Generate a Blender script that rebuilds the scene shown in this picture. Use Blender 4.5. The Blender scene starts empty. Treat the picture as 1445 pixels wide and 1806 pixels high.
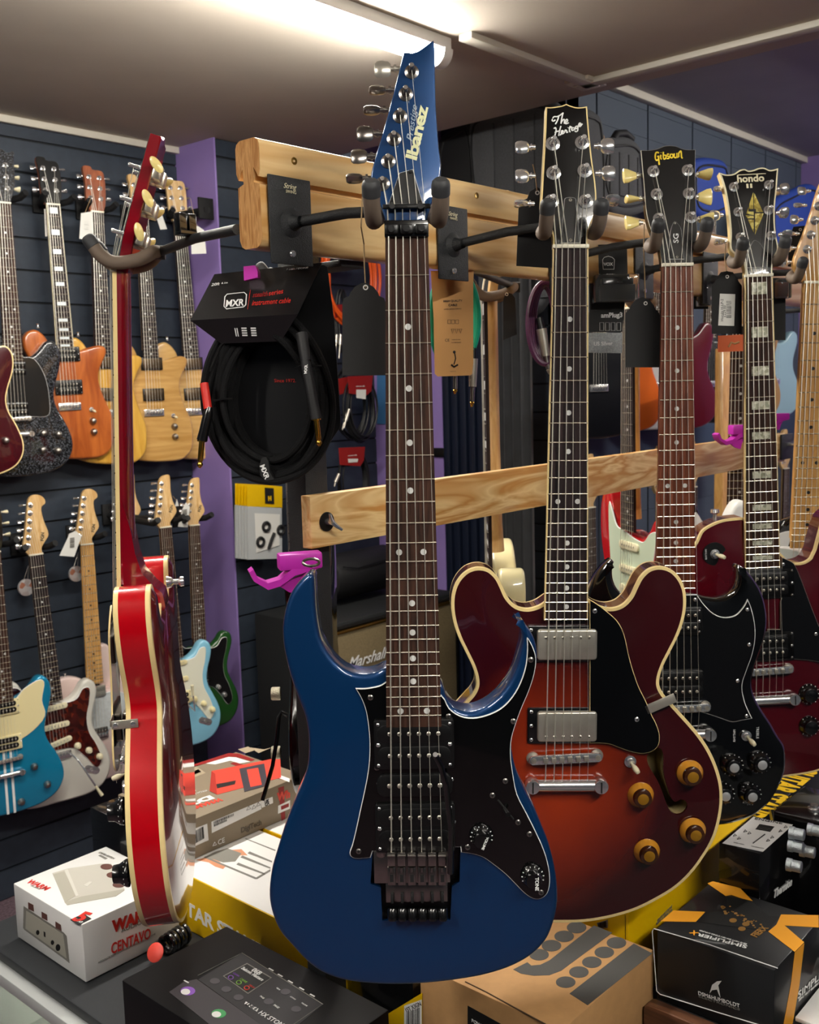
import bpy, bmesh, math, random
from mathutils import Vector, Matrix, geometry
random.seed(7)
V = Vector
PI = math.pi
C = bpy.context.scene.collection
EYE = 1.6
# ------------------------------------------------------------------ camera
F = 1803.0; PITCH = math.radians(6.94); ROLL = math.radians(-1.62); YAW = math.radians(41.6)
CY, SY = math.cos(YAW), math.sin(YAW)
def w(ax, fx, z):            # (right, forward, up) of the photographer -> world (X along the racks, Y towards the left wall)
    return V((ax*SY + fx*CY, -ax*CY + fx*SY, z))
FW = w(0, math.cos(PITCH), -math.sin(PITCH))
R0 = w(1, 0, 0); U0 = R0.cross(FW)
RT = R0*math.cos(ROLL) + U0*math.sin(ROLL); UP = -R0*math.sin(ROLL) + U0*math.cos(ROLL)
EYEP = V((0, 0, EYE))
FWD = w(0, 1, 0); RGT = w(1, 0, 0); Z = V((0, 0, 1)); X = V((1, 0, 0)); Y = V((0, 1, 0))
cam_d = bpy.data.cameras.new('camera'); cam = bpy.data.objects.new('camera', cam_d); C.objects.link(cam)
m3 = Matrix((RT, UP, -FW)).transposed()
cam.matrix_world = Matrix.Translation(EYEP) @ m3.to_4x4()
cam_d.sensor_fit = 'HORIZONTAL'; cam_d.sensor_width = 36; cam_d.lens = 36*F/1445
cam_d.clip_start = 0.02; cam_d.clip_end = 50
cam_d.dof.use_dof = True; cam_d.dof.focus_distance = 1.15; cam_d.dof.aperture_fstop = 20
bpy.context.scene.camera = cam
def ray(x, y): return RT*((x-722.5)/F) - UP*((y-903.0)/F) + FW
def hit(x, y, P, n):
    r = ray(x, y); return EYEP + r*((P-EYEP).dot(n)/r.dot(n))
def hx(x, y, a): return hit(x, y, V((a, 0, 0)), X)
def hy(x, y, p): return hit(x, y, V((0, p, 0)), Y)
def hz(x, y, z): return hit(x, y, V((0, 0, z)), Z)
def hd(x, y, d): return EYEP + ray(x, y)*d          # at depth d along the view axis
def cr(ox, oy, s, pts): return [(ox+x/s, oy+y/s) for x, y in pts]

# ------------------------------------------------------------------ materials
MATS = {}
def lin(h):
    if isinstance(h, tuple): return h
    h = h.lstrip('#'); v = [int(h[i:i+2], 16)/255 for i in (0, 2, 4)]
    return tuple(c/12.92 if c <= 0.04045 else ((c+0.055)/1.055)**2.4 for c in v)
def mat(name, col, rough=.5, metal=0, coat=0, spec=.5, emit=None, es=0, alpha=1, trans=0, sheen=0, noise=0, nscale=40, bump=0, bscale=200, ior=1.45):
    if name in MATS: return MATS[name]
    m = bpy.data.materials.new(name); m.use_nodes = True; nt = m.node_tree; b = nt.nodes['Principled BSDF']
    c = lin(col)
    b.inputs['Base Color'].default_value = (*c, 1); b.inputs['Roughness'].default_value = rough
    b.inputs['Metallic'].default_value = metal; b.inputs['Coat Weight'].default_value = coat; b.inputs['Coat Roughness'].default_value = .04
    b.inputs['Specular IOR Level'].default_value = spec; b.inputs['Alpha'].default_value = alpha
    b.inputs['Transmission Weight'].default_value = trans; b.inputs['IOR'].default_value = ior
    b.inputs['Sheen Weight'].default_value = sheen
    if emit: b.inputs['Emission Color'].default_value = (*lin(emit), 1); b.inputs['Emission Strength'].default_value = es
    if noise or bump:
        tc = nt.nodes.new('ShaderNodeTexCoord')
    if noise:
        n = nt.nodes.new('ShaderNodeTexNoise'); n.inputs['Scale'].default_value = nscale; n.inputs['Detail'].default_value = 6
        nt.links.new(tc.outputs['Object'], n.inputs['Vector'])
        r = nt.nodes.new('ShaderNodeValToRGB'); r.color_ramp.elements[0].position = .3; r.color_ramp.elements[1].position = .7
        r.color_ramp.elements[0].color = tuple(x*(1-noise) for x in c)+(1,); r.color_ramp.elements[1].color = tuple(min(1, x*(1+noise)) for x in c)+(1,)
        nt.links.new(n.outputs['Fac'], r.inputs['Fac']); nt.links.new(r.outputs['Color'], b.inputs['Base Color'])
    if bump:
        n2 = nt.nodes.new('ShaderNodeTexNoise'); n2.inputs['Scale'].default_value = bscale; n2.inputs['Detail'].default_value = 3
        nt.links.new(tc.outputs['Object'], n2.inputs['Vector'])
        bp = nt.nodes.new('ShaderNodeBump'); bp.inputs['Strength'].default_value = bump; bp.inputs['Distance'].default_value = .002
        nt.links.new(n2.outputs['Fac'], bp.inputs['Height']); nt.links.new(bp.outputs['Normal'], b.inputs['Normal'])
    MATS[name] = m; return m
def wood(name, c1, c2, stretch=(1, 1, 1), scale=20, rough=.4, coat=0, dist=2.0, fine=.35, lo=.35, hi=.65, wave=0):
    """grain: noise squeezed along one axis, two colours, plus fine pores"""
    if name in MATS: return MATS[name]
    m = bpy.data.materials.new(name); m.use_nodes = True; nt = m.node_tree; b = nt.nodes['Principled BSDF']
    L = nt.links.new; N = nt.nodes.new
    tc = N('ShaderNodeTexCoord'); mp = N('ShaderNodeMapping'); mp.inputs['Scale'].default_value = stretch
    L(tc.outputs['Object'], mp.inputs['Vector'])
    n = N('ShaderNodeTexNoise'); n.inputs['Scale'].default_value = scale; n.inputs['Detail'].default_value = 4; n.inputs['Distortion'].default_value = dist
    L(mp.outputs['Vector'], n.inputs['Vector']); src = n.outputs['Fac']
    if wave:
        mu = N('ShaderNodeMath'); mu.operation = 'MULTIPLY'; mu.inputs[1].default_value = wave; L(src, mu.inputs[0])
        fr = N('ShaderNodeMath'); fr.operation = 'FRACT'; L(mu.outputs[0], fr.inputs[0]); src = fr.outputs[0]
    r = N('ShaderNodeValToRGB'); r.color_ramp.elements[0].position = lo; r.color_ramp.elements[1].position = hi
    r.color_ramp.elements[0].color = (*lin(c1), 1); r.color_ramp.elements[1].color = (*lin(c2), 1)
    if wave:
        e = r.color_ramp.elements.new(.97); e.color = (*lin(c1), 1)
    L(src, r.inputs['Fac'])
    n2 = N('ShaderNodeTexNoise'); n2.inputs['Scale'].default_value = scale*9; n2.inputs['Detail'].default_value = 3
    L(mp.outputs['Vector'], n2.inputs['Vector'])
    mx = N('ShaderNodeMix'); mx.data_type = 'RGBA'; mx.blend_type = 'MULTIPLY'; mx.inputs['Factor'].default_value = fine
    L(r.outputs['Color'], mx.inputs['A']); L(n2.outputs['Fac'], mx.inputs['B'])
    L(mx.outputs['Result'], b.inputs['Base Color'])
    b.inputs['Roughness'].default_value = rough; b.inputs['Coat Weight'].default_value = coat; b.inputs['Coat Roughness'].default_value = .04
    if not coat: b.inputs['Specular IOR Level'].default_value = .2
    MATS[name] = m; return m
def fleck(name, cols, scale=60, rough=.4, coat=0, metal=0):
    """voronoi cells in several colours (pearl, tortoiseshell, sparkle)"""
    if name in MATS: return MATS[name]
    m = bpy.data.materials.new(name); m.use_nodes = True; nt = m.node_tree; b = nt.nodes['Principled BSDF']; L = nt.links.new
    tc = nt.nodes.new('ShaderNodeTexCoord'); v = nt.nodes.new('ShaderNodeTexVoronoi'); v.inputs['Scale'].default_value = scale
    L(tc.outputs['Object'], v.inputs['Vector']); s = nt.nodes.new('ShaderNodeSeparateColor'); L(v.outputs['Color'], s.inputs[0])
    r = nt.nodes.new('ShaderNodeValToRGB'); r.color_ramp.elements[0].color = (*lin(cols[0]), 1); r.color_ramp.elements[1].color = (*lin(cols[-1]), 1)
    for i, c in enumerate(cols[1:-1]):
        e = r.color_ramp.elements.new((i+1)/(len(cols)-1)); e.color = (*lin(c), 1)
    L(s.outputs[0], r.inputs['Fac']); L(r.outputs['Color'], b.inputs['Base Color'])
    b.inputs['Roughness'].default_value = rough; b.inputs['Coat Weight'].default_value = coat; b.inputs['Metallic'].default_value = metal
    MATS[name] = m; return m

# ------------------------------------------------------------------ mesh builder
class MB:
    def __init__(s): s.v = []; s.f = []; s.m = []; s.sm = []
    def add(s, vs, fs, mi=0, smooth=True):
        k = len(s.v); s.v += [V(p) for p in vs]; s.f += [tuple(i+k for i in f) for f in fs]; s.m += [mi]*len(fs); s.sm += [smooth]*len(fs); return s
    def box(s, lo, hi, mi=0, bev=0, M=None, seg=2):
        bm = bmesh.new(); bmesh.ops.create_cube(bm, size=1)
        for v in bm.verts: v.co = V([(lo[i]+hi[i])/2 + v.co[i]*(hi[i]-lo[i]) for i in range(3)])
        if bev: bmesh.ops.bevel(bm, geom=bm.edges[:], offset=bev, segments=seg, affect='EDGES', profile=.5)
        bm.verts.index_update(); vs = [v.co.copy() for v in bm.verts]
        if M: vs = [M @ v for v in vs]
        s.add(vs, [[v.index for v in f.verts] for f in bm.faces], mi, bool(bev)); bm.free(); return s
    def cyl(s, a, b, r, r2=None, mi=0, seg=16, caps=True, bev=0):
        a, b = V(a), V(b); r2 = r if r2 is None else r2; d = (b-a)
        if bev: return s.lathe(a, d.normalized(), [(0, 0), (r-bev, 0), (r, bev), (r2, d.length-bev), (r2-bev, d.length), (0, d.length)], mi, seg)
        q = d.to_track_quat('Z', 'Y'); vs = []
        for P, rr in ((a, r), (b, r2)):
            vs += [P + q @ V((rr*math.cos(2*PI*i/seg), rr*math.sin(2*PI*i/seg), 0)) for i in range(seg)]
        fs = [(i, (i+1) % seg, seg+(i+1) % seg, seg+i) for i in range(seg)]
        s.add(vs, fs, mi, True)
        if caps:
            s.add(vs, [tuple(range(seg))[::-1], tuple(range(seg, 2*seg))], mi, False)
        return s
    def lathe(s, o, ax, prof, mi=0, seg=20):
        """prof = (radius, height) along axis ax from o"""
        q = V(ax).to_track_quat('Z', 'Y'); vs = []; fs = []
        for r, h in prof: vs += [V(o) + q @ V((r*math.cos(2*PI*i/seg), r*math.sin(2*PI*i/seg), h)) for i in range(seg)]
        for k in range(len(prof)-1):
            for i in range(seg): fs.append((k*seg+i, k*seg+(i+1) % seg, (k+1)*seg+(i+1) % seg, (k+1)*seg+i))
        return s.add(vs, fs, mi, True)
    def tube(s, path, r, mi=0, seg=8, closed=False, rs=None):
        P = [V(p) for p in path]; n = len(P); vs = []; up = None
        for i in range(n):
            t = (P[(i+1) % n]-P[i-1]) if closed else (P[min(i+1, n-1)]-P[max(i-1, 0)])
            t.normalize()
            if up is None: up = t.orthogonal().normalized()
            up = (up - t*up.dot(t)); up = up.normalized() if up.length > 1e-6 else t.orthogonal().normalized()
            b = t.cross(up); rr = rs[i] if rs else r
            vs += [P[i] + (up*math.cos(2*PI*j/seg) + b*math.sin(2*PI*j/seg))*rr for j in range(seg)]
        fs = []
        for i in range(n if closed else n-1):
            k = (i+1) % n
            for j in range(seg): fs.append((i*seg+j, i*seg+(j+1) % seg, k*seg+(j+1) % seg, k*seg+j))
        s.add(vs, fs, mi, True)
        if not closed: s.add(vs, [tuple(range(seg))[::-1], tuple(range((n-1)*seg, n*seg))], mi, False)
        return s
    def poly(s, pts, mi=0): return s.add(pts, [tuple(range(len(pts)))], mi, False)
    def prism(s, pts, d, mi=0, mi_side=None):
        """planar polygon pts (3D) extruded by vector d"""
        n = len(pts); d = V(d); P = [V(p) for p in pts]
        s.add(P, [tuple(range(n))], mi, False); s.add([p+d for p in P], [tuple(range(n))[::-1]], mi, False)
        vs = P + [p+d for p in P]
        return s.add(vs, [(i, (i+1) % n, n+(i+1) % n, n+i) for i in range(n)], mi if mi_side is None else mi_side, False)
    def xf(s, M): s.v = [M @ p for p in s.v]; return s
    def build(s, name, mats, parent=None, ang=40, **props):
        me = bpy.data.meshes.new(name); me.from_pydata([tuple(p) for p in s.v], [], s.f)
        for m in (mats if isinstance(mats, (list, tuple)) else [mats]): me.materials.append(m)
        for i, p in enumerate(me.polygons): p.material_index = s.m[i]; p.use_smooth = s.sm[i]
        bm = bmesh.new(); bm.from_mesh(me); bmesh.ops.remove_doubles(bm, verts=bm.verts, dist=1e-6)
        bmesh.ops.recalc_face_normals(bm, faces=bm.faces); bm.to_mesh(me); bm.free()
        me.set_sharp_from_angle(angle=math.radians(ang))
        o = bpy.data.objects.new(name, me); C.objects.link(o)
        if parent: o.parent = parent
        for k, v in props.items(): o[k] = v
        return o
def thing(name, label, cat, M=None, group=None):
    o = bpy.data.objects.new(name, None); C.objects.link(o); o.empty_display_size = .02
    if M is not None: o.matrix_world = M if isinstance(M, Matrix) else Matrix.Translation(M)
    o['label'] = label; o['category'] = cat
    if group: o['group'] = group
    return o
def wpart(T, name, mb, mats, **k):
    """part whose vertices were written in world space"""
    return mb.xf(T.matrix_world.inverted()).build(name, mats, T, **k)
def solo(name, label, cat, mb, mats, group=None, loc=None, **k):
    """a thing that is one mesh; origin moved to its centre"""
    c = sum(mb.v, V())/len(mb.v) if loc is None else V(loc)
    mb.v = [p-c for p in mb.v]; o = mb.build(name, mats, None, **k); o.location = c
    o['label'] = label; o['category'] = cat
    if group: o['group'] = group
    return o
def struct(name, mb, mats, **k):
    o = mb.build(name, mats, None, **k); o['kind'] = 'structure'; return o
def text(T, name, s, o, right, up, m, w=None, h=None, shear=0, bold=0, ex=.0002, world=True, align='CENTER', mesh_into=None, space=1.0, lines=1.0):
    """lettering as real flat geometry; o = centre (or left end) of the line, right/up give the reading direction"""
    cu = bpy.data.curves.new(name, 'FONT'); cu.body = s; cu.align_x = align; cu.align_y = 'CENTER'; cu.shear = shear; cu.offset = bold
    cu.extrude = ex; cu.resolution_u = 3; cu.size = 1; cu.space_character = space; cu.space_line = lines
    ob = bpy.data.objects.new(name, cu); C.objects.link(ob); dg = bpy.context.evaluated_depsgraph_get()
    me = bpy.data.meshes.new_from_object(ob.evaluated_get(dg)); bpy.data.objects.remove(ob); bpy.data.curves.remove(cu)
    xs = [v.co.x for v in me.vertices]; ys = [v.co.y for v in me.vertices]
    bw, bh = max(xs)-min(xs), max(ys)-min(ys); cx, cy = (max(xs)+min(xs))/2, (max(ys)+min(ys))/2
    if align == 'LEFT': cx = min(xs)
    sx = w/bw if w else h/bh; sy = h/bh if h else sx
    right = V(right).normalized(); up = V(up).normalized(); up = (up-right*up.dot(right)*0).normalized(); nz = right.cross(up)
    o = V(o); Mi = T.matrix_world.inverted() if (T and world) else Matrix()
    vs = [Mi @ (o + right*((v.co.x-cx)*sx) + up*((v.co.y-cy)*sy) + nz*v.co.z) for v in me.vertices]
    fs = [tuple(p.vertices) for p in me.polygons]; bpy.data.meshes.remove(me)
    if mesh_into is not None: mesh_into[0].add([T.matrix_world @ v for v in vs] if (T and world) else vs, fs, mesh_into[1], False); return
    mb = MB(); mb.add(vs, fs, 0, False); return mb.build(name, m, T)

def smooth_closed(pts, n=6, sharp=()):
    """Catmull-Rom through pts (2D tuples); indices in sharp stay corners"""
    N = len(pts); out = []
    P = [V((p[0], p[1])) for p in pts]
    for i in range(N):
        p0, p1, p2, p3 = P[i-1], P[i], P[(i+1) % N], P[(i+2) % N]
        if i in sharp: p0 = p1 + (p1-p2)*.001
        if (i+1) % N in sharp: p3 = p2 + (p2-p1)*.001
        d1 = max((p1-p0).length, 1e-9)**.5; d2 = max((p2-p1).length, 1e-9)**.5; d3 = max((p3-p2).length, 1e-9)**.5
        m1 = ((p1-p0)/d1 - (p2-p0)/(d1+d2) + (p2-p1)/d2)*d2; m2 = ((p2-p1)/d2 - (p3-p1)/(d2+d3) + (p3-p2)/d3)*d2
        if i in sharp: m1 = (p2-p1)
        if (i+1) % N in sharp: m2 = (p2-p1)
        for k in range(n):
            t = k/n; out.append((2*t**3-3*t*t+1)*p1 + (t**3-2*t*t+t)*m1 + (-2*t**3+3*t*t)*p2 + (t**3-t*t)*m2)
    return out
def area2(P): return sum(P[i-1].x*P[i].y - P[i].x*P[i-1].y for i in range(len(P)))/2
def inset(P, d):
    """inward offset of a CCW outline"""
    out = []; n = len(P)
    for i in range(n):
        a = (P[i]-P[i-1]); b = (P[(i+1) % n]-P[i])
        if a.length < 1e-9: a = b
        if b.length < 1e-9: b = a
        na = V((-a.y, a.x)).normalized(); nb = V((-b.y, b.x)).normalized(); nn = (na+nb)
        nn = nn.normalized() if nn.length > .2 else na
        k = 1/max(.6, nn.dot(na)); out.append(P[i] + nn*d*k)
    return out
def inside(p, P):
    c = False; n = len(P)
    for i in range(n):
        a, b = P[i-1], P[i]
        if (a.y > p.y) != (b.y > p.y) and p.x < (b.x-a.x)*(p.y-a.y)/(b.y-a.y)+a.x: c = not c
    return c
def edge_d(p, P):
    best = 9e9
    for i in range(len(P)):
        a, b = P[i-1], P[i]; ab = b-a; t = max(0, min(1, (p-a).dot(ab)/max(ab.length_squared, 1e-12)))
        best = min(best, (a+ab*t-p).length_squared)
    return best**.5
def slab(mb, P, prof, front_mi=0, back_mi=None, arch=0, holes=(), grid=.012, y0=0, arch_w=.05, hole_depth=.03, hole_mi=0):
    """thick plate with the outline P (x,z plane, front at y0 facing -y). prof: list of (inset, depth, material of the band below)"""
    if area2(P) < 0: P = P[::-1]
    rings = [[(q.x, y0+d, q.y) for q in (inset(P, i) if i else P)] for i, d, _ in prof]; n = len(P)
    for k in range(len(rings)-1):
        vs = rings[k]+rings[k+1]
        mb.add(vs, [(j, (j+1) % n, n+(j+1) % n, n+j) for j in range(n)], prof[k][2], True)
    cap = [V((q[0], q[2])) for q in rings[0]]
    if arch or holes:
        pts = list(cap); cons = [(i, (i+1) % n) for i in range(n)]
        for H in holes:
            k = len(pts); pts += H; cons += [(k+i, k+(i+1) % len(H)) for i in range(len(H))]
        xs = [p.x for p in cap]; ys = [p.y for p in cap]; x = min(xs)
        while x < max(xs):
            y = min(ys)
            while y < max(ys):
                q = V((x+.0001, y+.0003))
                if inside(q, cap) and edge_d(q, cap) > grid*.45 and not any(inside(q, H) or edge_d(q, H) < grid*.35 for H in holes): pts.append(q)
                y += grid
            x += grid
        r = geometry.delaunay_2d_cdt(pts, cons, [], 0, 1e-6)
        ov, of = r[0], r[2]
        def hgt(q):
            d = edge_d(q, cap); t = min(1, d/arch_w); return arch*(t*t*(3-2*t))
        vs = [(q.x, y0+prof[0][1]-hgt(q), q.y) for q in ov]; fs = []
        for f in of:
            c = sum((ov[i] for i in f), V((0, 0)))/len(f)
            if inside(c, cap) and not any(inside(c, H) for H in holes): fs.append(tuple(f))
        mb.add(vs, fs, front_mi, True)
        for H in holes:
            m = len(H); top = [(q.x, y0+prof[0][1]-hgt(q), q.y) for q in H]; bot = [(q.x, y0+hole_depth, q.y) for q in H]; mid = [(t[0], t[1]+.004, t[2]) for t in top]
            mb.add(top+mid, [(j, (j+1) % m, m+(j+1) % m, m+j) for j in range(m)], hole_mi[0], True)
            mb.add(mid+bot, [(j, (j+1) % m, m+(j+1) % m, m+j) for j in range(m)], hole_mi[1], True)
            mb.add(bot, [tuple(range(m))], hole_mi[1], False)
    else:
        tri_cap(mb, rings[0], P, front_mi)
    tri_cap(mb, rings[-1], P, prof[-1][2] if back_mi is None else back_mi)
    return mb
def tri_cap(mb, R, P, mi):
    pts = [V((q[0], q[2])) for q in R]; n = len(pts); y = R[0][1]
    if n < 12: mb.add(R, [tuple(range(n))], mi, False); return
    r = geometry.delaunay_2d_cdt(pts, [(i, (i+1) % n) for i in range(n)], [], 0, 1e-7); fs = []
    for f in r[2]:
        c = sum((r[0][i] for i in f), V((0, 0)))/len(f)
        if inside(c, pts): fs.append(tuple(f))
    mb.add([(q.x, y, q.y) for q in r[0]], fs, mi, False)
def rounded(r, depth, mi=0, k=4):
    p = [(r*(1-math.sin(PI/2*i/k)), r*(1-math.cos(PI/2*i/k)), mi) for i in range(k+1)]
    return p + [(r*(1-math.cos(PI/2*i/k)), depth-r+r*math.sin(PI/2*i/k), mi) for i in range(k+1)]
# ================================================================== materials used
M_wall = mat('slatwall_navy', '#2a323d', .55, noise=.12, nscale=30)
M_groove = mat('groove_dark', '#0c0f14', .8)
M_purple = mat('purple_paint', '#8d76b4', .6, noise=.05, nscale=8)
M_ceil = mat('ceiling_plaster', '#c2b8aa', .75, noise=.06, nscale=3, bump=.25, bscale=9)
M_ceil2 = mat('ceiling_grey', '#a3a1a4', .8, noise=.06, nscale=4)
M_trim = mat('off_white_trim', '#c9c3b6', .5)
M_floor = mat('carpet_plum', '#5c4a52', .95, noise=.5, nscale=120, bump=.6, bscale=300)
M_white = mat('white_plastic', '#e6e6e2', .35)
M_black = mat('black_plastic', '#0d0d0e', .35)
M_blackm = mat('black_matt', '#121213', .7)
M_bsteel = mat('black_powdercoat', '#1b1d1f', .5, bump=.5, bscale=900)
M_foam = mat('brown_foam', '#6b5d51', .75)
M_foamcap = mat('grey_rubber_cap', '#343537', .6)
M_chrome = mat('chrome', '#f2f2f2', .2, .9)
M_nickel = mat('nickel', '#d0cabc', .33, .8, noise=.08, nscale=60)
M_dkchrome = mat('dark_chrome', '#a09a94', .28, 1)
M_steel = mat('steel_string', '#e8e4d6', .4, .8)
M_fret = mat('fret_wire', '#d8d2bd', .25, 1)
M_gold = mat('gold', '#e0b04a', .2, 1)
M_brass = mat('brass', '#c59a4a', .3, 1)
M_cream = mat('cream_binding', '#e8cf92', .35, coat=.6)
M_ivory = mat('ivory_plastic', '#e9e0bd', .35, coat=.3)
M_bone = mat('bone_nut', '#e8e2cc', .4)
M_dot = mat('pearl_dot', '#cfcfcb', .3)
M_bdot = mat('black_dot', '#151210', .4)
M_pearl = fleck('pearloid', ['#8f8f78', '#c9c7ad', '#efeedd', '#a9ab94', '#dcdac3'], 220, .25, .4)
M_rose = wood('rosewood', '#2a1a15', '#4e3226', (60, 60, 5), 3, .65, dist=.6, fine=.5)
M_rose2 = wood('rosewood_red', '#5b2d1e', '#8a4c33', (60, 60, 4), 3, .45, dist=.6, fine=.5)
M_rose3 = wood('rosewood_dark', '#1b1314', '#332526', (60, 60, 5), 3, .65, dist=.6, fine=.4)
M_maple = wood('maple_satin', '#c08a46', '#dcaa62', (14, 14, 3), 4, .35, .5, dist=1.0, fine=.15)
M_maplel = wood('maple_light', '#c99d60', '#e3c08a', (14, 14, 3), 4, .4, .3, dist=1.0, fine=.15)
M_pine = wood('pine_beam', '#dba35e', '#f7d398', (.8, 9, 9), 2.4, .35, .35, dist=.8, fine=.06, wave=3, lo=.1, hi=.6)
M_pine2 = wood('pine_board', '#d0924a', '#f8d698', (.9, 8, 8), 2.2, .45, .15, dist=1.6, fine=.06, wave=5, lo=.05, hi=.5)
M_pinend = wood('pine_end_grain', '#b27a42', '#d9a468', (4, 60, 7), 3.0, .4, .4, dist=1.0, fine=.2, wave=3, lo=.2, hi=.6)
M_walnut = wood('walnut', '#4a2e20', '#8a5c42', (8, 1.2, 12), 4, .4, .1, dist=1.2, fine=.4)
M_blue = mat('metallic_blue', (.0, .034, .125), .40, .5, coat=1)
M_blueh = M_blue
M_gloss = mat('gloss_black', '#060606', .12, coat=1)
M_gloss2 = mat('gloss_black_soft', '#0b0b0c', .25, coat=.7)
M_wred = mat('wine_red_gloss', '#3a0508', .25, coat=1)
M_cherry = mat('cherry_red_gloss', '#b0000f', .25, coat=1, noise=.12, nscale=5)
M_cherryd = mat('cherry_dark_gloss', '#6c0214', .2, coat=1)
M_neckred = mat('neck_cherry_gloss', '#7a0316', .2, coat=1)
M_hond = mat('hondo_red_gloss', '#4b0410', .2, coat=1, noise=.1, nscale=4)
M_whiteline = mat('white_ply', '#e9e9e6', .4)
M_amber = mat('amber_knob', '#c98a2a', .15, coat=1, spec=.6)
M_amberd = mat('amber_knob_base', '#3a1c08', .25, coat=1)
M_tusk = mat('aged_ivory_knob', '#ead68a', .3, coat=.5)
M_magenta = mat('magenta_plastic', '#b82aa6', .4)
M_twine = mat('jute_twine', '#a58a68', .9)
M_tag = mat('black_card', '#1d1d1e', .8)
M_card = mat('white_card', '#dddcd6', .6)
M_ink = mat('black_ink', '#111111', .6)
M_inkw = mat('white_ink', '#e8e8e6', .5)
M_inkg = mat('grey_ink', '#77756f', .6)
M_red = mat('red_ink', '#c8281e', .5)
M_redd = mat('dark_red_ink', '#8c1a18', .5)
M_orange = mat('orange_ink', '#f2a52c', .5)
M_yel = mat('yellow_card', '#e0b400', .45)
M_kraft = mat('kraft_card', '#b98d5c', .75, noise=.06, nscale=60)
M_kraftd = mat('grey_print', '#4b4a48', .7)
M_lamp = mat('lamp_tube', '#ffffff', .5, emit='#fffaf0', es=62)
M_acr = mat('clear_plastic', '#ffffff', .08, trans=.95, ior=1.3)
M_greyfab = mat('grey_gig_bag_fabric', '#4c4d50', .85, noise=.15, nscale=200, bump=.4, bscale=500)
M_blkfab = mat('black_nylon', '#141416', .6, bump=.3, bscale=300)
M_navy = mat('navy_gloss', '#161c2c', .35)
M_velvet = mat('crushed_velvet', '#15161a', .6, sheen=.6, noise=.6, nscale=22)
M_table = mat('counter_laminate', '#2b2d30', .55, noise=.08, nscale=25)
M_alu = mat('aluminium', '#b9bcbb', .4, .15)
M_glass = mat('cabinet_glass', '#dff0ea', .03, trans=1, ior=1.45)
M_taupe = mat('taupe_card', '#857763', .6)
M_taupel = mat('taupe_light_print', '#a3947c', .6)

# ================================================================== the room (z here is measured from eye level, then lifted by EYE)
ZC = .86; ZC2 = 1.05; P1 = 3.07; P2 = 2.86; P3 = 1.94; A2 = 2.27; A3 = 3.03; AE = 5.12; AC = 2.78
X0, Y0 = -2.4, -2.0
def B(mb, a0, a1, p0, p1, z0, z1, mi=0, bev=0): return mb.box((a0, p0, z0+EYE), (a1, p1, z1+EYE), mi, bev)
def slats_y(a0, a1, p, zt, zb=-1.6, pitch=.1, off=.0):
    """grooved wall facing -Y: boards standing proud of a dark backing"""
    mb = MB(); B(mb, a0, a1, p+.006, p+.08, zb, zt, 1); z = zb + ((off-zb) % pitch)
    zs = [zb] + [z+i*pitch for i in range(int((zt-z)/pitch)+1)] + [zt]
    for i in range(len(zs)-1):
        if zs[i+1]-zs[i] > .012: B(mb, a0, a1, p, p+.007, zs[i]+.0035, zs[i+1]-.0035, 0)
    return mb
struct('wall_left', slats_y(X0, A2, P1, ZC), [M_wall, M_groove])
struct('wall_left_far', slats_y(A2+.006, A3, P2, ZC), [M_wall, M_groove])
struct('trim_1', B(MB(), A2-.001, A2+.006, P2-.004, P1+.05, -1.6, ZC), M_purple)
struct('trim_2', B(MB(), X0, A2, P1-.022, P1, ZC-.022, ZC, 0, .002), M_trim)
mb = MB(); B(mb, A3, A3+.06, 2.508, P2+.08, -1.6, ZC2, 0); struct('wall_purple_return', mb, M_purple)
mb = MB(); B(mb, A3+.03, A3+.08, 2.30, 2.51, -1.6, ZC2, 0)
for i in range(5): B(mb, A3-.01, A3+.03, 2.305+i*.041, 2.305+i*.041+.03, -1.6, .6, 0, .004)
struct('door_1', mb, M_navy)
mb = MB(); B(mb, A3+.007, A3+.08, P3, 2.30, -1.6, ZC2, 1)
for i in range(27):
    B(mb, A3, A3+.008, P3, 2.296, -1.6+i*.1+.0035, -1.5+i*.1-.0035, 0)
struct('wall_partition', mb, [M_wall, M_groove])
mb = MB(); B(mb, A3, AE, P3+.007, P3+.08, -1.6, ZC2, 1); a = 3.227-.365
edges = [A3, 3.227, 3.592, 3.959, 4.323, 4.686, 5.05, AE]
for i in range(len(edges)-1):
    for k in range(27):
        z0 = -1.6+k*.1
        B(mb, edges[i]+.005, edges[i+1]-.005, P3, P3+.008, z0+.0006, min(z0+.0994, ZC2), 0)
struct('wall_slatted_back', mb, [mat('slatwall_greyblue', '#48525f', .6), M_groove])
struct('trim_3', B(MB(), A3, AE, P3-.03, P3, ZC2-.028, ZC2, 0, .003), M_trim)
struct('wall_end', B(MB(), AE, AE+.08, Y0, P3+.1, -1.6, ZC2), M_purple)
struct('wall_behind', B(MB(), X0-.08, X0, Y0, P1+.08, -1.6, ZC), M_wall)
struct('wall_right', B(MB(), X0, AE, Y0-.08, Y0, -1.6, ZC2), M_wall)
struct('floor', B(MB(), X0, AE, Y0, P1+.08, -1.7, -1.6), M_floor)
struct('ceiling', B(MB(), X0, AC, Y0, P1+.08, ZC, ZC2+.03), M_ceil)
struct('ceiling_back', B(MB(), AC, AE, Y0, P1+.08, ZC2, ZC2+.1), M_ceil2)
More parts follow.
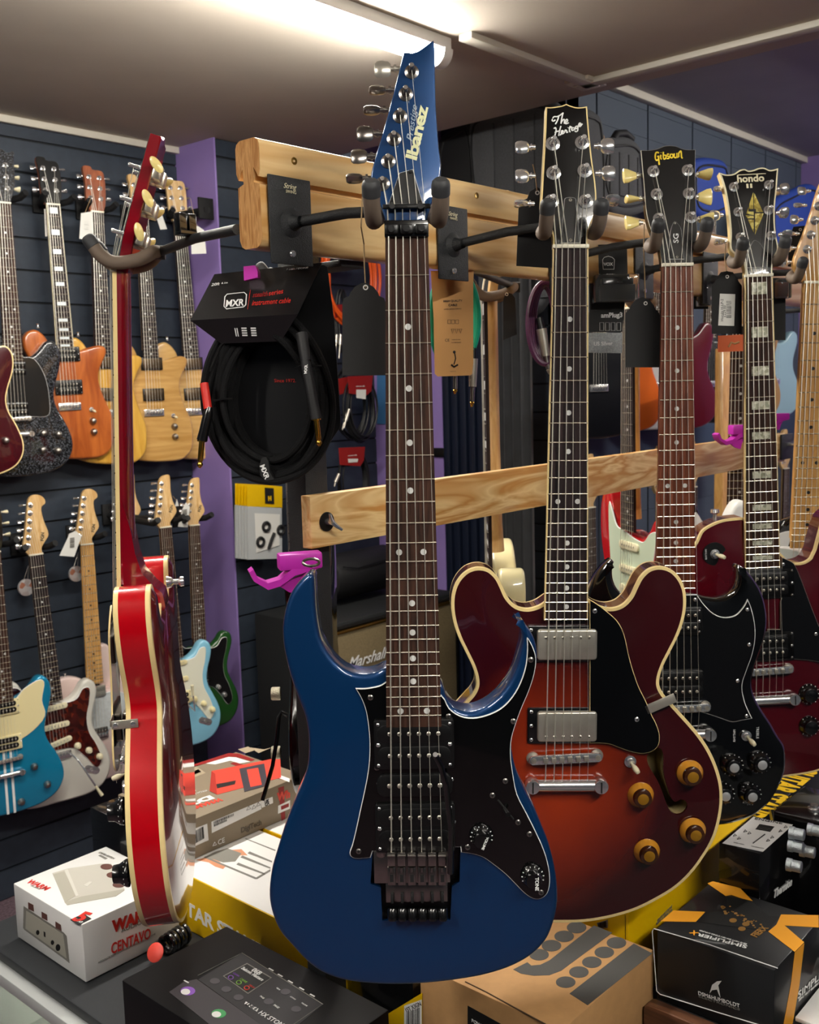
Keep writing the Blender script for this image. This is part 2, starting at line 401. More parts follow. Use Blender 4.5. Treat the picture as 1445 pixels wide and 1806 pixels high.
# cable trunking on the ceiling
mb = MB(); B(mb, 2.08, 2.68, 1.60, 1.64, ZC-.016, ZC, 0, .002); struct('trim_4', mb, M_trim)
mb = MB(); B(mb, 2.63, 2.67, Y0, 1.66, ZC-.016, ZC, 0, .002); B(mb, 2.60, 2.70, 1.59, 1.67, ZC-.012, ZC, 0, .002); struct('trim_5', mb, M_trim)
mb = MB(); B(mb, 2.95, AE, 1.14, 1.17, ZC2-.012, ZC2, 0, .002); struct('trim_6', mb, M_trim)

def tube_light(a0, a1, p, z, label, along='x', es=None):
    T = thing('strip_light', label, 'strip light', V(((a0+a1)/2, p, z+EYE)))
    L = (a1-a0)/2
    def bb(mb, x0, x1, y0, y1, z0, z1, mi=0, bev=0): return mb.box((x0, y0, z0), (x1, y1, z1), mi, bev)
    bb(MB(), -L, L, -.034, .034, -.03, 0, 0, .004).build('housing', M_white, T)
    mb = MB(); n = 12; pts = []
    for i in range(n+1):
        t = PI*i/n; pts.append((-L+.03, .03*math.cos(t), -.03-.034*math.sin(t)))
    mb.prism(pts, (2*L-.06, 0, 0)); mb.build('diffuser', M_lamp, T, ang=60)
    for s in (-1, 1):
        mb = MB(); pts = [(s*(L-.03), .036*math.cos(PI*i/n), -.028-.040*math.sin(PI*i/n)) for i in range(n+1)]
        mb.prism(pts, (s*.032, 0, 0)); mb.build('end_cap', M_white, T, ang=60)
    if along == 'y': T.rotation_euler = (0, 0, PI/2)
    return T
tube_light(.57, 2.085, 1.70, ZC, 'white ceiling strip light with a glowing tube above the blue headstock')
tube_light(-1.6, -.1, .9, ZC, 'white ceiling strip light behind the photographer over the aisle')  # unseen lamp, added to light the guitars from the front
tube_light(-.4, 1.1, -.75, ZC, 'white ceiling strip light right of the photographer')  # added lamp out of view, more front light from the right
tube_light(3.2, 4.7, .25, ZC2, 'white strip light on the higher grey ceiling of the back room')  # lamp put in out of view to light the back room
# ================================================================== guitars: shared pieces
def gframe(nut, end, L, nrm, lean=0.0):
    """frame of a hanging guitar: origin at the nut, x right, y into the body, z up the neck. nut/end: pixels L apart on the strings' plane"""
    n = nrm
    A = EYEP + ray(*nut); B_ = hit(*end, A, n); s = L/(A-B_).length
    A = EYEP + ray(*nut)*s; B_ = hit(*end, A, n)
    z = (A-B_).normalized(); x = n.cross(z).normalized(); y = z.cross(x)
    return Matrix.Translation(A) @ Matrix((x, y, z)).transposed().to_4x4()
class GF:
    def __init__(s, M): s.M = M; s.I = M.inverted()
    def loc(s, px, py, y=0.0):
        M = s.M; n = M.to_3x3() @ Y; P = M @ V((0, y, 0)); q = s.I @ hit(px, py, P, n); return (q.x, q.z)
    def many(s, pts, y=0.0): return [s.loc(a, b, y) for a, b in pts]
def fret_z(L, n): return -L*(1-2**(-n/12))
def hsframe(tilt, y=0.0): return Matrix.Translation((0, y, 0)) @ Matrix.Rotation(-tilt, 4, 'X')
def add_neck(T, wn, we, ze, fb_mat, neck_mat, L, nf, binding=None, yt=0.0, heel_z=None, fbt=.006, depth=.019, mark='dot', skip_parts=False, mk_mat=None, slab_heads=False):
    """fretboard with inlays, frets one by one, and the neck behind"""
    hw = lambda z: wn/2 + (we-wn)/2*min(1, -z/-ze)
    mb = MB(); b = .0016 if binding else 0
    def strip(x0f, x1f, y0, y1, mi):
        vs = []
        for z in (.0, ze):
            vs += [(x0f(z), y0, z), (x1f(z), y0, z), (x1f(z), y1, z), (x0f(z), y1, z)]
        mb.add(vs, [(0, 1, 5, 4), (1, 2, 6, 5), (2, 3, 7, 6), (3, 0, 4, 7), (0, 3, 2, 1), (4, 5, 6, 7)], mi, False)
    strip(lambda z: -hw(z)+b, lambda z: hw(z)-b, yt+.0002, yt+fbt, 0)
    if binding:
        strip(lambda z: -hw(z), lambda z: -hw(z)+b, yt+.0002, yt+fbt, 1); strip(lambda z: hw(z)-b, lambda z: hw(z), yt+.0002, yt+fbt, 1)
    fbm = mb
    if not skip_parts: fb = mb.build('fretboard', [fb_mat, binding or fb_mat], T)
    # neck back
    mb = MB(); vs = []; fs = []; hz_ = heel_z or ze; K = 12; st = [(.004, 1), (-.03, 1), (-.12, 1), (-.25, 1.02), (hz_+.05, 1.1), (hz_, 1.25)]
    for z, k in st:
        for i in range(K+1):
            t = PI*i/K; vs.append((-hw(z)*math.cos(t), yt+fbt+depth*k*math.sin(t)**.8, z))
    for r in range(len(st)-1):
        for i in range(K): fs.append((r*(K+1)+i, r*(K+1)+i+1, (r+1)*(K+1)+i+1, (r+1)*(K+1)+i))
        fs.append((r*(K+1)+K, r*(K+1), (r+1)*(K+1), (r+1)*(K+1)+K))
    fs.append(tuple(range(K+1))); fs.append(tuple((len(st)-1)*(K+1)+i for i in range(K+1)))
    mb.add(vs, fs, 0, True); nk = mb.build('neck', neck_mat, T)
    # frets
    one = fbm; FI, MI = 0, 0
    if skip_parts: FI, MI = 2, 3
    for n in range(1, nf+1):
        z = fret_z(L, n); h = hw(z)-b*.4; mb = one if skip_parts else MB()
        vs = []
        for k in range(5):
            t = PI*k/4; vs += [(-h, yt-.0010*math.sin(t), z+.0010*math.cos(t)), (h, yt-.0010*math.sin(t), z+.0010*math.cos(t))]
        mb.add(vs, [(2*k, 2*k+1, 2*k+3, 2*k+2) for k in range(4)], FI, True)
        if not skip_parts: mb.build('fret', M_fret, T)
    # markers
    mk_mat = mk_mat or M_dot
    def marker(x, z, r=.0032):
        mb = one if skip_parts else MB(); mb.cyl((x, yt-.0002, z), (x, yt+.001, z), r, mi=MI, seg=14)
        if not skip_parts: mb.build('inlay', mk_mat, T)
    for n in ([1] if mark == 'block' else [])+[3, 5, 7, 9, 12, 15, 17, 19, 21, 24]:
        if n > nf: continue
        z0, z1 = fret_z(L, n-1), fret_z(L, n); zc = (z0+z1)/2
        if mark == 'dot':
            if n in (12, 24): d = hw(zc)*.48; marker(-d, zc); marker(d, zc)
            else: marker(0, zc)
        elif mark == 'block':
            h = hw(zc)*.56; mb = one if skip_parts else MB(); q = (z0-z1)*(.24 if n < 12 else .2)
            mb.box((-h, yt-.0003, z1+q), (h, yt+.001, z0-q), MI)
            if not skip_parts: mb.build('inlay', mk_mat, T)
    if skip_parts: fb = fbm.build('fretboard', [fb_mat, binding or fb_mat, M_fret, mk_mat], T)
    return fb
def add_nut(T, wn, m=None, yt=0.0): MB().box((-wn/2, yt-.0025, -.0005), (wn/2, yt+.005, .004), 0, .0006).build('nut', m or M_bone, T)
STR_R = [.00078, .0007, .0006, .00044, .00036, .0003]
def add_strings(T, tops, bots, posts=None, ynut=-.003, mat_=None, joined=False, k=1.0):
    """tops/bots: (x,y,z) at the nut and at the saddle; posts: end on the tuning post"""
    one = MB()
    for i in range(6):
        mb = one if joined else MB(); r = STR_R[i]*k
        mb.tube([bots[i], tops[i]], r, seg=6)
        if posts: mb.tube([tops[i], posts[i]], r*.9, seg=6)
        if not joined: mb.build('string', mat_ or M_steel, T)
    if joined: one.build('strings', mat_ or M_steel, T)
def screw(T, x, y, z, r=.0035, m=None, cross=True, name='screw'):
    mb = MB(); mb.lathe((x, y, z), (0, -1, 0), [(0, -.001), (r, -.001), (r, .0004), (r*.6, .0012), (0, .0014)], 0, 14)
    if cross:
        for ax in ((1, 0), (0, 1)):
            mb.box((x-(r*.55 if ax[0] else r*.12), y-.0016, z-(r*.55 if ax[1] else r*.12)), (x+(r*.55 if ax[0] else r*.12), y-.0013, z+(r*.55 if ax[1] else r*.12)), 1)
    return mb.build(name, [m or M_chrome, M_ink], T)
def hrect(cx, cz, w_, h_, r, n=5):
    out = []
    for sx, sz, a0 in ((1, 1, 0), (-1, 1, 90), (-1, -1, 180), (1, -1, 270)):
        for k in range(n+1):
            t = math.radians(a0+90*k/n); out.append(V((cx+sx*(w_/2-r)+r*math.cos(t), cz+sz*(h_/2-r)+r*math.sin(t))))
    return out
def humbucker(T, x, y, z, w_=.070, h_=.036, cover=None, ring=None, poles='both', top=-.006, ringw=.088, ringh=.044, base=M_black, bar=True):
    """two coils (or a metal cover) in a frame; y = body surface, top = height above it"""
    if ring: 
        P = MB(); slab(P, hrect(x, z, ringw, ringh, .003), rounded(.0012, .0045, 0, 2), y0=y-.0045); R_ = P.build('pickup_ring', ring, T)
        for sx in (-1, 1):
            for sz in (-1, 1): screw(R_, x+sx*(ringw/2-.0045), y-.0045, z+sz*(ringh/2-.0045), .0018)
            screw(R_, x+sx*(ringw/2-.0045), y-.0045, z, .0022, cross=False)
    H = y+top
    if cover:
        P = MB(); slab(P, hrect(x, z, w_, h_, .004), rounded(.0018, .010, 0, 3), y0=H); pk = P.build('pickup', cover, T)
        for i in range(6): screw(pk, x-.0255+i*.0102, H, z+(h_*.25 if poles != 'low' else -h_*.25), .0021, cover, name='pole_piece')
    else:
        P = MB(); slab(P, hrect(x, z, w_, h_, .003), rounded(.001, .006, 0, 2), y0=H+.003); pk = P.build('pickup', base, T)
        for s in (-1, 1):
            Q = MB(); slab(Q, hrect(x, z+s*h_*.25, w_*.98, h_*.43, h_*.2), rounded(.0014, .006, 0, 2), y0=H); Q.build('coil', base, pk)
            for i in range(6): screw(pk, x-.0255+i*.0102, H, z+s*h_*.25, .0023, M_nickel, cross=(s > 0), name='pole_piece')
    return pk
def single_coil(T, x, y, z, m, ang=0, w_=.083, h_=.018):
    P = MB(); slab(P, hrect(0, 0, w_, h_, h_*.45), rounded(.0018, .006, 0, 2), y0=-.005)
    for i in range(6): P.cyl((-.026+i*.0104, -.0055, 0), (-.026+i*.0104, -.004, 0), .0024, mi=1, seg=8)
    P.xf(Matrix.Translation((x, y, z)) @ Matrix.Rotation(ang, 4, 'Y')); return P.build('pickup', [m, M_nickel], T)
def tom(T, x, y, z, w_=.083, ang=0):
    """tune-o-matic bridge: bar with rounded ends, two thumb posts, six saddles"""
    R = Matrix.Translation((x, y, z)) @ Matrix.Rotation(ang, 4, 'Y')
    mb = MB(); slab(mb, hrect(0, 0, w_, .0115, .0055), rounded(.001, .006, 0, 2), y0=-.013); mb.xf(R); b = mb.build('bridge', M_chrome, T)
    for i in range(6):
        q = MB(); q.box((-.0285+i*.0102, -.0155, -.0035), (-.0225+i*.0102, -.0125, .0035), 0, .0006); q.xf(R); q.build('saddle', M_nickel, b)
    for s in (-1, 1):
        q = MB(); q.lathe((s*(w_/2-.0055), 0, 0), (0, -1, 0), [(.008, .0), (.008, .004), (.0035, .0045), (.0035, .0135), (0, .014)], 0, 18); q.xf(R); q.build('thumb_wheel', M_nickel, b)
    return b
def stoptail(T, x, y, z, w_=.103):
    mb = MB(); n = 10
    pts = [(-w_/2+.015, y-.010+.0075*math.cos(2*PI*i/16), z+.0075*math.sin(2*PI*i/16)) for i in range(16)]
    mb.prism(pts, (w_-.03, 0, 0)); b = mb.build('tailpiece', M_chrome, T, ang=50)
    for s in (-1, 1):
        q = MB(); q.lathe((x*0+s*(w_/2-.009), y, z), (0, -1, 0), [(.007, 0), (.0095, .003), (.0095, .016), (.0085, .018), (0, .0185)], 0, 20)
        q.box((s*(w_/2-.009)-.0008, y-.019, z-.007), (s*(w_/2-.009)+.0008, y-.0183, z+.007), 1); q.build('tailpiece_stud', [M_chrome, M_ink], b)
    for v in (b,): v.location.x = x
    return b
def knob_hat(T, x, y, z, r=.0125, h=.014, body=M_amber, rim=M_amberd, insert=None, ticks=None):
    """top hat / speed knob with flared skirt"""
    mb = MB(); mb.lathe((x, y, z), (0, -1, 0), [(r, .0), (r*1.02, .0015), (r*.98, .004), (r*.74, h*.55), (r*.70, h*.6)], 0, 28)
    mb.lathe((x, y, z), (0, -1, 0), [(r*.70, h*.6), (r*.66, h*.97), (r*.60, h), (r*.42, h)], 1, 28)
    mb.lathe((x, y, z), (0, -1, 0), [(r*.42, h), (r*.38, h+.0004), (0, h+.0006)], 2, 28)
    if ticks:
        for i in range(11):
            t = math.radians(-40+26*i); rr = r*.90
            mb.box((-.0005, -.0006, -.0016), (.0005, 0, .0016), 3, M=Matrix.Translation((x, y-.0045, z)) @ Matrix.Rotation(t, 4, 'Y') @ Matrix.Translation((0, 0, rr)))
    return mb.build('knob', [body, rim, insert or body, ticks or body], T)
def toggle(T, x, y, z, tip=M_ivory, ring=None, d=(.35, -1, -.45)):
    mb = MB()
    if ring: mb.lathe((x, y, z), (0, -1, 0), [(.0185, -.0005), (.0185, .0008), (0, .001)], 2, 32)
    mb.lathe((x, y, z), (0, -1, 0), [(.0075, 0), (.0075, .003), (.005, .0035), (.0048, .007), (0, .007)], 0, 20)
    d = V(d).normalized(); o = V((x, y-.006, z)); b = MB(); b.v = []
    t = mb.build('toggle_switch', [M_chrome, tip, M_black], T)
    q = MB(); q.lathe(o, d, [(.0012, 0), (.0018, .005), (.0034, .009), (.0038, .014), (.0028, .0185), (0, .0195)], 0, 16); q.build('switch_tip', tip, t)
    return t
def guard(T, pts, y, mats, name='pickguard', th=.0025, n=6, sharp=(), edge=.0011):
    """laminated plate: dark face, white ply showing at the bevelled edge"""
    P = smooth_closed(pts, n, sharp); mb = MB(); slab(mb, P, [(edge, 0, 1), (0, edge*.9, 1), (0, th, 0)], 0, y0=y-th); return mb.build(name, mats, T)
def post(T, x, y, z, n=(0, -1, 0), M=None, m=None, r=.0048, h=.0165):
    mb = MB(); mb.lathe((x, y, z), n, [(r, 0), (r*1.02, .0012), (r*.72, .0026), (r*.62, .003), (r*.55, .006), (r*.5, h*.65), (r*.62, h*.95), (r*.5, h), (0, h)], 0, 18)
    mb.lathe((x, y, z), n, [(r*1.7, 0), (r*1.7, .001), (r*1.0, .0022)], 0, 18)
    if M: mb.xf(M)
    return mb.build('tuning_post', m or M_chrome, T)
def tuner_btn(T, x, y, z, side, M=None, m=None, kind='metal', turn=0.0, stem=.014, size=1.0):
    """side: -1 left, +1 right; knob on a little shaft beside the headstock"""
    mb = MB(); L = stem
    mb.cyl((x, y, z), (x+side*L, y, z), .0024*size, mi=0, seg=10)
    mb.cyl((x+side*L*.55, y, z), (x+side*L*.75, y, z), .0037*size, mi=0, seg=12)
    mb2 = MB()
    if kind == 'metal': prof = [(.0, 0), (.0052, .0002), (.0078, .0025), (.0088, .008), (.0082, .0122), (.0062, .0142), (0, .0148)]; fl = .5
    else: prof = [(.0, 0), (.0048, .0003), (.006, .003), (.0098, .011), (.0105, .0155), (.0085, .0165), (0, .0168)]; fl = .48
    mb2.lathe((0, 0, 0), (1, 0, 0), [(r*size, h*size) for r, h in prof], 1, 8 if kind == 'metal' else 20)
    mb2.v = [V((p.x, p.y*fl, p.z)) for p in mb2.v]
    R = Matrix.Translation((x+side*L, y, z)) @ Matrix.Rotation(0 if side > 0 else PI, 4, 'Z') @ Matrix.Rotation(turn, 4, 'X')
    mb2.xf(R); k = len(mb.v); mb.v += mb2.v; mb.f += [tuple(i+k for i in f) for f in mb2.f]; mb.m += mb2.m; mb.sm += mb2.sm
    if M: mb.xf(M)
    return mb.build('tuning_peg', [M_nickel if kind != 'metal' else (m or M_chrome), m or M_chrome], T)
def body_slab(T, pts, y, thick, prof, mats, n=6, sharp=(), name='body', **k):
    P = smooth_closed(pts, n, sharp); mb = MB(); slab(mb, P, prof, y0=y, **k); return mb.build(name, mats, T, ang=32)
def bound_prof(b=.0022, side=0, bind=1, depth=.044, bd=.006, front=None, back=True, r=.0012):
    """binding on the rim: front band, side, back band"""
    p = [(b, 0, bind), (r*.4, .0001, bind), (0, r, bind), (0, bd, side)]
    if back: p += [(0, depth-bd, bind), (0, depth-r, bind), (r*.4, depth, bind), (b, depth, 2)]
    else: p += [(0, depth-.004, side), (.004, depth, side)]
    return p
def into(lean, yaw=0.0):
    l = math.radians(lean); y = math.radians(yaw)
    return w(math.sin(y)*math.cos(l), math.cos(y)*math.cos(l), -math.sin(l))
NEAR = 'guitars hanging along the front of the wooden rack'
# ================================================================== 1. the blue superstrat
FB = gframe((717.5, 419.7), (730, 1262), .75*.648, into(1)); G = GF(FB)
T = thing('electric_guitar', 'metallic blue double-cut electric guitar with black pickguard hanging in front', 'guitar', FB, NEAR)
BLUE = T
c2 = lambda p: cr(450, 960, 2.627, p); c3 = lambda p: cr(450, 1340, 2.627, p)
yb = .008
body = [(680, 1179), (663, 1186.5), (640, 1190), (614, 1184.6), (594.6, 1171), (577.5, 1150), (566, 1127.5), (560.4, 1101), (556.6, 1066.6), (554.7, 1028.5), (552.8, 1016), (547, 1012.5), (540, 1015), (526, 1028.5), (512.8, 1047.5), (503.3, 1074), (498.3, 1104.6), (499.5, 1135), (505, 1165.6), (512.8, 1196), (526, 1234), (537.6, 1264.5), (543.3, 1295), (544.4, 1325.4), (541.4, 1356), (531.8, 1386), (518.5, 1416.8), (505, 1451), (488, 1503.7), (478.6, 1538), (474.7, 1583.6), (480.5, 1614), (493.8, 1644.5), (512.8, 1667), (537.6, 1694), (564, 1715), (602, 1730), (648, 1737), (697, 1739), (754.5, 1736.6), (811.6, 1730), (861, 1720.6), (906.8, 1705), (941, 1684.5), (964, 1659.7), (977, 1629), (983.7, 1599), (984, 1568), (979, 1530), (969.6, 1492), (958, 1462), (945, 1431), (927.7, 1397), (912.5, 1363.5), (905, 1333), (903, 1314), (906.8, 1287), (916, 1260.7), (929.6, 1230), (941, 1203.6), (946.8, 1177), (948, 1150), (943, 1127.5), (934.5, 1112), (924, 1100), (912, 1092), (919, 1110), (922, 1130), (916, 1158), (907, 1188), (891.6, 1215), (872.5, 1236), (849.7, 1251), (826.9, 1257), (804, 1251), (788.8, 1234), (778, 1209), (728, 1196)]
# the bridge recess is cut into the top as a hole in the plate
rec = c3([(545, 425), (535, 575), (583, 592), (590, 745), (905, 742), (912, 590), (948, 565), (952, 405)])
R_ = G.many(rec, yb); Rp = [V(p) for p in R_]
P = smooth_closed(G.many(body, yb), 4, sharp=(body.index((912, 1092)),)); mb = MB()
slab(mb, P, rounded(.0055, .040, 0, 4), y0=yb, holes=[Rp], hole_depth=.016, hole_mi=(0, 1), grid=.02)
mb.build('body', [M_blue, M_black], T, ang=35)
gd = c2([(607, 638), (585, 652), (560, 660), (510, 668), (465, 668), (490, 710), (510, 760), (522, 820), (530, 900), (530, 980), (522, 1060), (505, 1150), (485, 1240), (470, 1310)]) + \
    c3([(450, 395), (438, 432), (445, 450), (465, 459), (535, 455), (545, 425), (952, 405), (955, 430), (1010, 438), (1060, 455), (1110, 490), (1160, 530), (1210, 580), (1250, 620), (1290, 645), (1325, 645), (1355, 620), (1367, 570), (1362, 500), (1340, 420), (1300, 330), (1260, 250), (1215, 160), (1195, 60)]) + \
    c2([(1185, 970), (1190, 900), (1210, 830), (1240, 750), (1270, 680), (1295, 600), (1303, 530), (1290, 480), (1262, 432), (1262, 480), (1255, 560), (1230, 640), (1190, 710), (1140, 760), (1080, 790), (1010, 805), (950, 795), (900, 760), (864, 700)])
yg = yb-.0025
guard(T, G.many(gd, yg), yb, [M_gloss, M_whiteline], n=3, sharp=(0, 4, 18, 19, 20, 21), edge=.0008)
for q in c2([(535, 710), (565, 1035), (480, 0), (1278, 535), (1197, 820), (897, 797), (1160, 1097), (1272, 1343)]) + c3([(480, 424), (1326, 615), (985, 405)]):
    if q[1] < 970: continue
    x, z = G.loc(*q, yg); screw(T, x, yg, z, .0030, M_dkchrome)
for q in c2([(565, 917), (912, 903), (573, 1107), (910, 1090), (573, 1303), (920, 1285)]):
    x, z = G.loc(*q, yg); screw(T, x, yg, z, .0024, M_chrome, cross=False)
wn, we = .0425, .0575
add_neck(T, wn, we, -.4985, M_rose, M_maple, .648, 24, heel_z=-.47, depth=.018)
def pk(cx, cz, h_, ring=False):
    x, z = G.loc(*c2([(cx, cz)])[0], yb); return x, z
x, z = pk(737, 918, 0); humbucker(T, x, yg, z, w_=.079, h_=.047, top=-.005, ring=M_black, ringw=.084, ringh=.053)
x, z = pk(740, 1108, 0); P_ = MB(); slab(P_, hrect(x, z, .080, .024, .009), rounded(.0014, .006, 0, 2), y0=yg-.004); mid = P_.build('pickup', M_black, T)
for i in range(6): screw(mid, x-.0265+i*.0106, yg-.004, z, .0026, M_nickel, cross=False, name='pole_piece')
x, z = pk(742, 1303, 0); humbucker(T, x, yg, z, w_=.079, h_=.047, top=-.005, ring=M_black, ringw=.084, ringh=.053)
# knobs, selector
def dial(px, word, n):
    x, z = G.loc(*px, yg); mb = MB()
    mb.lathe((x, yg, z), (0, -1, 0), [(.0125, 0), (.0128, .002), (.0118, .004), (.0092, .0065), (.0088, .014), (.008, .0155), (0, .016)], 0, 30)
    for i in range(10):
        t = math.radians(-110+24*i); mb.box((-.0004, -.0006, -.0013), (.0004, 0, .0013), 1, M=Matrix.Translation((x, yg-.0045, z)) @ Matrix.Rotation(t, 4, 'Y') @ Matrix.Translation((0, 0, .0108)))
    k = mb.build('knob', [M_gloss2, M_inkw], T)
    text(k, 'knob_lettering', word, V((x+.003, yg-.0162, z-.002)), V((-.38, 0, -.92)) if n else V((0, 0, -1)), V((.92, 0, -.38)) if n else V((1, 0, 0)), M_inkw, w=.0145, bold=.02, world=False)
dial(c3([(1048, 350)])[0], 'VOLUME', 1); dial(c3([(1285, 535)])[0], 'TONE', 0)
mb = MB(); a_ = G.loc(*c3([(1125, 185)])[0], yg); b_ = G.loc(*c3([(1198, 275)])[0], yg)
mb.tube([(a_[0], yg-.0004, a_[1]), (b_[0], yg-.0004, b_[1])], .0011, 0, 6); c_ = G.loc(*c3([(1155, 225)])[0], yg)
mb.cyl((c_[0], yg, c_[1]), (c_[0]+.003, yg-.012, c_[1]-.002), .0022, .0028, 1, 10); mb.build('selector_switch', [M_blackm, M_black], T)
for q in c3([(1100, 165), (1219, 290)]): x, z = G.loc(*q, yg); screw(T, x, yg, z, .003, M_dkchrome)
# locking vibrato bridge
ybr = -.004
def L3(x, y, yy=yb): return G.loc(*c3([(x, y)])[0], yy)
x0, zt = L3(548, 440, ybr); x1, _ = L3(905, 440, ybr); xa, zb = L3(606, 680, ybr); xb_, _ = L3(895, 680, ybr); _, zm = L3(606, 590, ybr)
mb = MB(); mb.box((x0, yb-.004, zm), (x1, yb-.0005, zt), 0, .001); mb.box((xa, yb-.004, zb), (xb_, yb, zm), 0, .001)
br = mb.build('bridge', M_dkchrome, T)
sad = []
for i in range(6):
    cx = 631+i*47.2; x, z1 = L3(cx, 425, ybr); _, z2 = L3(cx, 585, ybr); q = MB(); h = .0042
    q.box((x-h, yb-.013, z1-.016), (x+h, yb-.004, z1-.001), 0, .0008); q.box((x-h, yb-.011, z2), (x+h, yb-.004, z1-.018), 0, .0008)
    q.box((x-h*.45, yb-.0115, z2+.004), (x+h*.45, yb-.0108, z2+.012), 1); q.cyl((x, yb-.0125, z1-.017), (x, yb-.0125, z1-.022), .0022, mi=0, seg=10)
    q.cyl((x-h, yb-.0128, z1-.004), (x+h, yb-.0128, z1-.004), .0016, mi=0, seg=8)
    s_ = q.build('saddle', [M_dkchrome, M_blackm], br); sad.append((x, -.0018+.0005, z1-.014))
    q = MB(); _, z3 = L3(cx, 700, ybr); _, z4 = L3(cx, 745, ybr); q.lathe((x, yb-.006, z3), (0, -.35, -1), [(.0045, 0), (.0052, .001), (.0052, .011), (.004, .013), (0, .013)], 0, 16)
    q.build('fine_tuner', M_gloss2, br)
    q = MB(); q.box((x-.0015, yb-.008, zb+.001), (x+.0015, yb-.0042, zb+.012), 0, .0004); q.build('clamp_screw', M_blackm, br)
for cx, cz in ((583, 447), (897, 435)): x, z = L3(cx, cz, ybr); screw(T, x, yb-.004, z, .0055, M_dkchrome, cross=False, name='bridge_stud')
tz = L3(897, 600, ybr)[1]
# whammy arm hanging over the pickups
p_ = [L3(905, 520), L3(905, 300), c2([(880, 1080)]) and G.loc(*c2([(880, 1080)])[0], yb), G.loc(*c2([(858, 990)])[0], yb), G.loc(*c2([(832, 938)])[0], yb)]
yy = [-.008, -.022, -.03, -.033, -.034]
mb = MB(); mb.tube([(p[0]*.985, y_, p[1]*.99) for p, y_ in zip(p_, yy)], .0032, 0, 10); e = p_[-1]
mb.cyl((e[0]*.985, -.034, e[1]*.99), (e[0]*.985, -.0365, e[1]*.99+.002), .0026, mi=1, seg=12); mb.build('tremolo_arm', [M_gloss, M_chrome], T)
# headstock
HF = hsframe(math.radians(7), .006); HG = GF(FB @ HF)
h1 = lambda p: cr(400, 40, 2.89, p)
hs = h1([(806, 1075), (804, 1000), (792, 950), (762, 870), (735, 790), (760, 680), (800, 545), (850, 360), (880, 240), (903, 150), (925, 150), (948, 152), (975, 143), (1010, 120), (1035, 100), (1055, 88), (1060, 130), (1063, 300), (1068, 450), (1080, 620), (1092, 740), (1080, 830), (1045, 920), (1024, 1000), (1024, 1075)])
Ph = smooth_closed(HG.many(hs), 4, sharp=(0, 9, 15, 24)); mb = MB(); slab(mb, Ph, rounded(.0016, .0145, 0, 3)); mb.xf(HF); mb.build('headstock', M_blue, T)
ps = h1([(943, 252), (913, 365), (884, 478), (853, 593), (824, 708), (795, 822)]); bt = h1([(812, 238), (785, 345), (757, 447), (722, 567), (692, 682), (668, 795)])
hp = []
for i in range(6):
    x, z = HG.loc(*ps[i]); post(T, x, 0, z, M=HF, m=M_dkchrome, r=.0042); hp.append(HF @ V((x, -.009, z)))
    bx, bz = HG.loc(*bt[i], .010)
    tuner_btn(T, bx+.017, .010, bz, -1, M=HF, m=M_dkchrome if i not in (0,) else M_nickel, turn=[.2, 1.2, 1.3, .3, .5, 1.5][i], stem=.012, size=1.15)
tc = HG.many(h1([(880, 768), (950, 748), (1002, 930), (823, 930)])); P_ = MB(); slab(P_, [V(p) for p in tc], [(.0007, 0, 1), (0, .001, 1), (0, .0022, 1)], 0, y0=-.0022); P_.xf(HF); P_.build('truss_rod_cover', [M_black, M_whiteline], T)
for q in h1([(936, 765), (842, 922), (984, 922)]): x, z = HG.loc(*q); o = screw(T, x, -.0022, z, .002, M_black); o.data.transform(HF)
a_, b_ = HG.loc(*h1([(795, 948)])[0]), HG.loc(*h1([(1040, 948)])[0]); mb = MB(); mb.box((a_[0], -.0075, a_[1]-.0022), (b_[0], -.0042, a_[1]+.0022), 0, .0008)
for cx in (843, 988): x, z = HG.loc(*h1([(cx, 948)])[0]); mb.cyl((x, -.009, z), (x, 0, z), .003, mi=0, seg=12)
mb.xf(HF); mb.build('string_bar', M_black, T)
mb = MB(); mb.box((-.0218, -.003, .0005), (.0218, .006, .017), 0, .001); ln = mb.build('locking_nut', M_gloss2, T)
for i in range(3):
    x = -.0148+i*.0148; q = MB(); q.box((x-.0063, -.0075, .003), (x+.0063, -.003, .0125), 0, .0014); q.cyl((x, -.0105, .0078), (x, -.007, .0078), .0034, mi=0, seg=16); q.cyl((x, -.0107, .0078), (x, -.0104, .0078), .0017, mi=1, seg=6); q.build('clamp_pad', [M_black, M_blackm], ln)
tops = [(-.0178+i*.0071, -.0035, .010) for i in range(6)]
order = list(range(6))
barz = (HF @ V((0, -.004, a_[1])))
posts_ = [hp[5-i] for i in range(6)]
for i in range(6):
    mb = MB(); r = STR_R[i]; mb.tube([(sad[i][0], -.0018, sad[i][2]), (tops[i][0], -.0028, .0)], r, seg=6); mb.tube([(tops[i][0], -.0028, .0), (tops[i][0]*1.05, barz.y, barz.z), posts_[i]], r*.9, seg=6); mb.build('string', M_steel, T)
M3 = FB @ HF
def hp3(px): x, z = HG.loc(*px); return M3 @ V((x, -.0006, z))
a_, b_ = hp3(h1([(940, 695)])[0]), hp3(h1([(1000, 425)])[0]); rd = (b_-a_); upv = (M3.to_3x3() @ V((0, -1, 0))).cross(rd)
text(T, 'headstock_logo', 'Ibanez', (a_+b_)/2 + rd.normalized()*0, rd, upv, mat('logo_cream', '#dfe0b0', .4), w=rd.length*1.02, h=.0120, bold=.03, space=.92, shear=.05)
a_, b_ = hp3(h1([(935, 605)])[0]), hp3(h1([(962, 420)])[0]); rd = b_-a_
text(T, 'model_logo', 'Prestige', (a_+b_)/2, rd, (M3.to_3x3() @ V((0, -1, 0))).cross(rd), mat('logo_silver', '#9fb3c4', .4), w=rd.length, h=.008, shear=.4)

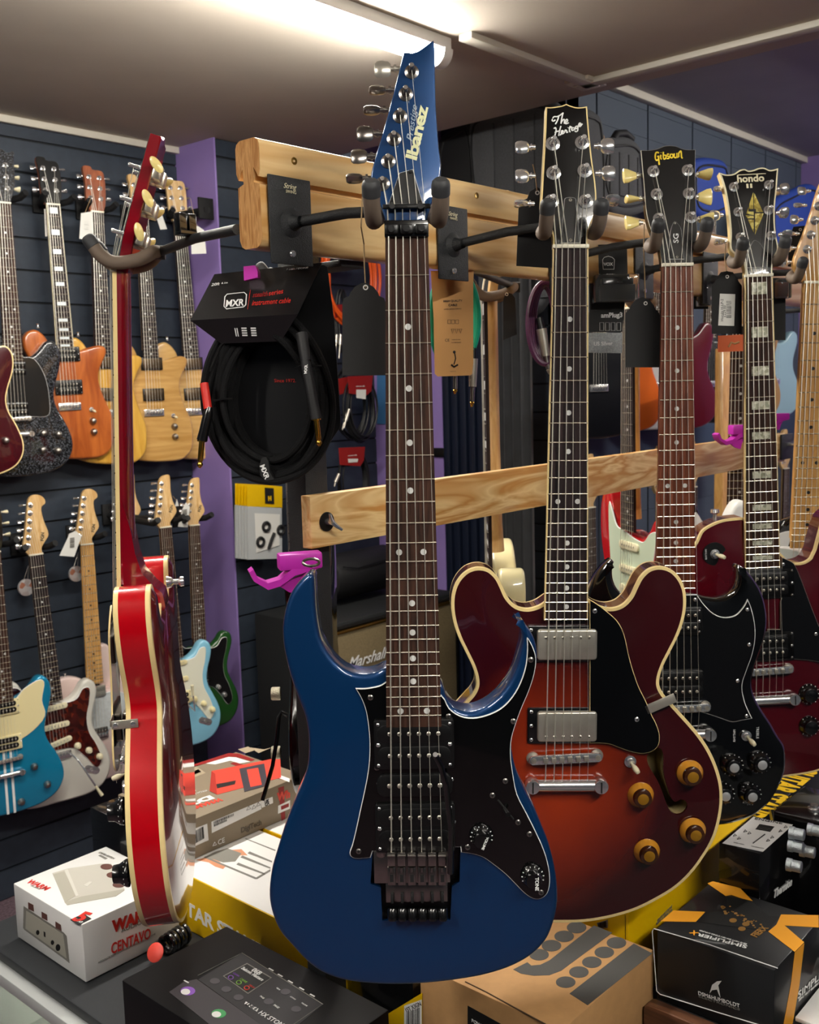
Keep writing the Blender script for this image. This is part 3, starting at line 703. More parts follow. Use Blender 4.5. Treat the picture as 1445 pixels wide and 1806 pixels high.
# ================================================================== 2. the semi-hollow with f-holes (also used for the cherry one seen from the side)
FHr = gframe((1007, 437), (999, 1092.6), .7194*.6287, into(1)); G = GF(FHr)
ch = lambda p: cr(770, 960, 2.579, p)
half = [(697, 250), (740, 278), (790, 290), (840, 278), (880, 240), (905, 190), (930, 145), (970, 110), (1020, 100), (1070, 115), (1110, 155), (1133, 210), (1137, 280), (1125, 350), (1100, 420), (1065, 490), (1035, 550), (1018, 600), (1015, 640), (1030, 675), (1060, 710), (1100, 755), (1150, 810), (1200, 870), (1245, 940), (1280, 1020), (1300, 1100), (1302, 1180), (1290, 1260), (1265, 1340), (1220, 1420), (1160, 1500), (1090, 1565), (1010, 1615), (920, 1660), (830, 1690), (740, 1710), (660, 1720)]
ybh = .012
def rel(g, pts, y, cxp):      # pixel outline -> local points relative to the centre line through pixel column cxp
    out = []
    for p in pts: out.append(g.loc(*p, y))
    return out
H_ = rel(G, ch(half), ybh, 0); xc = (G.loc(*ch([(592, 1100)])[0], ybh))[0]
H335 = [(p[0]-xc, p[1]) for p in H_]
b0 = G.loc(*ch([(591, 1722)])[0], ybh)
out335 = H335 + [(0, b0[1])] + [(-x, z) for x, z in H335[::-1]]
fh_ = ch([(955, 962), (962, 1000), (985, 1040), (1008, 1080), (1028, 1130), (1045, 1178), (1065, 1212), (1095, 1228), (1125, 1218), (1142, 1190), (1133, 1166), (1110, 1158), (1085, 1168), (1068, 1155), (1052, 1112), (1037, 1060), (1030, 1010), (1033, 965), (1024, 932), (1000, 922), (972, 938)])
f335 = [V((p[0]-xc, p[1])) for p in rel(G, fh_, ybh-.004, 0)]
def holes335():
    a = smooth_closed([(p.x, p.y) for p in f335], 2); return [a, [V((-p.x, p.y)) for p in a][::-1]]
def burst(name, c0, c1, sx=.165, cz=-.67):
    """sunburst stain: warm centre to dark rim, a property of the lacquer itself"""
    if name in MATS: return MATS[name]
    m = bpy.data.materials.new(name); m.use_nodes = True; nt = m.node_tree; b = nt.nodes['Principled BSDF']; Lk = nt.links.new
    tc = nt.nodes.new('ShaderNodeTexCoord'); mp = nt.nodes.new('ShaderNodeMapping'); mp.vector_type = 'TEXTURE'
    mp.inputs['Location'].default_value = (-.01, 0, cz); mp.inputs['Scale'].default_value = (sx, 1, .21)
    Lk(tc.outputs['Object'], mp.inputs['Vector']); sp = nt.nodes.new('ShaderNodeSeparateXYZ'); Lk(mp.outputs['Vector'], sp.inputs[0])
    cb = nt.nodes.new('ShaderNodeCombineXYZ'); Lk(sp.outputs[0], cb.inputs[0]); Lk(sp.outputs[2], cb.inputs[2])
    ln_ = nt.nodes.new('ShaderNodeVectorMath'); ln_.operation = 'LENGTH'; Lk(cb.outputs[0], ln_.inputs[0])
    n = nt.nodes.new('ShaderNodeTexNoise'); n.inputs['Scale'].default_value = 9; n.inputs['Detail'].default_value = 5; Lk(tc.outputs['Object'], n.inputs['Vector'])
    ad = nt.nodes.new('ShaderNodeMath'); ad.operation = 'MULTIPLY_ADD'; ad.inputs[1].default_value = .35; Lk(n.outputs['Fac'], ad.inputs[0]); Lk(ln_.outputs['Value'], ad.inputs[2])
    r = nt.nodes.new('ShaderNodeValToRGB'); r.color_ramp.elements[0].position = .25; r.color_ramp.elements[1].position = 1.15
    r.color_ramp.elements[0].color = (*lin(c0), 1); r.color_ramp.elements[1].color = (*lin(c1), 1); r.color_ramp.elements[1].position = 1.0
    Lk(ad.outputs[0], r.inputs['Fac']); Lk(r.outputs['Color'], b.inputs['Base Color'])
    b.inputs['Roughness'].default_value = .25; b.inputs['Coat Weight'].default_value = 1; b.inputs['Coat Roughness'].default_value = .04
    MATS[name] = m; return m
M_hburst = burst('cherry_brown_burst', '#a5330b', '#320408')
T = thing('semi_hollow_guitar', 'dark cherry burst semi-hollow guitar with f-holes behind the blue guitar', 'guitar', FHr, NEAR); HER = T
def body335(T, mats, dx=0, holes=True):
    P = smooth_closed([(x+dx, z) for x, z in out335], 4, sharp=(0, len(out335)-1)); mb = MB()
    hl = [[V((q.x+dx, q.y)) for q in h] for h in holes335()] if holes else ()
    slab(mb, P, [(.0042, 0, 1), (.0006, .0002, 1), (0, .001, 1), (0, .0062, 0), (0, .038, 1), (0, .0432, 1), (.0006, .044, 1), (.004, .0443, 3), (.013, .0485, 3)], 3, back_mi=3, y0=ybh, arch=.007, holes=hl, hole_depth=.036, hole_mi=(3, 2), grid=.011, arch_w=.07)
    return mb.build('body', mats, T, ang=32)
M_holein = mat('bare_maple_inside', '#8a7a52', .8)
body335(T, [M_wred, M_cream, M_holein, M_hburst], dx=xc)
ytop = ybh-.006
gp = ch([(697, 250), (730, 270), (770, 300), (820, 345), (845, 385), (860, 430), (877, 510), (897, 580), (922, 650), (952, 710), (977, 770), (1002, 820), (1016, 870), (1010, 915), (985, 940), (940, 952), (890, 945), (830, 925), (790, 910), (750, 905), (697, 905)])
guard(T, G.many(gp, ytop-.006), ytop-.004, [M_gloss, M_cream], n=4, sharp=(0, 20), edge=.0009)
for q in ch([(720, 303), (912, 796)]): x, z = G.loc(*q, ytop-.006); screw(T, x, ytop-.0065, z, .003)
add_neck(T, .0425, .0545, -.4535, M_rose3, M_wred, .6287, 22, binding=M_cream, heel_z=-.41)
add_nut(T, .0435)
for cz in (455, 827):
    x, z = G.loc(*ch([(590, cz)])[0], ytop-.006)
    P_ = MB(); slab(P_, hrect(x, z, .097, .046, .002), rounded(.001, .005, 0, 2), y0=ytop-.004); rg = P_.build('pickup_ring', M_gloss2, T)
    for sx in (-1, 1):
        for sz in (-.018, 0, .018): screw(rg, x+sx*.0435, ytop-.0042, z+sz, .0022)
    P_ = MB(); slab(P_, hrect(x+.001, z, .0745, .0385, .004), rounded(.0022, .010, 0, 3), y0=ytop-.0105); pk_ = P_.build('pickup', M_nickel, T)
    for i in range(6): screw(pk_, x-.0255+i*.0107, ytop-.0105, z+(.0095 if cz == 455 else -.0125), .0022, M_nickel, name='pole_piece')
x, z = G.loc(*ch([(588, 975)])[0], ytop-.01); tom(T, x+.0, ytop, z, w_=.092, ang=-.045); tz_ = z
x, z2 = G.loc(*ch([(591, 1097)])[0], ytop-.01); stoptail(T, x, ytop, z2, w_=.104); hx_ = x
x, z = G.loc(*ch([(880, 985)])[0], ytop); toggle(T, x, ytop, z)
for q in ch([(1157, 1045), (932, 1145), (1170, 1308), (960, 1402)]):
    x, z = G.loc(*q, ytop-.004); knob_hat(T, x, ytop+.001, z, .0168, .017, M_amber, M_amberd, mat('knob_insert', '#c08a2a', .3, .6))
x, z = G.loc(*ch([(1015, 720)])[0], ytop); mb = MB(); mb.box((x-.020, ytop-.0065, z-.006), (x+.020, ytop-.0045, z+.006), 0, .0006, M=Matrix.Translation((x, 0, z)) @ Matrix.Rotation(-.42, 4, 'Y') @ Matrix.Translation((-x, 0, -z))); mb.build('guard_bracket', M_nickel, T)
HF = hsframe(math.radians(12), .004); HG = GF(FHr @ HF); hh = lambda p: cr(880, 160, 2.5575, p)
hs = hh([(246, 700), (244, 655), (230, 610), (205, 560), (190, 525), (192, 470), (197, 380), (207, 200), (212, 72), (235, 73), (262, 70), (287, 65), (305, 58), (323, 66), (350, 73), (375, 73), (399, 69), (405, 150), (420, 300), (437, 420), (441, 500), (432, 560), (413, 605), (402, 645), (402, 700)])
Ph = smooth_closed(HG.many(hs), 4, sharp=(0, 8, 12, 16, 24)); mb = MB(); slab(mb, Ph, [(.0018, 0, 1), (0, .0008, 1), (0, .003, 0), (0, .013, 2), (.001, .014, 2)], 3, back_mi=2); mb.xf(HF); mb.build('headstock', [M_cream, M_cream, M_wred, M_gloss2], T)
hp = []
for q in hh([(243, 240), (247, 372), (238, 500), (376, 235), (387, 362), (392, 500)]):
    x, z = HG.loc(*q); post(T, x, 0, z, M=HF, r=.0052); hp.append(HF @ V((x, -.009, z)))
for q, s, t in zip(hh([(165, 255), (165, 385), (160, 510), (430, 250), (435, 373), (452, 495)]), (-1, -1, -1, 1, 1, 1), (.3, .2, 1.4, .1, .0, 1.2)):
    x, z = HG.loc(*q, .010); tuner_btn(T, x, .010, z, s, M=HF, turn=t, stem=.008, size=1.15)
tc = hh([(293, 520), (297, 488), (310, 483), (333, 483), (346, 488), (350, 520), (365, 690), (278, 690)]); P_ = MB(); slab(P_, smooth_closed(HG.many(tc), 3, sharp=(6, 7)), [(.0007, 0, 1), (0, .001, 1), (0, .002, 0)], 0, y0=-.002); P_.xf(HF); tcv = P_.build('truss_rod_cover', [M_gloss2, M_whiteline], T)
for q in hh([(322, 496), (323, 677)]): x, z = HG.loc(*q); o = screw(tcv, x, -.002, z, .002, M_nickel); o.data.transform(HF)
def strings_gibson(T, hp, tz, xb, wb=.0515, wnut=.0355, ys=-.0015, yb=-.0035):
    order = [hp[2], hp[1], hp[0], hp[3], hp[4], hp[5]]
    for i in range(6):
        xs = xb - wb/2 + wb*i/5; xn = -wnut/2+wnut*i/5; mb = MB()
        mb.tube([(xs, yb, tz-.048), (xs, -.0085 if False else yb-.001, tz), (xn, -.003, .001), tuple(order[i])], STR_R[i], seg=6); mb.build('string', M_steel, T)
for i in range(6):
    order = [hp[2], hp[1], hp[0], hp[3], hp[4], hp[5]]; xs = hx_-.0265+.0106*i; xn = -.0177+.00708*i
    mb = MB(); mb.tube([(xs, ytop-.010, z2), (xs, -.0085, tz_), (xn, -.003, .001), tuple(order[i])], STR_R[i], seg=6); mb.build('string', M_steel, T)
M3 = FHr @ HF
def stroke(T, name, frame, G_, pts_list, r, m, yo=-.0006):
    """hand-drawn lettering strokes as thin flat ribbons on the headstock face"""
    mb = MB()
    for pts in pts_list:
        L = G_.many(pts); P = [(x, yo, z) for x, z in L]
        Q = []
        n = len(P)
        for i in range(n-1):
            for k in range(4):
                t = k/4; p0, p1, p2, p3 = (V(P[max(i-1, 0)]), V(P[i]), V(P[i+1]), V(P[min(i+2, n-1)]))
                Q.append(.5*((2*p1)+(-p0+p2)*t+(2*p0-5*p1+4*p2-p3)*t*t+(-p0+3*p1-3*p2+p3)*t**3))
        Q.append(V(P[-1])); mb.tube(Q, r, 0, 6)
    mb.v = [V((p.x, yo+(p.y-yo)*.35, p.z)) for p in mb.v]; mb.xf(frame); return mb.build(name, m, T)
hl = lambda p: cr(880, 160, 2.5575, p)
S_ = [[(243, 125), (250, 118), (262, 118), (275, 112), (287, 103)], [(270, 113), (268, 125), (262, 140), (255, 152)], [(243, 128), (240, 135), (247, 138), (255, 132)],
      [(290, 100), (284, 125), (280, 150)], [(281, 145), (290, 132), (296, 132), (295, 150)], [(298, 146), (310, 138), (307, 130), (300, 138), (302, 150), (316, 145)],
      [(248, 172), (256, 168), (258, 182), (252, 205), (246, 207)], [(280, 160), (274, 182), (270, 205)], [(252, 190), (265, 184), (276, 182)], [(276, 202), (284, 192), (290, 183), (283, 182), (283, 196), (294, 192)],
      [(294, 192), (300, 178), (303, 182), (306, 178)], [(306, 180), (306, 190), (312, 186)], [(311, 168), (312, 167)], [(322, 160), (318, 180), (322, 188)], [(314, 170), (330, 164)],
      [(340, 168), (330, 170), (330, 180), (340, 176), (341, 168), (343, 178)], [(356, 160), (346, 164), (348, 172), (357, 168), (356, 160), (356, 180), (348, 186), (343, 182)], [(359, 160), (370, 152), (365, 147), (360, 156), (366, 163), (377, 150)]]
stroke(T, 'headstock_logo', HF, HG, [hl(s) for s in S_], .00085, M_inkw)

# ================================================================== 3. black double-horned guitar
FS = gframe((1195.8, 469), (1192, 1038), .7194*.6287, into(1)); G = GF(FS)
T = thing('electric_guitar', 'gloss black twin-horned guitar with chrome-capped knobs, right of the cherry burst semi-hollow', 'guitar', FS, NEAR); SG = T
cs = lambda p: cr(1100, 700, 2.4406, p); c7 = lambda p: cr(1260, 1290, 5.47, p)
ybs = .010
rt = cs([(318, 855), (345, 862), (385, 870), (425, 870), (458, 858), (482, 835), (497, 800), (498, 765), (492, 738), (503, 727), (530, 745), (570, 790), (600, 840), (618, 900), (625, 970), (615, 1040), (592, 1110), (568, 1180), (560, 1240), (570, 1290), (600, 1350), (640, 1410), (668, 1460)]) + c7([(690, 150), (702, 250), (698, 370), (675, 460), (640, 540), (560, 680), (480, 760), (380, 830), (250, 880), (100, 915)])
R_ = G.many(rt, ybs); xc = G.loc(1192, 1200, ybs)[0]
pts = R_ + [(xc, R_[-1][1]-.002)] + [(2*xc-x, z) for x, z in R_[::-1]]
n_ = len(rt); pts2 = []
for i, (x, z) in enumerate(pts):
    if i > n_ and z > -.50: x -= .0; z += .012*max(0, min(1, (z+.50)/.06))
    pts2.append((x, z))
body_slab(T, pts2, ybs, .035, [(.011, 0, 0), (.004, .0018, 0), (.001, .005, 0), (0, .009, 0), (0, .027, 0), (.003, .032, 0), (.008, .035, 0)], [M_gloss], n=4, sharp=(8, len(pts)-9))
gr = cs([(316, 850), (345, 890), (385, 930), (430, 948), (480, 940), (515, 905), (535, 870), (548, 900), (565, 970), (568, 1040), (555, 1110), (530, 1180), (512, 1240), (522, 1310), (555, 1385), (510, 1393), (470, 1400), (420, 1385), (370, 1368), (300, 1350)])
g_ = G.many(gr, ybs-.002); gl = [(2*xc-x, z) for x, z in g_[::-1]]
guard(T, g_+gl, ybs, [M_gloss2, M_whiteline], n=4, sharp=(0, 6, 14, 25, 33, 39), edge=.0012)
for q in cs([(308, 872), (533, 915), (541, 1066), (491, 1222), (530, 1373)]): x, z = G.loc(*q, ybs-.002); screw(T, x, ybs-.0025, z, .0028, cross=False)
add_neck(T, .0425, .0555, -.4545, M_rose2, M_gloss2, .6287, 22, heel_z=-.43)
add_nut(T, .0432)
x, z = G.loc(*cs([(233, 968)])[0], ybs-.008); humbucker(T, x, ybs-.0025, z, w_=.068, h_=.036, ring=M_black, ringw=.072, ringh=.040, top=-.0055)
x, z = G.loc(*cs([(238, 1238)])[0], ybs-.008); humbucker(T, x, ybs-.0025, z, w_=.072, h_=.040, top=-.009)
x, z = G.loc(*cs([(245, 1340)])[0], ybs-.008); tom(T, x, ybs, z, w_=.086, ang=-.02); tz_ = z
x, z2 = G.loc(*cs([(240, 1453)])[0], ybs-.008); stoptail(T, x, ybs, z2, w_=.104); hx_ = x
for q in ((1290, 1348), (1339, 1343), (1275, 1398), (1322, 1399)):
    x, z = G.loc(*q, ybs); knob_hat(T, x, ybs, z, .0165, .016, M_gloss2, M_gloss2, mat('brushed_cap', '#c4c6c8', .35, .5), M_inkw)
x, z = G.loc(1316, 1297, ybs); toggle(T, x, ybs, z); zz = z
text(T, 'switch_lettering', 'RHYTHM', V((x-.017, ybs-.0003, z)), Z, -X, M_inkw, w=.018, world=False, ex=.0001); text(T, 'switch_lettering', 'TREBLE', V((x+.017, ybs-.0003, z+.004)), -Z, X, M_inkw, w=.018, world=False, ex=.0001)
HF = hsframe(math.radians(14), .004); HG = GF(FS @ HF)
hs = hh([(735, 790), (733, 760), (722, 700), (692, 640), (668, 560), (655, 420), (641, 268), (680, 268), (715, 262), (745, 250), (768, 247), (800, 250), (830, 262), (860, 266), (888, 265), (887, 400), (891, 560), (896, 640), (884, 700), (876, 745), (878, 790)])
Ph = smooth_closed(HG.many(hs), 4, sharp=(0, 6, 10, 14, 20)); mb = MB(); slab(mb, Ph, [(.0007, 0, 1), (0, .0006, 1), (0, .0016, 0), (0, .0135, 0), (.001, .0145, 0)], 0); mb.xf(HF); mb.build('headstock', [M_gloss2, M_nickel], T)
hp = []
for q in hh([(697, 365), (712, 468), (722, 578), (852, 360), (857, 465), (866, 572)]):
    x, z = HG.loc(*q); post(T, x, 0, z, M=HF, r=.005, h=.014); hp.append(HF @ V((x, -.008, z)))
for q, s, t in zip(hh([(640, 383), (652, 488), (650, 595), (890, 378), (890, 480), (895, 580)]), (-1, -1, -1, 1, 1, 1), (.2, 1.3, .3, 1.4, .15, 1.2)):
    x, z = HG.loc(*q, .012); tuner_btn(T, x, .012, z, s, M=HF, m=M_tusk, kind='tulip', turn=t, stem=.003 if s > 0 else .006, size=1.15)
tc = hh([(762, 762), (768, 700), (772, 640), (780, 610), (793, 590), (806, 600), (820, 620), (826, 660), (828, 700), (836, 762)]); P_ = MB(); slab(P_, smooth_closed(HG.many(tc), 3, sharp=(0, 9)), [(.0006, 0, 1), (0, .001, 1), (0, .002, 0)], 0, y0=-.002); P_.xf(HF); tcv = P_.build('truss_rod_cover', [M_gloss2, M_whiteline], T)
for q in hh([(793, 600), (803, 752)]): x, z = HG.loc(*q); o = screw(tcv, x, -.002, z, .0018, M_nickel); o.data.transform(HF)
M3 = FS @ HF; a_ = HG.loc(*hh([(797, 690)])[0]), HG.loc(*hh([(797, 648)])[0])
A_, B__ = M3 @ V((a_[0][0], -.0026, a_[0][1])), M3 @ V((a_[1][0], -.0026, a_[1][1])); nn = M3.to_3x3() @ V((0, -1, 0))
text(T, 'truss_cover_lettering', 'SG', (A_+B__)/2, B__-A_, nn.cross(B__-A_), M_inkw, w=.0135, h=.0072, bold=.01)
S_ = [[(722, 282), (714, 278), (707, 285), (706, 305), (712, 315), (720, 308), (721, 298)], [(721, 298), (722, 318), (724, 335)], [(714, 298), (724, 296)], [(731, 290), (730, 305), (735, 310)], [(731, 281), (731, 280)],
      [(742, 277), (742, 300), (745, 309), (753, 305), (754, 294), (746, 291)], [(768, 288), (761, 287), (760, 295), (768, 299), (766, 306), (758, 306)], [(778, 285), (773, 292), (775, 302), (782, 303), (786, 294), (781, 285)],
      [(791, 284), (791, 299), (797, 303), (803, 297), (803, 282)], [(803, 296), (809, 303)], [(812, 300), (811, 280)], [(811, 284), (820, 272), (823, 284), (824, 300), (829, 306)]]
stroke(T, 'headstock_logo', HF, HG, [hl(s) for s in S_], .0011, mat('logo_gold', '#f0cf3a', .35, .3))
for i in range(6):
    order = [hp[2], hp[1], hp[0], hp[3], hp[4], hp[5]]; xs = hx_-.0265+.0106*i; xn = -.0177+.00708*i
    mb = MB(); mb.tube([(xs, ybs-.010, z2), (xs, -.006, tz_), (xn, -.003, .001), tuple(order[i])], STR_R[i], seg=6); mb.build('string', M_steel, T)

# ================================================================== 4. wine red single-cut
FO = gframe((1339, 487.7), (1345.7, 1001.2), .7194*.6287, into(1)); G = GF(FO)
T = thing('electric_guitar', 'dark red single-cut guitar with block inlays and a gold diamond on its headstock', 'guitar', FO, NEAR); HON = T
LP = [(-28, 250), (-60, 262), (-100, 257), (-130, 233), (-143, 190), (-140, 150), (-124, 105), (-117, 70), (-122, 35), (-145, -10), (-164, -60), (-164, -100), (-142, -138), (-95, -163), (-45, -171), (0, -173), (45, -171), (95, -163), (142, -138), (164, -100), (164, -60), (145, -10), (122, 35), (117, 70), (124, 105), (138, 150), (143, 185), (138, 215), (122, 233), (103, 232), (84, 212), (66, 194), (45, 184), (28, 184)]
ybo = .011
po = [(x/1000, -.6287+z/1000) for x, z in LP]
lb = G.many([(1229, 955), (1239, 935.6), (1256, 924.5), (1276, 917), (1297, 914), (1311, 913)], ybo)
rb = G.many([(1445, 958), (1430, 984), (1411, 993), (1393, 990), (1379, 977)], ybo)
po = [lb[5], lb[4], lb[3], lb[2], lb[1], lb[0]] + po[5:27] + [(.150, -.400), (.140, -.372), (.122, -.366)] + [(.103, -.378)] + rb[1:]
mb = MB(); P = smooth_closed(po, 4, sharp=(0, len(po)-1))
slab(mb, P, [(.0035, 0, 1), (.0005, .0002, 1), (0, .001, 1), (0, .007, 2), (0, .046, 2), (.002, .049, 2)], 0, back_mi=2, y0=ybo, arch=.008, arch_w=.05, grid=.016, holes=[])
mb.build('body', [M_hond, M_cream, M_hond], T, ang=32)
yt_ = ybo-.007
gp = cs([(682, 690), (705, 700), (732, 715), (757, 765), (782, 830), (812, 910), (842, 985), (872, 1060), (880, 1110), (860, 1140), (800, 1134), (700, 1128), (620, 1128), (620, 1000), (675, 1000), (675, 880), (680, 870)])
guard(T, G.many(gp, yt_-.005), yt_-.003, [M_gloss2, M_nickel], n=3, sharp=(0, 12, 13, 14, 15, 16), edge=.0008)
for q in cs([(687, 720), (828, 1020)]): x, z = G.loc(*q, yt_-.005); screw(T, x, yt_-.0058, z, .0028, cross=False)
add_neck(T, .0425, .056, -.4565, M_rose, M_hond, .6287, 22, binding=M_cream, heel_z=-.38, mark='block', mk_mat=M_pearl)
add_nut(T, .0437)
for cz, nm in ((805, 0), (1075, 1)):
    x, z = G.loc(*cs([(614, cz)])[0], yt_-.006); humbucker(T, x, yt_-.001, z, w_=.070, h_=.037, top=-.009, ring=M_black, ringw=.092, ringh=.048)
x, z = G.loc(*cs([(612, 1180)])[0], yt_-.008); tom(T, x, yt_, z, w_=.088, ang=-.03); tz_ = z
x, z2 = G.loc(*cs([(612, 1304)])[0], yt_-.008); stoptail(T, x, yt_, z2, w_=.106); hx_ = x
for q in cs([(796, 1277), (797, 1415)]) + [(1480, 1232), (1482, 1290)]:
    x, z = G.loc(*q, yt_); knob_hat(T, x, yt_+.001, z, .0165, .015, M_gloss2, M_gloss2, M_gloss2, M_inkw)
x, z = G.loc(*cs([(393, 676)])[0], yt_); toggle(T, x, yt_+.001, z, ring=1, d=(.6, -1, -.2))
text(T, 'switch_lettering', 'RHYTHM', V((x-.014, yt_-.0008, z)), Z, -X, M_inkw, w=.016, world=False, ex=.0001)
x, z = G.loc(*cs([(410, 522)])[0], ybo); mb = MB(); mb.lathe((x, ybo+.02, z-.008), (0, 0, 1), [(.003, 0), (.003, .012), (.0075, .015), (.0065, .020), (0, .021)], 0, 16); mb.build('strap_button', M_chrome, T)
HF = hsframe(math.radians(13), .004); HG = GF(FO @ HF)
hs = hh([(1113, 842), (1110, 800), (1098, 760), (1070, 740), (1046, 715), (1045, 640), (1036, 540), (1018, 440), (995, 368), (1025, 377), (1060, 374), (1085, 358), (1110, 352), (1128, 360), (1150, 356), (1175, 347), (1200, 347), (1225, 357), (1262, 349), (1255, 440), (1246, 540), (1250, 640), (1262, 715), (1245, 750), (1236, 790), (1235, 842)])
Ph = smooth_closed(HG.many(hs), 4, sharp=(0, 8, 18, 25)); mb = MB(); slab(mb, Ph, [(.0024, 0, 1), (0, .0006, 1), (0, .0022, 0), (0, .0135, 2), (.001, .0145, 2)], 3, back_mi=2); mb.xf(HF); mb.build('headstock', [M_cream, M_ivory, M_gloss2, M_gloss2], T)
hp = []
for q in hh([(1060, 435), (1080, 548), (1090, 662), (1218, 426), (1216, 540), (1228, 655)]):
    x, z = HG.loc(*q); post(T, x, 0, z, M=HF, r=.0045, h=.015); hp.append(HF @ V((x, -.008, z)))
for q, s, t in zip(hh([(1030, 440), (1012, 560), (1030, 680), (1252, 445), (1250, 552), (1262, 650)]), (-1, -1, -1, 1, 1, 1), (1.2, .1, 1.5, .3, .7, 1.1)):
    x, z = HG.loc(*q, .011); tuner_btn(T, x, .011, z, s, M=HF, turn=t, stem=.005, size=1.05)
tc = hh([(1118, 800), (1122, 740), (1135, 700), (1152, 676), (1172, 684), (1195, 716), (1206, 760), (1206, 800)]); P_ = MB(); slab(P_, smooth_closed(HG.many(tc), 3, sharp=(0, 7)), [(.0006, 0, 1), (0, .001, 1), (0, .002, 0)], 0, y0=-.002); P_.xf(HF); P_.build('truss_rod_cover', [M_gloss2, M_whiteline], T)
def flat(G_, pts, y=-.0006):
    return [(x, y, z) for x, z in G_.many(hh(pts))]
mb = MB()
for tri in ([(1148, 458), (1148, 534), (1130, 534), (1130, 512)], [(1126, 524), (1126, 546), (1150, 546), (1150, 562), (1117, 556)], [(1152, 462), (1192, 548), (1160, 548), (1160, 534), (1152, 534)], [(1113, 562), (1150, 566), (1150, 576), (1122, 576)], [(1124, 582), (1150, 582), (1150, 640)], [(1156, 554), (1194, 554), (1188, 572), (1156, 650)]):
    mb.prism(flat(HG, tri, -.0007), (0, .0006, 0))
mb.xf(HF); mb.build('diamond_inlay', fleck('gold_pearl', ['#8f7a2a', '#c9b24a', '#e8da7a', '#a78f34'], 160, .25, .3), T)
M3 = FO @ HF; a_ = HG.loc(*hh([(1136, 396)])[0]); O_ = M3 @ V((a_[0], -.0006, a_[1])); rx = M3.to_3x3() @ X; uz = M3.to_3x3() @ Z
text(T, 'headstock_logo', 'hondo', O_, rx, uz, M_ivory, w=.042, h=.012, bold=.03)
a_ = HG.loc(*hh([(1130, 430)])[0]); text(T, 'headstock_numeral', 'II', M3 @ V((a_[0], -.0006, a_[1])), rx, uz, M_ivory, w=.009, h=.007, bold=.02)
mb = MB(); mb.box((-.020, -.0008, -.0006), (.024, 0, .0006), 0); a_ = HG.loc(*hh([(1135, 378)])[0]); mb.xf(HF @ Matrix.Translation((a_[0], 0, a_[1]))); mb.build('logo_bar', M_ivory, T)
for i in range(6):
    order = [hp[2], hp[1], hp[0], hp[3], hp[4], hp[5]]; xs = hx_-.0265+.0106*i; xn = -.0177+.00708*i
    mb = MB(); mb.tube([(xs, yt_-.010, z2), (xs, -.010, tz_), (xn, -.003, .001), tuple(order[i])], STR_R[i], seg=6); mb.build('string', M_steel, T)

# ================================================================== 5. white guitar with the maple neck, cut by the right edge
FT = gframe((1440, 499.4), (1428, 825.8), .324, into(1)); G = GF(FT)
T = thing('electric_guitar', 'white guitar with a maple fretboard at the right edge of the rack', 'guitar', FT, NEAR); TEL = T
TELE = [(-28, 190), (-50, 205), (-90, 215), (-130, 205), (-150, 175), (-152, 140), (-135, 95), (-125, 60), (-135, 20), (-155, -30), (-165, -80), (-155, -120), (-125, -148), (-70, -160), (0, -162), (70, -160), (125, -148), (155, -120), (165, -80), (155, -30), (132, 20), (120, 60), (125, 95), (138, 130), (143, 165), (130, 190), (108, 195), (88, 180), (70, 155), (50, 145), (28, 150)]
STRAT = [(-28, 178), (-45, 172), (-62, 180), (-78, 205), (-90, 240), (-104, 262), (-122, 264), (-138, 240), (-146, 195), (-142, 140), (-128, 90), (-124, 60), (-135, 20), (-153, -30), (-161, -75), (-153, -115), (-125, -143), (-80, -154), (-30, -155), (30, -158), (80, -156), (125, -140), (152, -105), (160, -65), (153, -25), (136, 15), (121, 50), (117, 80), (123, 115), (135, 150), (141, 180), (135, 207), (116, 220), (96, 213), (78, 190), (58, 174), (40, 168), (28, 170)]
cs2 = cs([(722, 655), (708, 560), (690, 520), (684, 480)])
body_slab(T, [(x/1000, -.648+z/1000) for x, z in STRAT], .008, .044, rounded(.009, .044), [M_white, M_white], n=4)
gq = [(-28, 178), (-60, 185), (-80, 215), (-95, 235), (-98, 180), (-90, 100), (-88, 60), (-60, 20), (-40, -10), (0, -20), (60, -50), (110, -90), (125, -60), (118, 0), (95, 50), (92, 100), (105, 150), (110, 190), (85, 185), (60, 165), (28, 165)]
guard(T, [(x/1000, -.648+z/1000) for x, z in gq], .008, [mat('mint_ply', '#dfe6dc', .35, coat=.4), M_whiteline], n=4)
add_neck(T, .043, .056, -.468, M_maple, M_maple, .648, 21, heel_z=-.45, mk_mat=M_bdot)
add_nut(T, .043)
for i, z in enumerate((-.52, -.565, -.61)): single_coil(T, 0, .0055, z, M_white, ang=.0 if i < 2 else .12)
mb = MB(); mb.box((-.04, .001, -.67), (.04, .008, -.635), 0, .001); b = mb.build('bridge', M_chrome, T)
HF = hsframe(0, .010); HG = GF(FT @ HF)
hs = [(-21.5, 2), (-26, 14), (-36, 30), (-34, 48), (-22, 80), (-8, 122), (2, 160), (10, 178), (28, 190), (48, 184), (56, 165), (50, 148), (36, 140), (34, 120), (42, 90), (50, 60), (42, 40), (28, 18), (21.5, 2)]
mb = MB(); slab(mb, smooth_closed([(x/1000, z/1000) for x, z in hs], 4, sharp=(0, 18)), rounded(.002, .014, 0, 3)); mb.xf(HF); mb.build('headstock', M_maple, T)
hp = []
for i in range(6):
    x, z = -.020+.0057*i, .035+.0245*i; post(T, x, 0, z, M=HF, r=.0045); hp.append(HF @ V((x, -.008, z))); tuner_btn(T, x-.016, .011, z+.004, -1, M=HF, turn=[.2, .4, 1.3, .2, 1.2, .4][i], stem=.008)
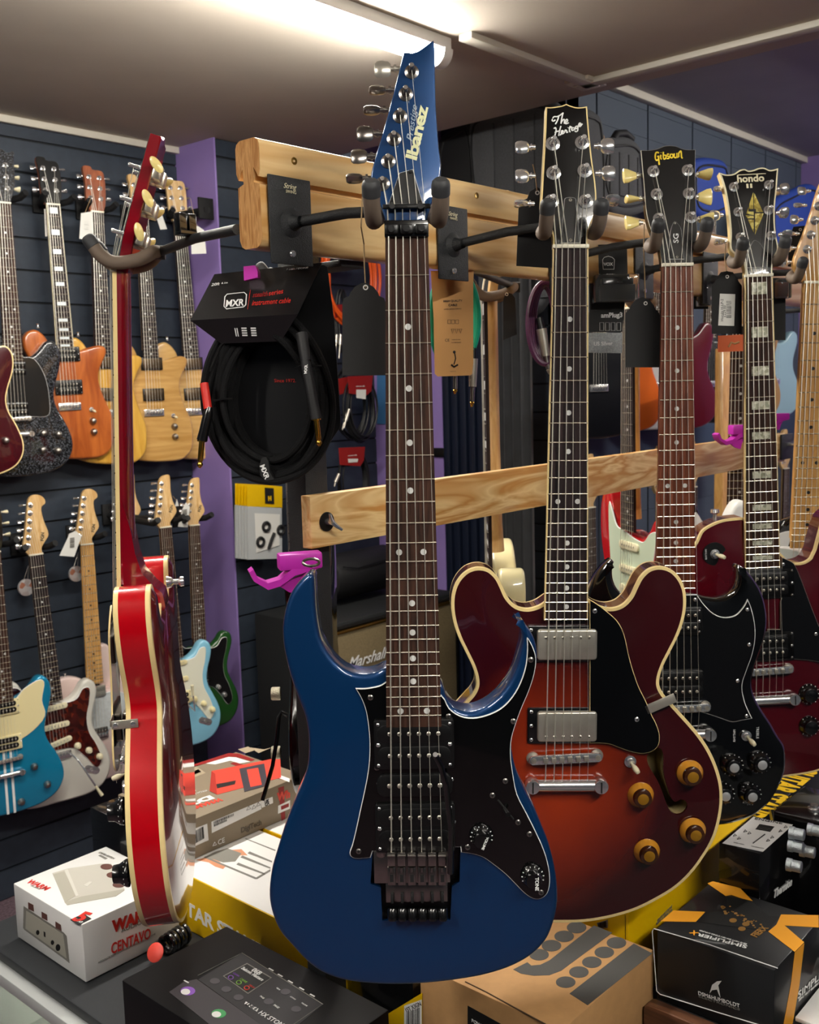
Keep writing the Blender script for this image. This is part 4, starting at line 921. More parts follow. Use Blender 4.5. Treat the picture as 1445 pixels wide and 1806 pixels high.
for i in range(6):
    xs = -.026+.0104*i; xn = -.0177+.00708*i; mb = MB(); mb.tube([(xs, -.002, -.648), (xn, -.003, .001), tuple(hp[i])], STR_R[i], seg=6); mb.build('string', M_steel, T)
# ================================================================== the cherry semi-hollow seen from its side, and others hung on the back of the rack
def side_into(P, theta, back=False):
    """direction into a guitar standing at P whose face is turned theta degrees to the left of the photographer"""
    d = V((P[0], P[1], 0)).normalized(); left = Z.cross(d); t = math.radians(theta)
    return -(-d*math.cos(t) + left*math.sin(t))
def frame_at(P, n, tilt=0.0):
    x = n.cross(Z).normalized(); M = Matrix.Translation(P) @ Matrix((x, n, Z)).transposed().to_4x4()
    return M @ Matrix.Rotation(tilt, 4, 'Y')
BACK = 'guitars hanging along the back of the wooden rack'
P = hd(202, 482, 1.31)
FR = frame_at(P, side_into(P, 97.6)); FR = FR @ Matrix.Rotation(math.radians(-2.6), 4, 'X')
T = thing('semi_hollow_guitar', 'cherry red semi-hollow guitar with cream binding, seen edge-on at the left end of the rack', 'guitar', FR, BACK); RED = T
body335(T, [M_cherry, M_cream, M_holein, M_cherryd], dx=0)
ytop = ybh-.006
GH = GF(FHr); xch = GH.loc(*ch([(592, 1100)])[0], ybh)[0]
def h335(q, y=ytop): x, z = GH.loc(*q, y); return x-xch, z
guard(T, [h335(q, ytop-.006) for q in gp_her] if 'gp_her' in globals() else [h335(q, ytop-.006) for q in ch([(697, 250), (730, 270), (770, 300), (820, 345), (845, 385), (860, 430), (877, 510), (897, 580), (922, 650), (952, 710), (977, 770), (1002, 820), (1016, 870), (1010, 915), (985, 940), (940, 952), (890, 945), (830, 925), (790, 910), (750, 905), (697, 905)])], ytop-.013, [M_gloss, M_cream], n=4, sharp=(0, 20), edge=.0009)
add_neck(T, .043, .0545, -.4535, M_rose3, M_neckred, .6287, 22, binding=M_cream, heel_z=-.40, depth=.0145, fbt=.0055)
mb = MB(); mb.prism([(-.026, y, z) for y, z in ((.008, -.29), (.019, -.33), (.024, -.36), (.032, -.385), (.046, -.402), (.058, -.412), (.062, -.43), (.050, -.46), (.008, -.46))], (.052, 0, 0)); mb.build('neck_heel', M_neckred, T, ang=50)
add_nut(T, .0437)
for cz in (455, 827):
    x, z = h335(ch([(590, cz)])[0]); humbucker(T, x, ytop, z, cover=M_nickel, ring=M_black, w_=.070, h_=.038, top=-.012)
x, z = h335(ch([(588, 975)])[0]); tom(T, x, ytop-.006, z, w_=.09); tz_ = z
x, z2 = h335(ch([(591, 1097)])[0]); stoptail(T, x, ytop, z2)
x, z = h335(ch([(880, 985)])[0]); toggle(T, x, ytop, z, d=(.1, -1, -.25))
for q in ch([(1157, 1045), (932, 1145), (1170, 1308), (960, 1402)]):
    x, z = h335(q); knob_hat(T, x, ytop, z, .0165, .019, M_gloss2, M_gloss2, M_chrome, M_inkw)
x, z = h335(ch([(1035, 700)])[0]); mb = MB(); mb.box((x-.022, ytop-.013, z-.0045), (x+.003, ytop-.0115, z+.0045), 0, .0006)
wx = min(H335, key=lambda q: abs(q[1]-z)+(9 if q[0] < .05 else 0))[0]+.0005; mb.box((wx, -.004, z-.0055), (wx+.002, ybh+.016, z+.0055), 0, .0008); gb = mb.build('guard_bracket', M_nickel, T)
for yy in (.001, ybh+.010):
    q = MB(); q.lathe((wx+.002, yy, z), (1, 0, 0), [(.0036, 0), (.003, .0016), (0, .002)], 0, 12); q.build('screw', M_chrome, gb)
HF = hsframe(math.radians(15), .004)
HSP = [(-21, 2), (-24, 18), (-34, 40), (-36, 60), (-33, 130), (-30, 175), (-12, 176), (0, 181), (12, 176), (30, 175), (33, 130), (36, 60), (34, 40), (24, 18), (21, 2)]
mb = MB(); slab(mb, smooth_closed([(x/1000, z/1000) for x, z in HSP], 3, sharp=(0, 5, 9, 14)), [(.0015, 0, 1), (0, .001, 0), (0, .0135, 0), (.0015, .015, 0)], 1, back_mi=0); mb.xf(HF); mb.build('headstock', [M_neckred, M_gloss2], T)
hp = []
for s in (-1, 1):
    for k in range(3):
        x, z = s*.021, .048+.042*k; post(T, x, 0, z, M=HF, r=.0045, h=.017); hp.append(HF @ V((x, -.010, z)))
        q = MB(); q.box((x-.011, .0145, z-.009), (x+.011, .026, z+.009), 0, .002); q.xf(HF); q.build('tuner_housing', M_nickel, T)
        tuner_btn(T, s*.033, .021, z+.004, s, M=HF, m=M_tusk, kind='tulip', turn=.5+.2*k, stem=.006, size=1.1)
for i in range(6):
    order = [hp[0], hp[1], hp[2], hp[5], hp[4], hp[3]]; xs = -.0265+.0106*i; xn = -.0177+.00708*i
    mb = MB(); mb.tube([(xs, ytop-.010, z2), (xs, -.006, tz_), (xn, -.003, .001), tuple(order[i])], STR_R[i], seg=6); mb.build('string', M_steel, T)
mb = MB(); mb.lathe((.012, ybh+.052, -.405), (0, 1, 0), [(.009, 0), (.007, .006), (.0035, .009), (.0035, .015), (.007, .018), (.0065, .022), (0, .023)], 0, 16); mb.build('strap_button', M_chrome, T)

pv_ = Matrix.Translation((0, 0, -.42)); RB = pv_ @ Matrix.Rotation(math.radians(4.2), 4, 'X') @ pv_.inverted()   # set-neck pitch
for o in T.children:
    if o.name.split('.')[0] in ('body', 'pickguard', 'pickup', 'pickup_ring', 'bridge', 'tailpiece', 'toggle_switch', 'knob', 'guard_bracket', 'strap_button'): o.matrix_basis = RB @ o.matrix_basis
def hung_side(name, label, nutpx, p, theta, outline, cbody, cneck, cfb, nf=22, guardpts=None, gmat=None, mark='dot', mk=None, headpts=None, thick=.044, L=.648, knobs=(), coil=None, binding=None, tilt=0.0, head=True, fbt=.007, cut=None):
    P = hy(nutpx[0], nutpx[1], p); M = frame_at(P, side_into(P, theta), tilt); T = thing(name, label, 'guitar', M, BACK)
    body_slab(T, [(x/1000, -L+z/1000) for x, z in outline], .008, thick, rounded(.007, thick), [cbody], n=4)
    add_neck(T, .043, .056, -.468, cfb, cneck, L, nf, heel_z=-.44, mk_mat=mk or M_dot, mark=mark, binding=binding, skip_parts=True)
    add_nut(T, .043)
    if guardpts: guard(T, [(x/1000, -L+z/1000) for x, z in guardpts], .008, [gmat, M_whiteline], n=4)
    if coil:
        for i, z in enumerate((-.50, -.552, -.60)): single_coil(T, 0, .0055, z, coil, ang=0 if i < 2 else .12)
    for kx, kz in knobs: knob_hat(T, kx, .006, kz, .012, .014, M_ivory, M_ivory)
    MB().box((-.04, .0, -.665), (.04, .008, -.64), 0, .001).build('bridge', M_chrome, T)
    hpz = headpts or [(-21, 2), (-30, 25), (-30, 100), (-20, 170), (20, 180), (30, 100), (28, 30), (21, 2)]
    HF = hsframe(math.radians(8), .008); mb = MB(); slab(mb, smooth_closed([(x/1000, z/1000) for x, z in hpz], 3, sharp=(0, len(hpz)-1)), rounded(.0015, .014, 0, 2)); mb.xf(HF); mb.build('headstock', cneck, T)
    hp = []
    for i in range(6):
        s = -1 if i < 3 else 1; x, z = s*.016, .04+.04*(i % 3); post(T, x, 0, z, M=HF, r=.0042, h=.014); hp.append(HF @ V((x, -.008, z))); tuner_btn(T, s*.03, .011, z, s, M=HF, turn=.3*i, stem=.006)
    add_strings(T, [(-.0177+.00708*i, -.003, .001) for i in range(6)], [(-.026+.0104*i, -.003, -.648) for i in range(6)], [tuple(hp[j]) for j in (0, 1, 2, 5, 4, 3)], joined=False)
    return T
SG_G = [(-28, 178), (-60, 185), (-80, 215), (-95, 235), (-98, 180), (-90, 100), (-88, 60), (-60, 20), (-40, -10), (0, -20), (60, -50), (110, -90), (128, -60), (118, 0), (95, 50), (92, 100), (105, 150), (112, 190), (85, 185), (60, 165), (28, 165)]
M_creamb = mat('cream_gloss_body', '#e3d8a8', .3, coat=1)
M_mint = mat('mint_guard', '#c9d6bd', .35, coat=.4)
g_cream = hung_side('electric_guitar', 'cream guitar with triangular fret inlays hung edge-on behind the wooden rails', (852, 527), 1.09, 86, TELE, M_creamb, M_maplel, M_rose3, mark='block', mk=M_dot)
g_red = hung_side('electric_guitar', 'bright red guitar with mint pickguard behind the lower rail, left of the reddish fretboard', (1106, 545), 1.09, 62, STRAT, mat('fiesta_red', '#b3121a', .25, coat=1), M_maple, M_rose3, guardpts=SG_G, gmat=M_mint, coil=M_ivory, knobs=((.075, -.665), (.105, -.70), (.06, -.62)))
g_dark = hung_side('electric_guitar', 'black guitar with knurled knobs mostly hidden behind the black steel post', (497, 505), 1.24, 100, STRAT, M_gloss, M_maple, M_rose, knobs=())
for i, (x_, y_) in enumerate(((489, 1223), (489, 1327))):
    q = hit(x_+6, y_, g_dark.matrix_world @ V((.07, -.01, -.6)), RGT if False else FWD); l = g_dark.matrix_world.inverted() @ q
    mb = MB(); mb.lathe(l, (0, -1, 0) if False else (g_dark.matrix_world.to_3x3().inverted() @ (-RGT)), [(.0095, 0), (.0105, .001), (.0105, .013), (.0095, .0145), (0, .015)], 0, 24); mb.build('knob', mat('knurled_nickel', '#c2bba6', .35, 1, bump=1, bscale=700), g_dark)
dm = g_dark.matrix_world.inverted(); dep = (g_dark.matrix_world.translation-EYEP).dot(FW)*.96
mb = MB(); mb.tube([dm @ hd(x_, y_, dep) for x_, y_ in ((508, 1262), (497, 1256), (492, 1266), (489, 1300), (481, 1350), (468, 1395), (463, 1411))], .0033, 0, 8); mb.build('tremolo_arm', M_gloss2, g_dark)

# ================================================================== rack: beam, board, steel posts
mb = MB(); prof = [(.860, .264), (.864, .270), (.894, .270), (.900, .264), (.900, .232), (.893, .226), (.893, .240), (.890, .226), (.897, .222), (.898, .162), (.893, .155), (.866, .155), (.861, .160), (.862, .219), (.874, .224), (.874, .236), (.862, .229), (.860, .232)]
prof = [(.8605, .262), (.8625, .267), (.868, .270), (.892, .270), (.8975, .267), (.8995, .262), (.8995, .236), (.8965, .229), (.889, .240), (.888, .224), (.8975, .221), (.8985, .165), (.8955, .158), (.890, .155), (.870, .155), (.8645, .158), (.8615, .165), (.8625, .221), (.872, .224), (.871, .240), (.8635, .229), (.8605, .236)]
T = thing('display_beam', 'long grooved pine beam holding the upper row of guitar hangers', 'wooden beam', V((.744, .88, .155+EYE)))
mb = MB(); pts = [(.744, p, z+EYE) for p, z in prof]; mb.prism(pts, (1.75, 0, 0)); 
mb.add(pts, [tuple(range(len(pts)))], 1, False); mb.v = mb.v
wpart(T, 'beam', MB().prism([(q[0]+.0006, q[1], q[2]) for q in pts], (1.75, 0, 0)), M_pine)
wpart(T, 'end_grain_face', MB().prism(pts, (.0006, 0, 0)), M_pinend)
for q in ((519, 284), (841, 345), (1180, 405)):
    h = hy(*q, .8605); mb = MB(); mb.lathe(h, (0, -1, 0), [(.0042, -.001), (.0042, .0004), (.002, .0002), (0, -.0005)], 0, 14); wpart(T, 'screw', mb, M_brass)
T = thing('display_board', 'flat pine board with swirling grain bolted across the steel post', 'wooden board', V((.876, .95, EYE-.2)))
wpart(T, 'board', B(MB(), .876, 2.42, .945, .962, -.2, -.1325, 0, .001), M_pine2)
h = hy(576, 920, .944)
wpart(T, 'washer', MB().lathe(h, (0, -1, 0), [(.0125, 0), (.0125, .0015), (.011, .002), (0, .002)], 0, 28), M_black)
mb = MB(); mb.cyl(h, h+V((0, -.012, 0)), .0045, .0035, 0, 14); mb.tube([h+V((-.0, -.010, .0)), h+V((.006, -.013, -.006)), h+V((.012, -.016, -.011))], .0022, 0, 8, rs=[.0035, .0026, .0018]); mb.tube([h+V((0, -.010, 0)), h+V((-.005, -.013, .006)), h+V((-.008, -.015, .012))], .0022, 0, 8, rs=[.0035, .0026, .0018]); wpart(T, 'wing_nut', mb, M_chrome)
h2 = hy(1388, 784, .944); mb = MB(); B(mb, h2.x-.04, h2.x+.03, .940, .9445, -.195, -.135, 0, .0015); wpart(T, 'steel_plate', mb, M_bsteel)
mb = MB(); mb.cyl(h2, h2+V((0, -.018, 0)), .0045, .0035, 0, 14); mb.tube([h2+V((0, -.014, 0)), h2+V((.010, -.018, -.012))], .0022, 0, 8); wpart(T, 'wing_nut', mb, M_chrome)
for i, (a0, lab) in enumerate(((.886, 'black square steel post carrying the left end of the rack'), (2.36, 'black square steel post carrying the right end of the rack'))):
    T = thing('rack_post', lab, 'post', V((a0+.02, .982, EYE-.9))); wpart(T, 'post', B(MB(), a0, a0+.04, .963, 1.0, -.89, .20, 0, .003), M_bsteel)
    wpart(T, 'base_plate', B(MB(), a0-.03, a0+.069 if i else a0+.066, .93, 1.03, -.9, -.89, 0, .002), M_bsteel)
    wpart(T, 'bracket', B(MB(), a0, a0+.04, .885, .975, .146, .1545, 0, .002), M_bsteel)

# ================================================================== hangers
def yoke_paths(sp=.046):
    out = []
    for s in (-1, 1): out.append([V(p) for p in ((s*.006, .053, .006), (s*.018, .050, .004), (s*(sp-.004), .042, -.003), (s*sp, .028, -.009), (s*sp, .004, -.012), (s*(sp+.001), -.012, -.004), (s*(sp+.001), -.026, .015))])
    return out
def hanger(Fg, plate_px, label, pf=.860, back=False, zoff=0.0, tip=.012, sp=.046, plate=True, logo=True, armz=None):
    a = hy(plate_px[0], plate_px[1], pf).x; s = 1 if back else -1
    T = thing('guitar_hanger', label, 'guitar hanger', V((a, pf, .185+EYE)), 'black guitar hangers with foam-covered yokes')
    yp = pf+s*.0028
    if plate:
        lo, hi = sorted((pf+s*.0003, yp)); mb = MB(); mb.box((a-.031, lo, .138+EYE), (a+.031, hi, .232+EYE), 0, .0012); pl = wpart(T, 'plate', mb, M_bsteel)
        wpart(T, 'screw', MB().lathe((a, yp, .150+EYE), (0, s, 0), [(.0042, 0), (.0034, .0016), (0, .002)], 0, 14), M_chrome)
        wpart(T, 'boss', MB().lathe((a, yp, .183+EYE), (0, s, 0), [(.016, 0), (.009, .004), (.0065, .012), (.006, .016)], 0, 24), M_bsteel)
        if logo and not back:
            text(T, 'plate_lettering', 'String', V((a, yp-.0003, .2215+EYE)), X, Z, M_ivory, w=.019, shear=.4); text(T, 'plate_lettering', 'SWING', V((a+.001, yp-.0003, .2165+EYE)), X, Z, M_ivory, w=.015)
    G0 = Fg @ Matrix.Translation((0, 0, zoff)); joint = G0 @ V((0, .056, .006)); root = V((a, yp, (.183 if armz is None else armz)+EYE))
    wpart(T, 'arm', MB().tube([root, root.lerp(joint, .5)+V((0, 0, .004)), joint], .0058, 0, 12), M_bsteel)
    wpart(T, 'swivel', MB().cyl(joint-(G0.to_3x3() @ V((0, .004, 0))), joint+(G0.to_3x3() @ V((0, .008, 0))), .009, mi=0, seg=16), M_bsteel)
    for path in yoke_paths(sp):
        pp = [G0 @ q for q in path]; pts = []
        for i in range(len(pp)-1):
            for k in range(4):
                t = k/4; p0, p1, p2, p3 = pp[max(i-1, 0)], pp[i], pp[i+1], pp[min(i+2, len(pp)-1)]
                pts.append(.5*((2*p1)+(-p0+p2)*t+(2*p0-5*p1+4*p2-p3)*t*t+(-p0+3*p1-3*p2+p3)*t**3))
        pts.append(pp[-1]); wpart(T, 'foam_grip', MB().tube(pts, .0085, 0, 16), M_foam)
        d = (pp[-1]-pp[-2]).normalized(); wpart(T, 'end_cap', MB().lathe(pp[-1]-d*.011, d, [(.0086, 0), (.0092, .0006), (.0092, .010), (.0085, .0135), (.006, .016), (0, .0165)], 0, 18), M_foamcap)
    return T
hanger(FB, (511, 388), 'black hanger whose foam yoke holds the blue guitar', zoff=.031, sp=.0325)
hanger(FHr, (797, 410), 'black hanger whose foam yoke holds the cherry burst semi-hollow', zoff=.031, sp=.0305)
hanger(FS, (988, 440), 'black hanger holding the black twin-horned guitar', zoff=.039, sp=.032)
hanger(FO, (1135, 470), 'black hanger holding the dark red single-cut guitar', zoff=.035, sp=.031)
hanger(FT, (1252, 470), 'black hanger holding the white guitar at the right edge', zoff=.020, sp=.033)
hanger(FR, (421, 401), 'black hanger arm reaching left from the beam end to the edge-on cherry guitar', pf=.8995, back=True, zoff=.022, sp=.030, plate=False, armz=.178)
hanger(g_cream.matrix_world, (700, 440), 'black hanger holding the cream edge-on guitar', pf=.8995, back=True, zoff=.012, sp=.038, plate=False)
hanger(g_red.matrix_world, (960, 470), 'black hanger holding the bright red edge-on guitar', pf=.8995, back=True, zoff=.012, sp=.038, plate=False)
hanger(g_dark.matrix_world, (470, 440), 'black hanger behind the cable pack holding the hidden black guitar', pf=.8995, back=True, zoff=.012, sp=.038, plate=False)
h = hx(925, 0, 0) if False else None
T = thing('cable_tie_clip', 'black clip on the arm of the leftmost hanger', 'clip', hd(327, 395, 1.22)); c = T.matrix_world.translation
mb = MB(); 
for i in (-1, 1): mb.box((c.x+i*.007-.0055, c.y-.006, c.z-.010), (c.x+i*.007+.0055, c.y+.006, c.z+.012), 0, .0015)
mb.box((c.x-.012, c.y-.007, c.z-.014), (c.x+.012, c.y+.007, c.z-.008), 0, .001); wpart(T, 'clip_body', mb, M_gloss2)

# ================================================================== tags
def tag(label, pts, depth, hole, string=None, mname='hang_tag', m=None, group='black hang tags', sm=M_twine, yaw=0, extra=None, shoulder=True):
    """card cut to the pixel outline pts, hung facing the photographer at the given depth"""
    n = into(0, yaw); P0 = hd(pts[0][0], pts[0][1], depth); W_ = [hit(x, y, P0, n) for x, y in pts]; T = thing(mname, label, 'tag', Matrix.Translation(sum(W_, V())/len(W_)), group)
    wpart(T, 'card', MB().prism(W_, n*.0006), m or M_tag)
    hh_ = hit(hole[0], hole[1], P0, n); wpart(T, 'eyelet', MB().lathe(hh_, -n, [(.0028, .0001), (.0028, .0004), (.0016, .0006), (.0016, -.0008)], 0, 14), M_card)
    if string:
        pp = [hd(x, y, depth+d) for x, y, d in string]
        for off in ((0, 0, 0), (.0012, .001, 0)):
            wpart(T, 'twine', MB().tube([q+V(off) for q in pp], .0007, 0, 6), sm)
    if extra: extra(T, P0, n)
    return T
def shoulder(x0, y0, x1, y1, top, s=12, r=18):
    xm = (x0+x1)/2
    return [(x0, y0+s), (x0+3, y0+4), (x0+s-2, y0), (x0+s, y0-6), (x0+s+8, y0-16), (x0+s+20, top), (x1-s-20, top), (x1-s-8, y0-16), (x1-s, y0-6), (x1-s+2, y0), (x1-3, y0+4), (x1, y0+s), (x1, y1), (x0, y1)]
tag('black hang tag on jute twine left of the blue guitar neck', shoulder(604, 522, 681, 662, 499, 14), 1.075, (645, 507), [(641, 328, -.02), (639, 350, -.03), (637, 400, -.03), (642, 430, 0), (643, 470, 0), (645, 507, -.002)])
tag('black hang tag behind the tuners of the cherry burst headstock', [(915, 365), (920, 354), (930, 350), (935, 338), (948, 330), (960, 338), (968, 352), (974, 360), (973, 473), (911, 469)], 1.30, (948, 340), [(948, 340, 0), (945, 310, -.02), (940, 290, -.03)])
tag('black hang tag left of the reddish fretboard', shoulder(1103, 545, 1164, 648, 524, 10), 1.46, (1139, 535), [(1137, 395, -.03), (1136, 440, 0), (1138, 500, 0), (1139, 535, -.001)])
def bl(T, P0, n):
    W_ = [hit(x, y, P0, n)-n*.0008 for x, y in ((1270, 518), (1297, 519), (1295, 575), (1267, 574))]; wpart(T, 'price_label', MB().prism(W_, n*.0003), M_card)
    mb = MB(); random.seed(3)
    for i in range(16):
        y0 = 531+i*1.9; a = [hit(x, y, P0, n)-n*.0011 for x, y in ((1281, y0), (1290, y0+.2), (1290, y0+.4+random.random()), (1281, y0+.2+random.random()))]; mb.prism(a, n*.0002)
    wpart(T, 'barcode', mb, M_ink)
    r_ = (hit(1274, 540, P0, n)-hit(1274, 560, P0, n)).normalized(); u_ = -(hit(1280, 550, P0, n)-hit(1270, 550, P0, n)).normalized()
    text(T, 'label_lettering', 'Hondo H-LP-2', hit(1273.5, 547, P0, n)-n*.001, r_, u_, M_ink, w=.034); text(T, 'label_lettering', '£229.00', hit(1278, 549, P0, n)-n*.001, r_, u_, M_ink, w=.018)
tag('black hang tag with a white barcode label left of the block-inlaid neck', shoulder(1256, 496, 1309, 589, 478, 8), 1.60, (1283, 488), [(1281, 430, -.03), (1279, 455, 0), (1283, 488, -.001)], extra=bl)
tag('small black hang tag beside the neck of the cream edge-on guitar', [(888, 528), (893, 516), (903, 518), (909, 526), (912, 590), (888, 600)], 1.66, (894, 519), None)
tag('black hang tag at the far right behind the white guitar tuners', [(1392, 420), (1400, 400), (1420, 398), (1432, 410), (1430, 475), (1390, 470)], 1.9, (1412, 405), None)

# ================================================================== magenta headset hooks
def hook(name, label, P, yaw, s=1.0):
    M = Matrix.Translation(P) @ Matrix.Rotation(yaw, 4, 'Z'); T = thing('headphone_hook', label, 'hook', M, 'magenta plastic hooks')
    mb = MB(); mb.box((-.012*s, -.014*s, -.012*s), (.052*s, .014*s, .012*s), 0, .003*s); mb.build('clamp', M_magenta, T)
    mb = MB(); pts = [(.045, -.012), (.010, -.020), (-.012, -.034), (-.030, -.038), (-.050, -.024), (-.056, -.010), (-.050, -.006), (-.044, -.020), (-.030, -.028), (-.012, -.024), (.006, -.010)]
    mb.prism([(x*s, -.014*s, z*s) for x, z in pts], (0, .028*s, 0)); mb.build('cradle', M_magenta, T)
    mb = MB(); pts = [(.030, -.018), (.022, -.030), (.016, -.050), (.002, -.046), (-.012, -.036), (.0, -.030)]
    mb.prism([(x*s, -.003*s, z*s) for x, z in pts], (0, .006*s, 0)); mb.build('rib', M_magenta, T); return T
hook('h', 'magenta hook clipped on the steel post above the blue guitar horn', hd(505, 990, 1.25), -YAW+.15+PI*0+.0, .83)
hook('h', 'magenta hook on the wooden upright left of the block-inlaid neck', hd(1296, 758, 1.97), -YAW+.1, .75)
hook('h', 'magenta hook partly hidden right of the block-inlaid neck', hd(1368, 735, 2.3), -YAW+.1, .6)
mb = MB(); c = hd(549, 992, 1.12); mb.tube([c+RT*(.009*math.cos(t))+FWD*(.006*math.sin(t))+UP*(.003*math.sin(t)) for t in [2*PI*i/20 for i in range(20)]], .0016, 0, 8, closed=True)
solo('split_ring', 'small steel ring beside the blue guitar upper horn', 'ring', mb, M_dkchrome)
T = thing('wooden_upright', 'honey coloured wooden upright behind the rails, left of the block-inlaid neck', 'post', V((2.62, 1.5, 0))); wpart(T, 'upright', MB().box((hy(1276, 700, 1.5).x, 1.5, 0), (hy(1309, 700, 1.5).x, 1.53, EYE+.1), 0, .002), M_maple)
# ================================================================== guitars on the walls
def wall_frame(nut, end, Lend, y=2.97):
    A = hy(nut[0], nut[1], y); B_ = hy(end[0], end[1], y); s = (A-B_).length/Lend
    z = (A-B_).normalized(); x = Y.cross(z).normalized(); yy = z.cross(x)
    return Matrix.Translation(A) @ Matrix((x, yy, z)).transposed().to_4x4() @ Matrix.Scale(s, 4), s
BULB = [(-21, 2), (-34, 24), (-25, 60), (-12, 113), (-3, 151), (5, 174), (19, 183), (38, 180), (51, 167), (52, 153), (40, 144), (37, 130), (40, 98), (48, 56), (34, 36), (21, 18), (21, 2)]
BLADE = [(-21, 2), (-32, 22), (-24, 60), (-8, 125), (2, 165), (14, 178), (38, 180), (40, 160), (37, 125), (40, 90), (50, 52), (34, 30), (21, 14), (21, 2)]
THREE = [(-22, 2), (-26, 16), (-31, 40), (-31, 100), (-34, 146), (-8, 147), (-4, 139), (26, 137), (34, 126), (33, 40), (28, 16), (22, 2)]
BOOK = [(-22, 2), (-28, 20), (-40, 60), (-43, 130), (-45, 156), (-25, 150), (-10, 160), (0, 154), (10, 160), (25, 150), (45, 156), (43, 130), (40, 60), (28, 20), (22, 2)]
def mm(pts, L): return [(x/1000, -L+z/1000) for x, z in pts]
def wall_guitar(label, nut, end, Lend, outline, cbody, chead, cneck, cfb, head=THREE, y=2.97, L=.648, nf=22, mark='dot', mk=None, gp=None, gm=None, pk=(), knobs=(), kmat=None, kr=.011, bridge=True, toggle_at=None, binding=None, inline=False, peg=None, pegkind='metal', group='guitars on the left wall', name='electric_guitar', thick=.040, logo=None, edge=.009, bprof=None, bmats=None, tail=False, arm=None, tilt=6, jack=None, sel=None, M=None, strap=None, hardware=None, yaw=-12):
    if M is None: M, s = wall_frame(nut, end, Lend, y)
    M = M @ Matrix.Rotation(math.radians(yaw), 4, 'Z')
    T = thing(name, label, 'guitar', M, group)
    P = smooth_closed(mm(outline, L) if outline is not None else [], 4); mb = MB(); slab(mb, P, bprof or rounded(edge, thick, 0, 3), 0 if not bprof else 0, y0=.008); mb.build('body', bmats or [cbody], T, ang=32)
    add_neck(T, .043, .056, fret_z(L, nf)-.004, cfb, cneck, L, nf, heel_z=fret_z(L, nf)+.03, mark=mark, mk_mat=mk or M_dot, binding=binding, skip_parts=True, depth=.017)
    add_nut(T, .043)
    if gp: guard(T, mm(gp, L), .008, [gm, M_whiteline], n=4)
    for q in pk:
        kind, x, z = q[0], q[1]/1000, -L+q[2]/1000; m = q[3]; a = math.radians(q[4]) if len(q) > 4 else 0
        if kind == 'S': single_coil(T, x, .0055, z, m, ang=a)
        elif kind == 'H': humbucker(T, x, .0055, z, w_=.07, h_=.038, top=-.006, ring=m if len(q) < 6 else None, ringw=.088, ringh=.046)
        elif kind == 'M':
            mb = MB(); mb.box((x-.038, .000, z-.021), (x+.038, .008, z+.021), 0, .002); mb.box((x-.033, -.0015, z-.017), (x+.033, .001, z+.017), 1, .002); mb.build('pickup', [M_black, m], T)
        elif kind == 'C': humbucker(T, x, .0055, z, w_=.07, h_=.038, top=-.006, base=m)
    for (x, z) in knobs: knob_hat(T, x/1000, .0055, -L+z/1000, kr, .014, kmat or M_dkchrome, kmat or M_dkchrome, kmat or M_dkchrome)
    if toggle_at: toggle(T, toggle_at[0]/1000, .007, -L+toggle_at[1]/1000, tip=M_ivory if not sel else M_chrome)
    hw_ = hardware or M_chrome
    if bridge:
        if tail: tom(T, 0, .006, -L, ang=-.03); stoptail(T, 0, .006, -L-.045, w_=.09)
        else:
            mb = MB(); mb.box((-.036, .002, -L-.014), (.036, .008, -L+.010), 0, .001)
            for i in range(6): mb.box((-.030+i*.0105, -.002, -L-.006), (-.022+i*.0105, .003, -L+.006), 0, .0006)
            mb.build('bridge', hw_, T)
    if arm: mb = MB(); mb.tube([V((.03, -.002, -L)), V((.045, -.02, -L-.02)), V((arm[0]/1000, -.028, -L+arm[1]/1000))], .003, 0, 8); e = V((arm[0]/1000, -.028, -L+arm[1]/1000)); d = (e-V((.045, -.02, -L-.02))).normalized(); mb.cyl(e-d*.005, e+d*.035, .004, .006, 1, 10); mb.build('tremolo_arm', [M_chrome, M_ivory], T)
    if jack: 
        mb = MB(); q = [V((p.x, p.y)) for p in hrect(0, 0, .055, .024, .012)]; slab(mb, q, [(.002, 0, 0), (0, .001, 0), (0, .002, 0)], 0, y0=-.002); mb.lathe((0, -.001, 0), (0, -1, 0), [(.006, 0), (.006, .004), (.003, .004), (.003, 0)], 0, 12); mb.xf(Matrix.Translation((jack[0]/1000, .0085, -L+jack[1]/1000)) @ Matrix.Rotation(math.radians(28), 4, 'Y')); mb.build('jack_plate', M_chrome, T)
    for q in (strap or [(-122, 268)]): mb = MB(); mb.lathe((q[0]/1000, .028, -L+q[1]/1000-.006), (0, 0, 1), [(.006, 0), (.003, .006), (.003, .010), (.0065, .013), (0, .015)], 0, 12); mb.build('strap_button', M_chrome, T)
    HF = hsframe(math.radians(tilt), .006); mb = MB(); slab(mb, smooth_closed([(x/1000, z/1000) for x, z in head], 3, sharp=(0, len(head)-1)), [(.0012, 0, 0), (0, .0012, 1), (0, .014, 1)], 0, back_mi=1); mb.xf(HF); mb.build('headstock', [chead, cneck], T)
    hp = []; pg = peg or M_chrome
    for i in range(6):
        if inline: x, z, s, bx = -.019+.0052*i, .030+.0245*i, -1, -.019+.0052*i-.013
        else: s = -1 if i < 3 else 1; x, z, bx = s*.017, .045+.034*(i % 3), s*.033
        post(T, x, 0, z, M=HF, r=.0045, h=.014); hp.append(HF @ V((x, -.008, z)))
        tuner_btn(T, bx, .011, z+.003, s, M=HF, m=pg, kind=pegkind, turn=.35*i, stem=.007)
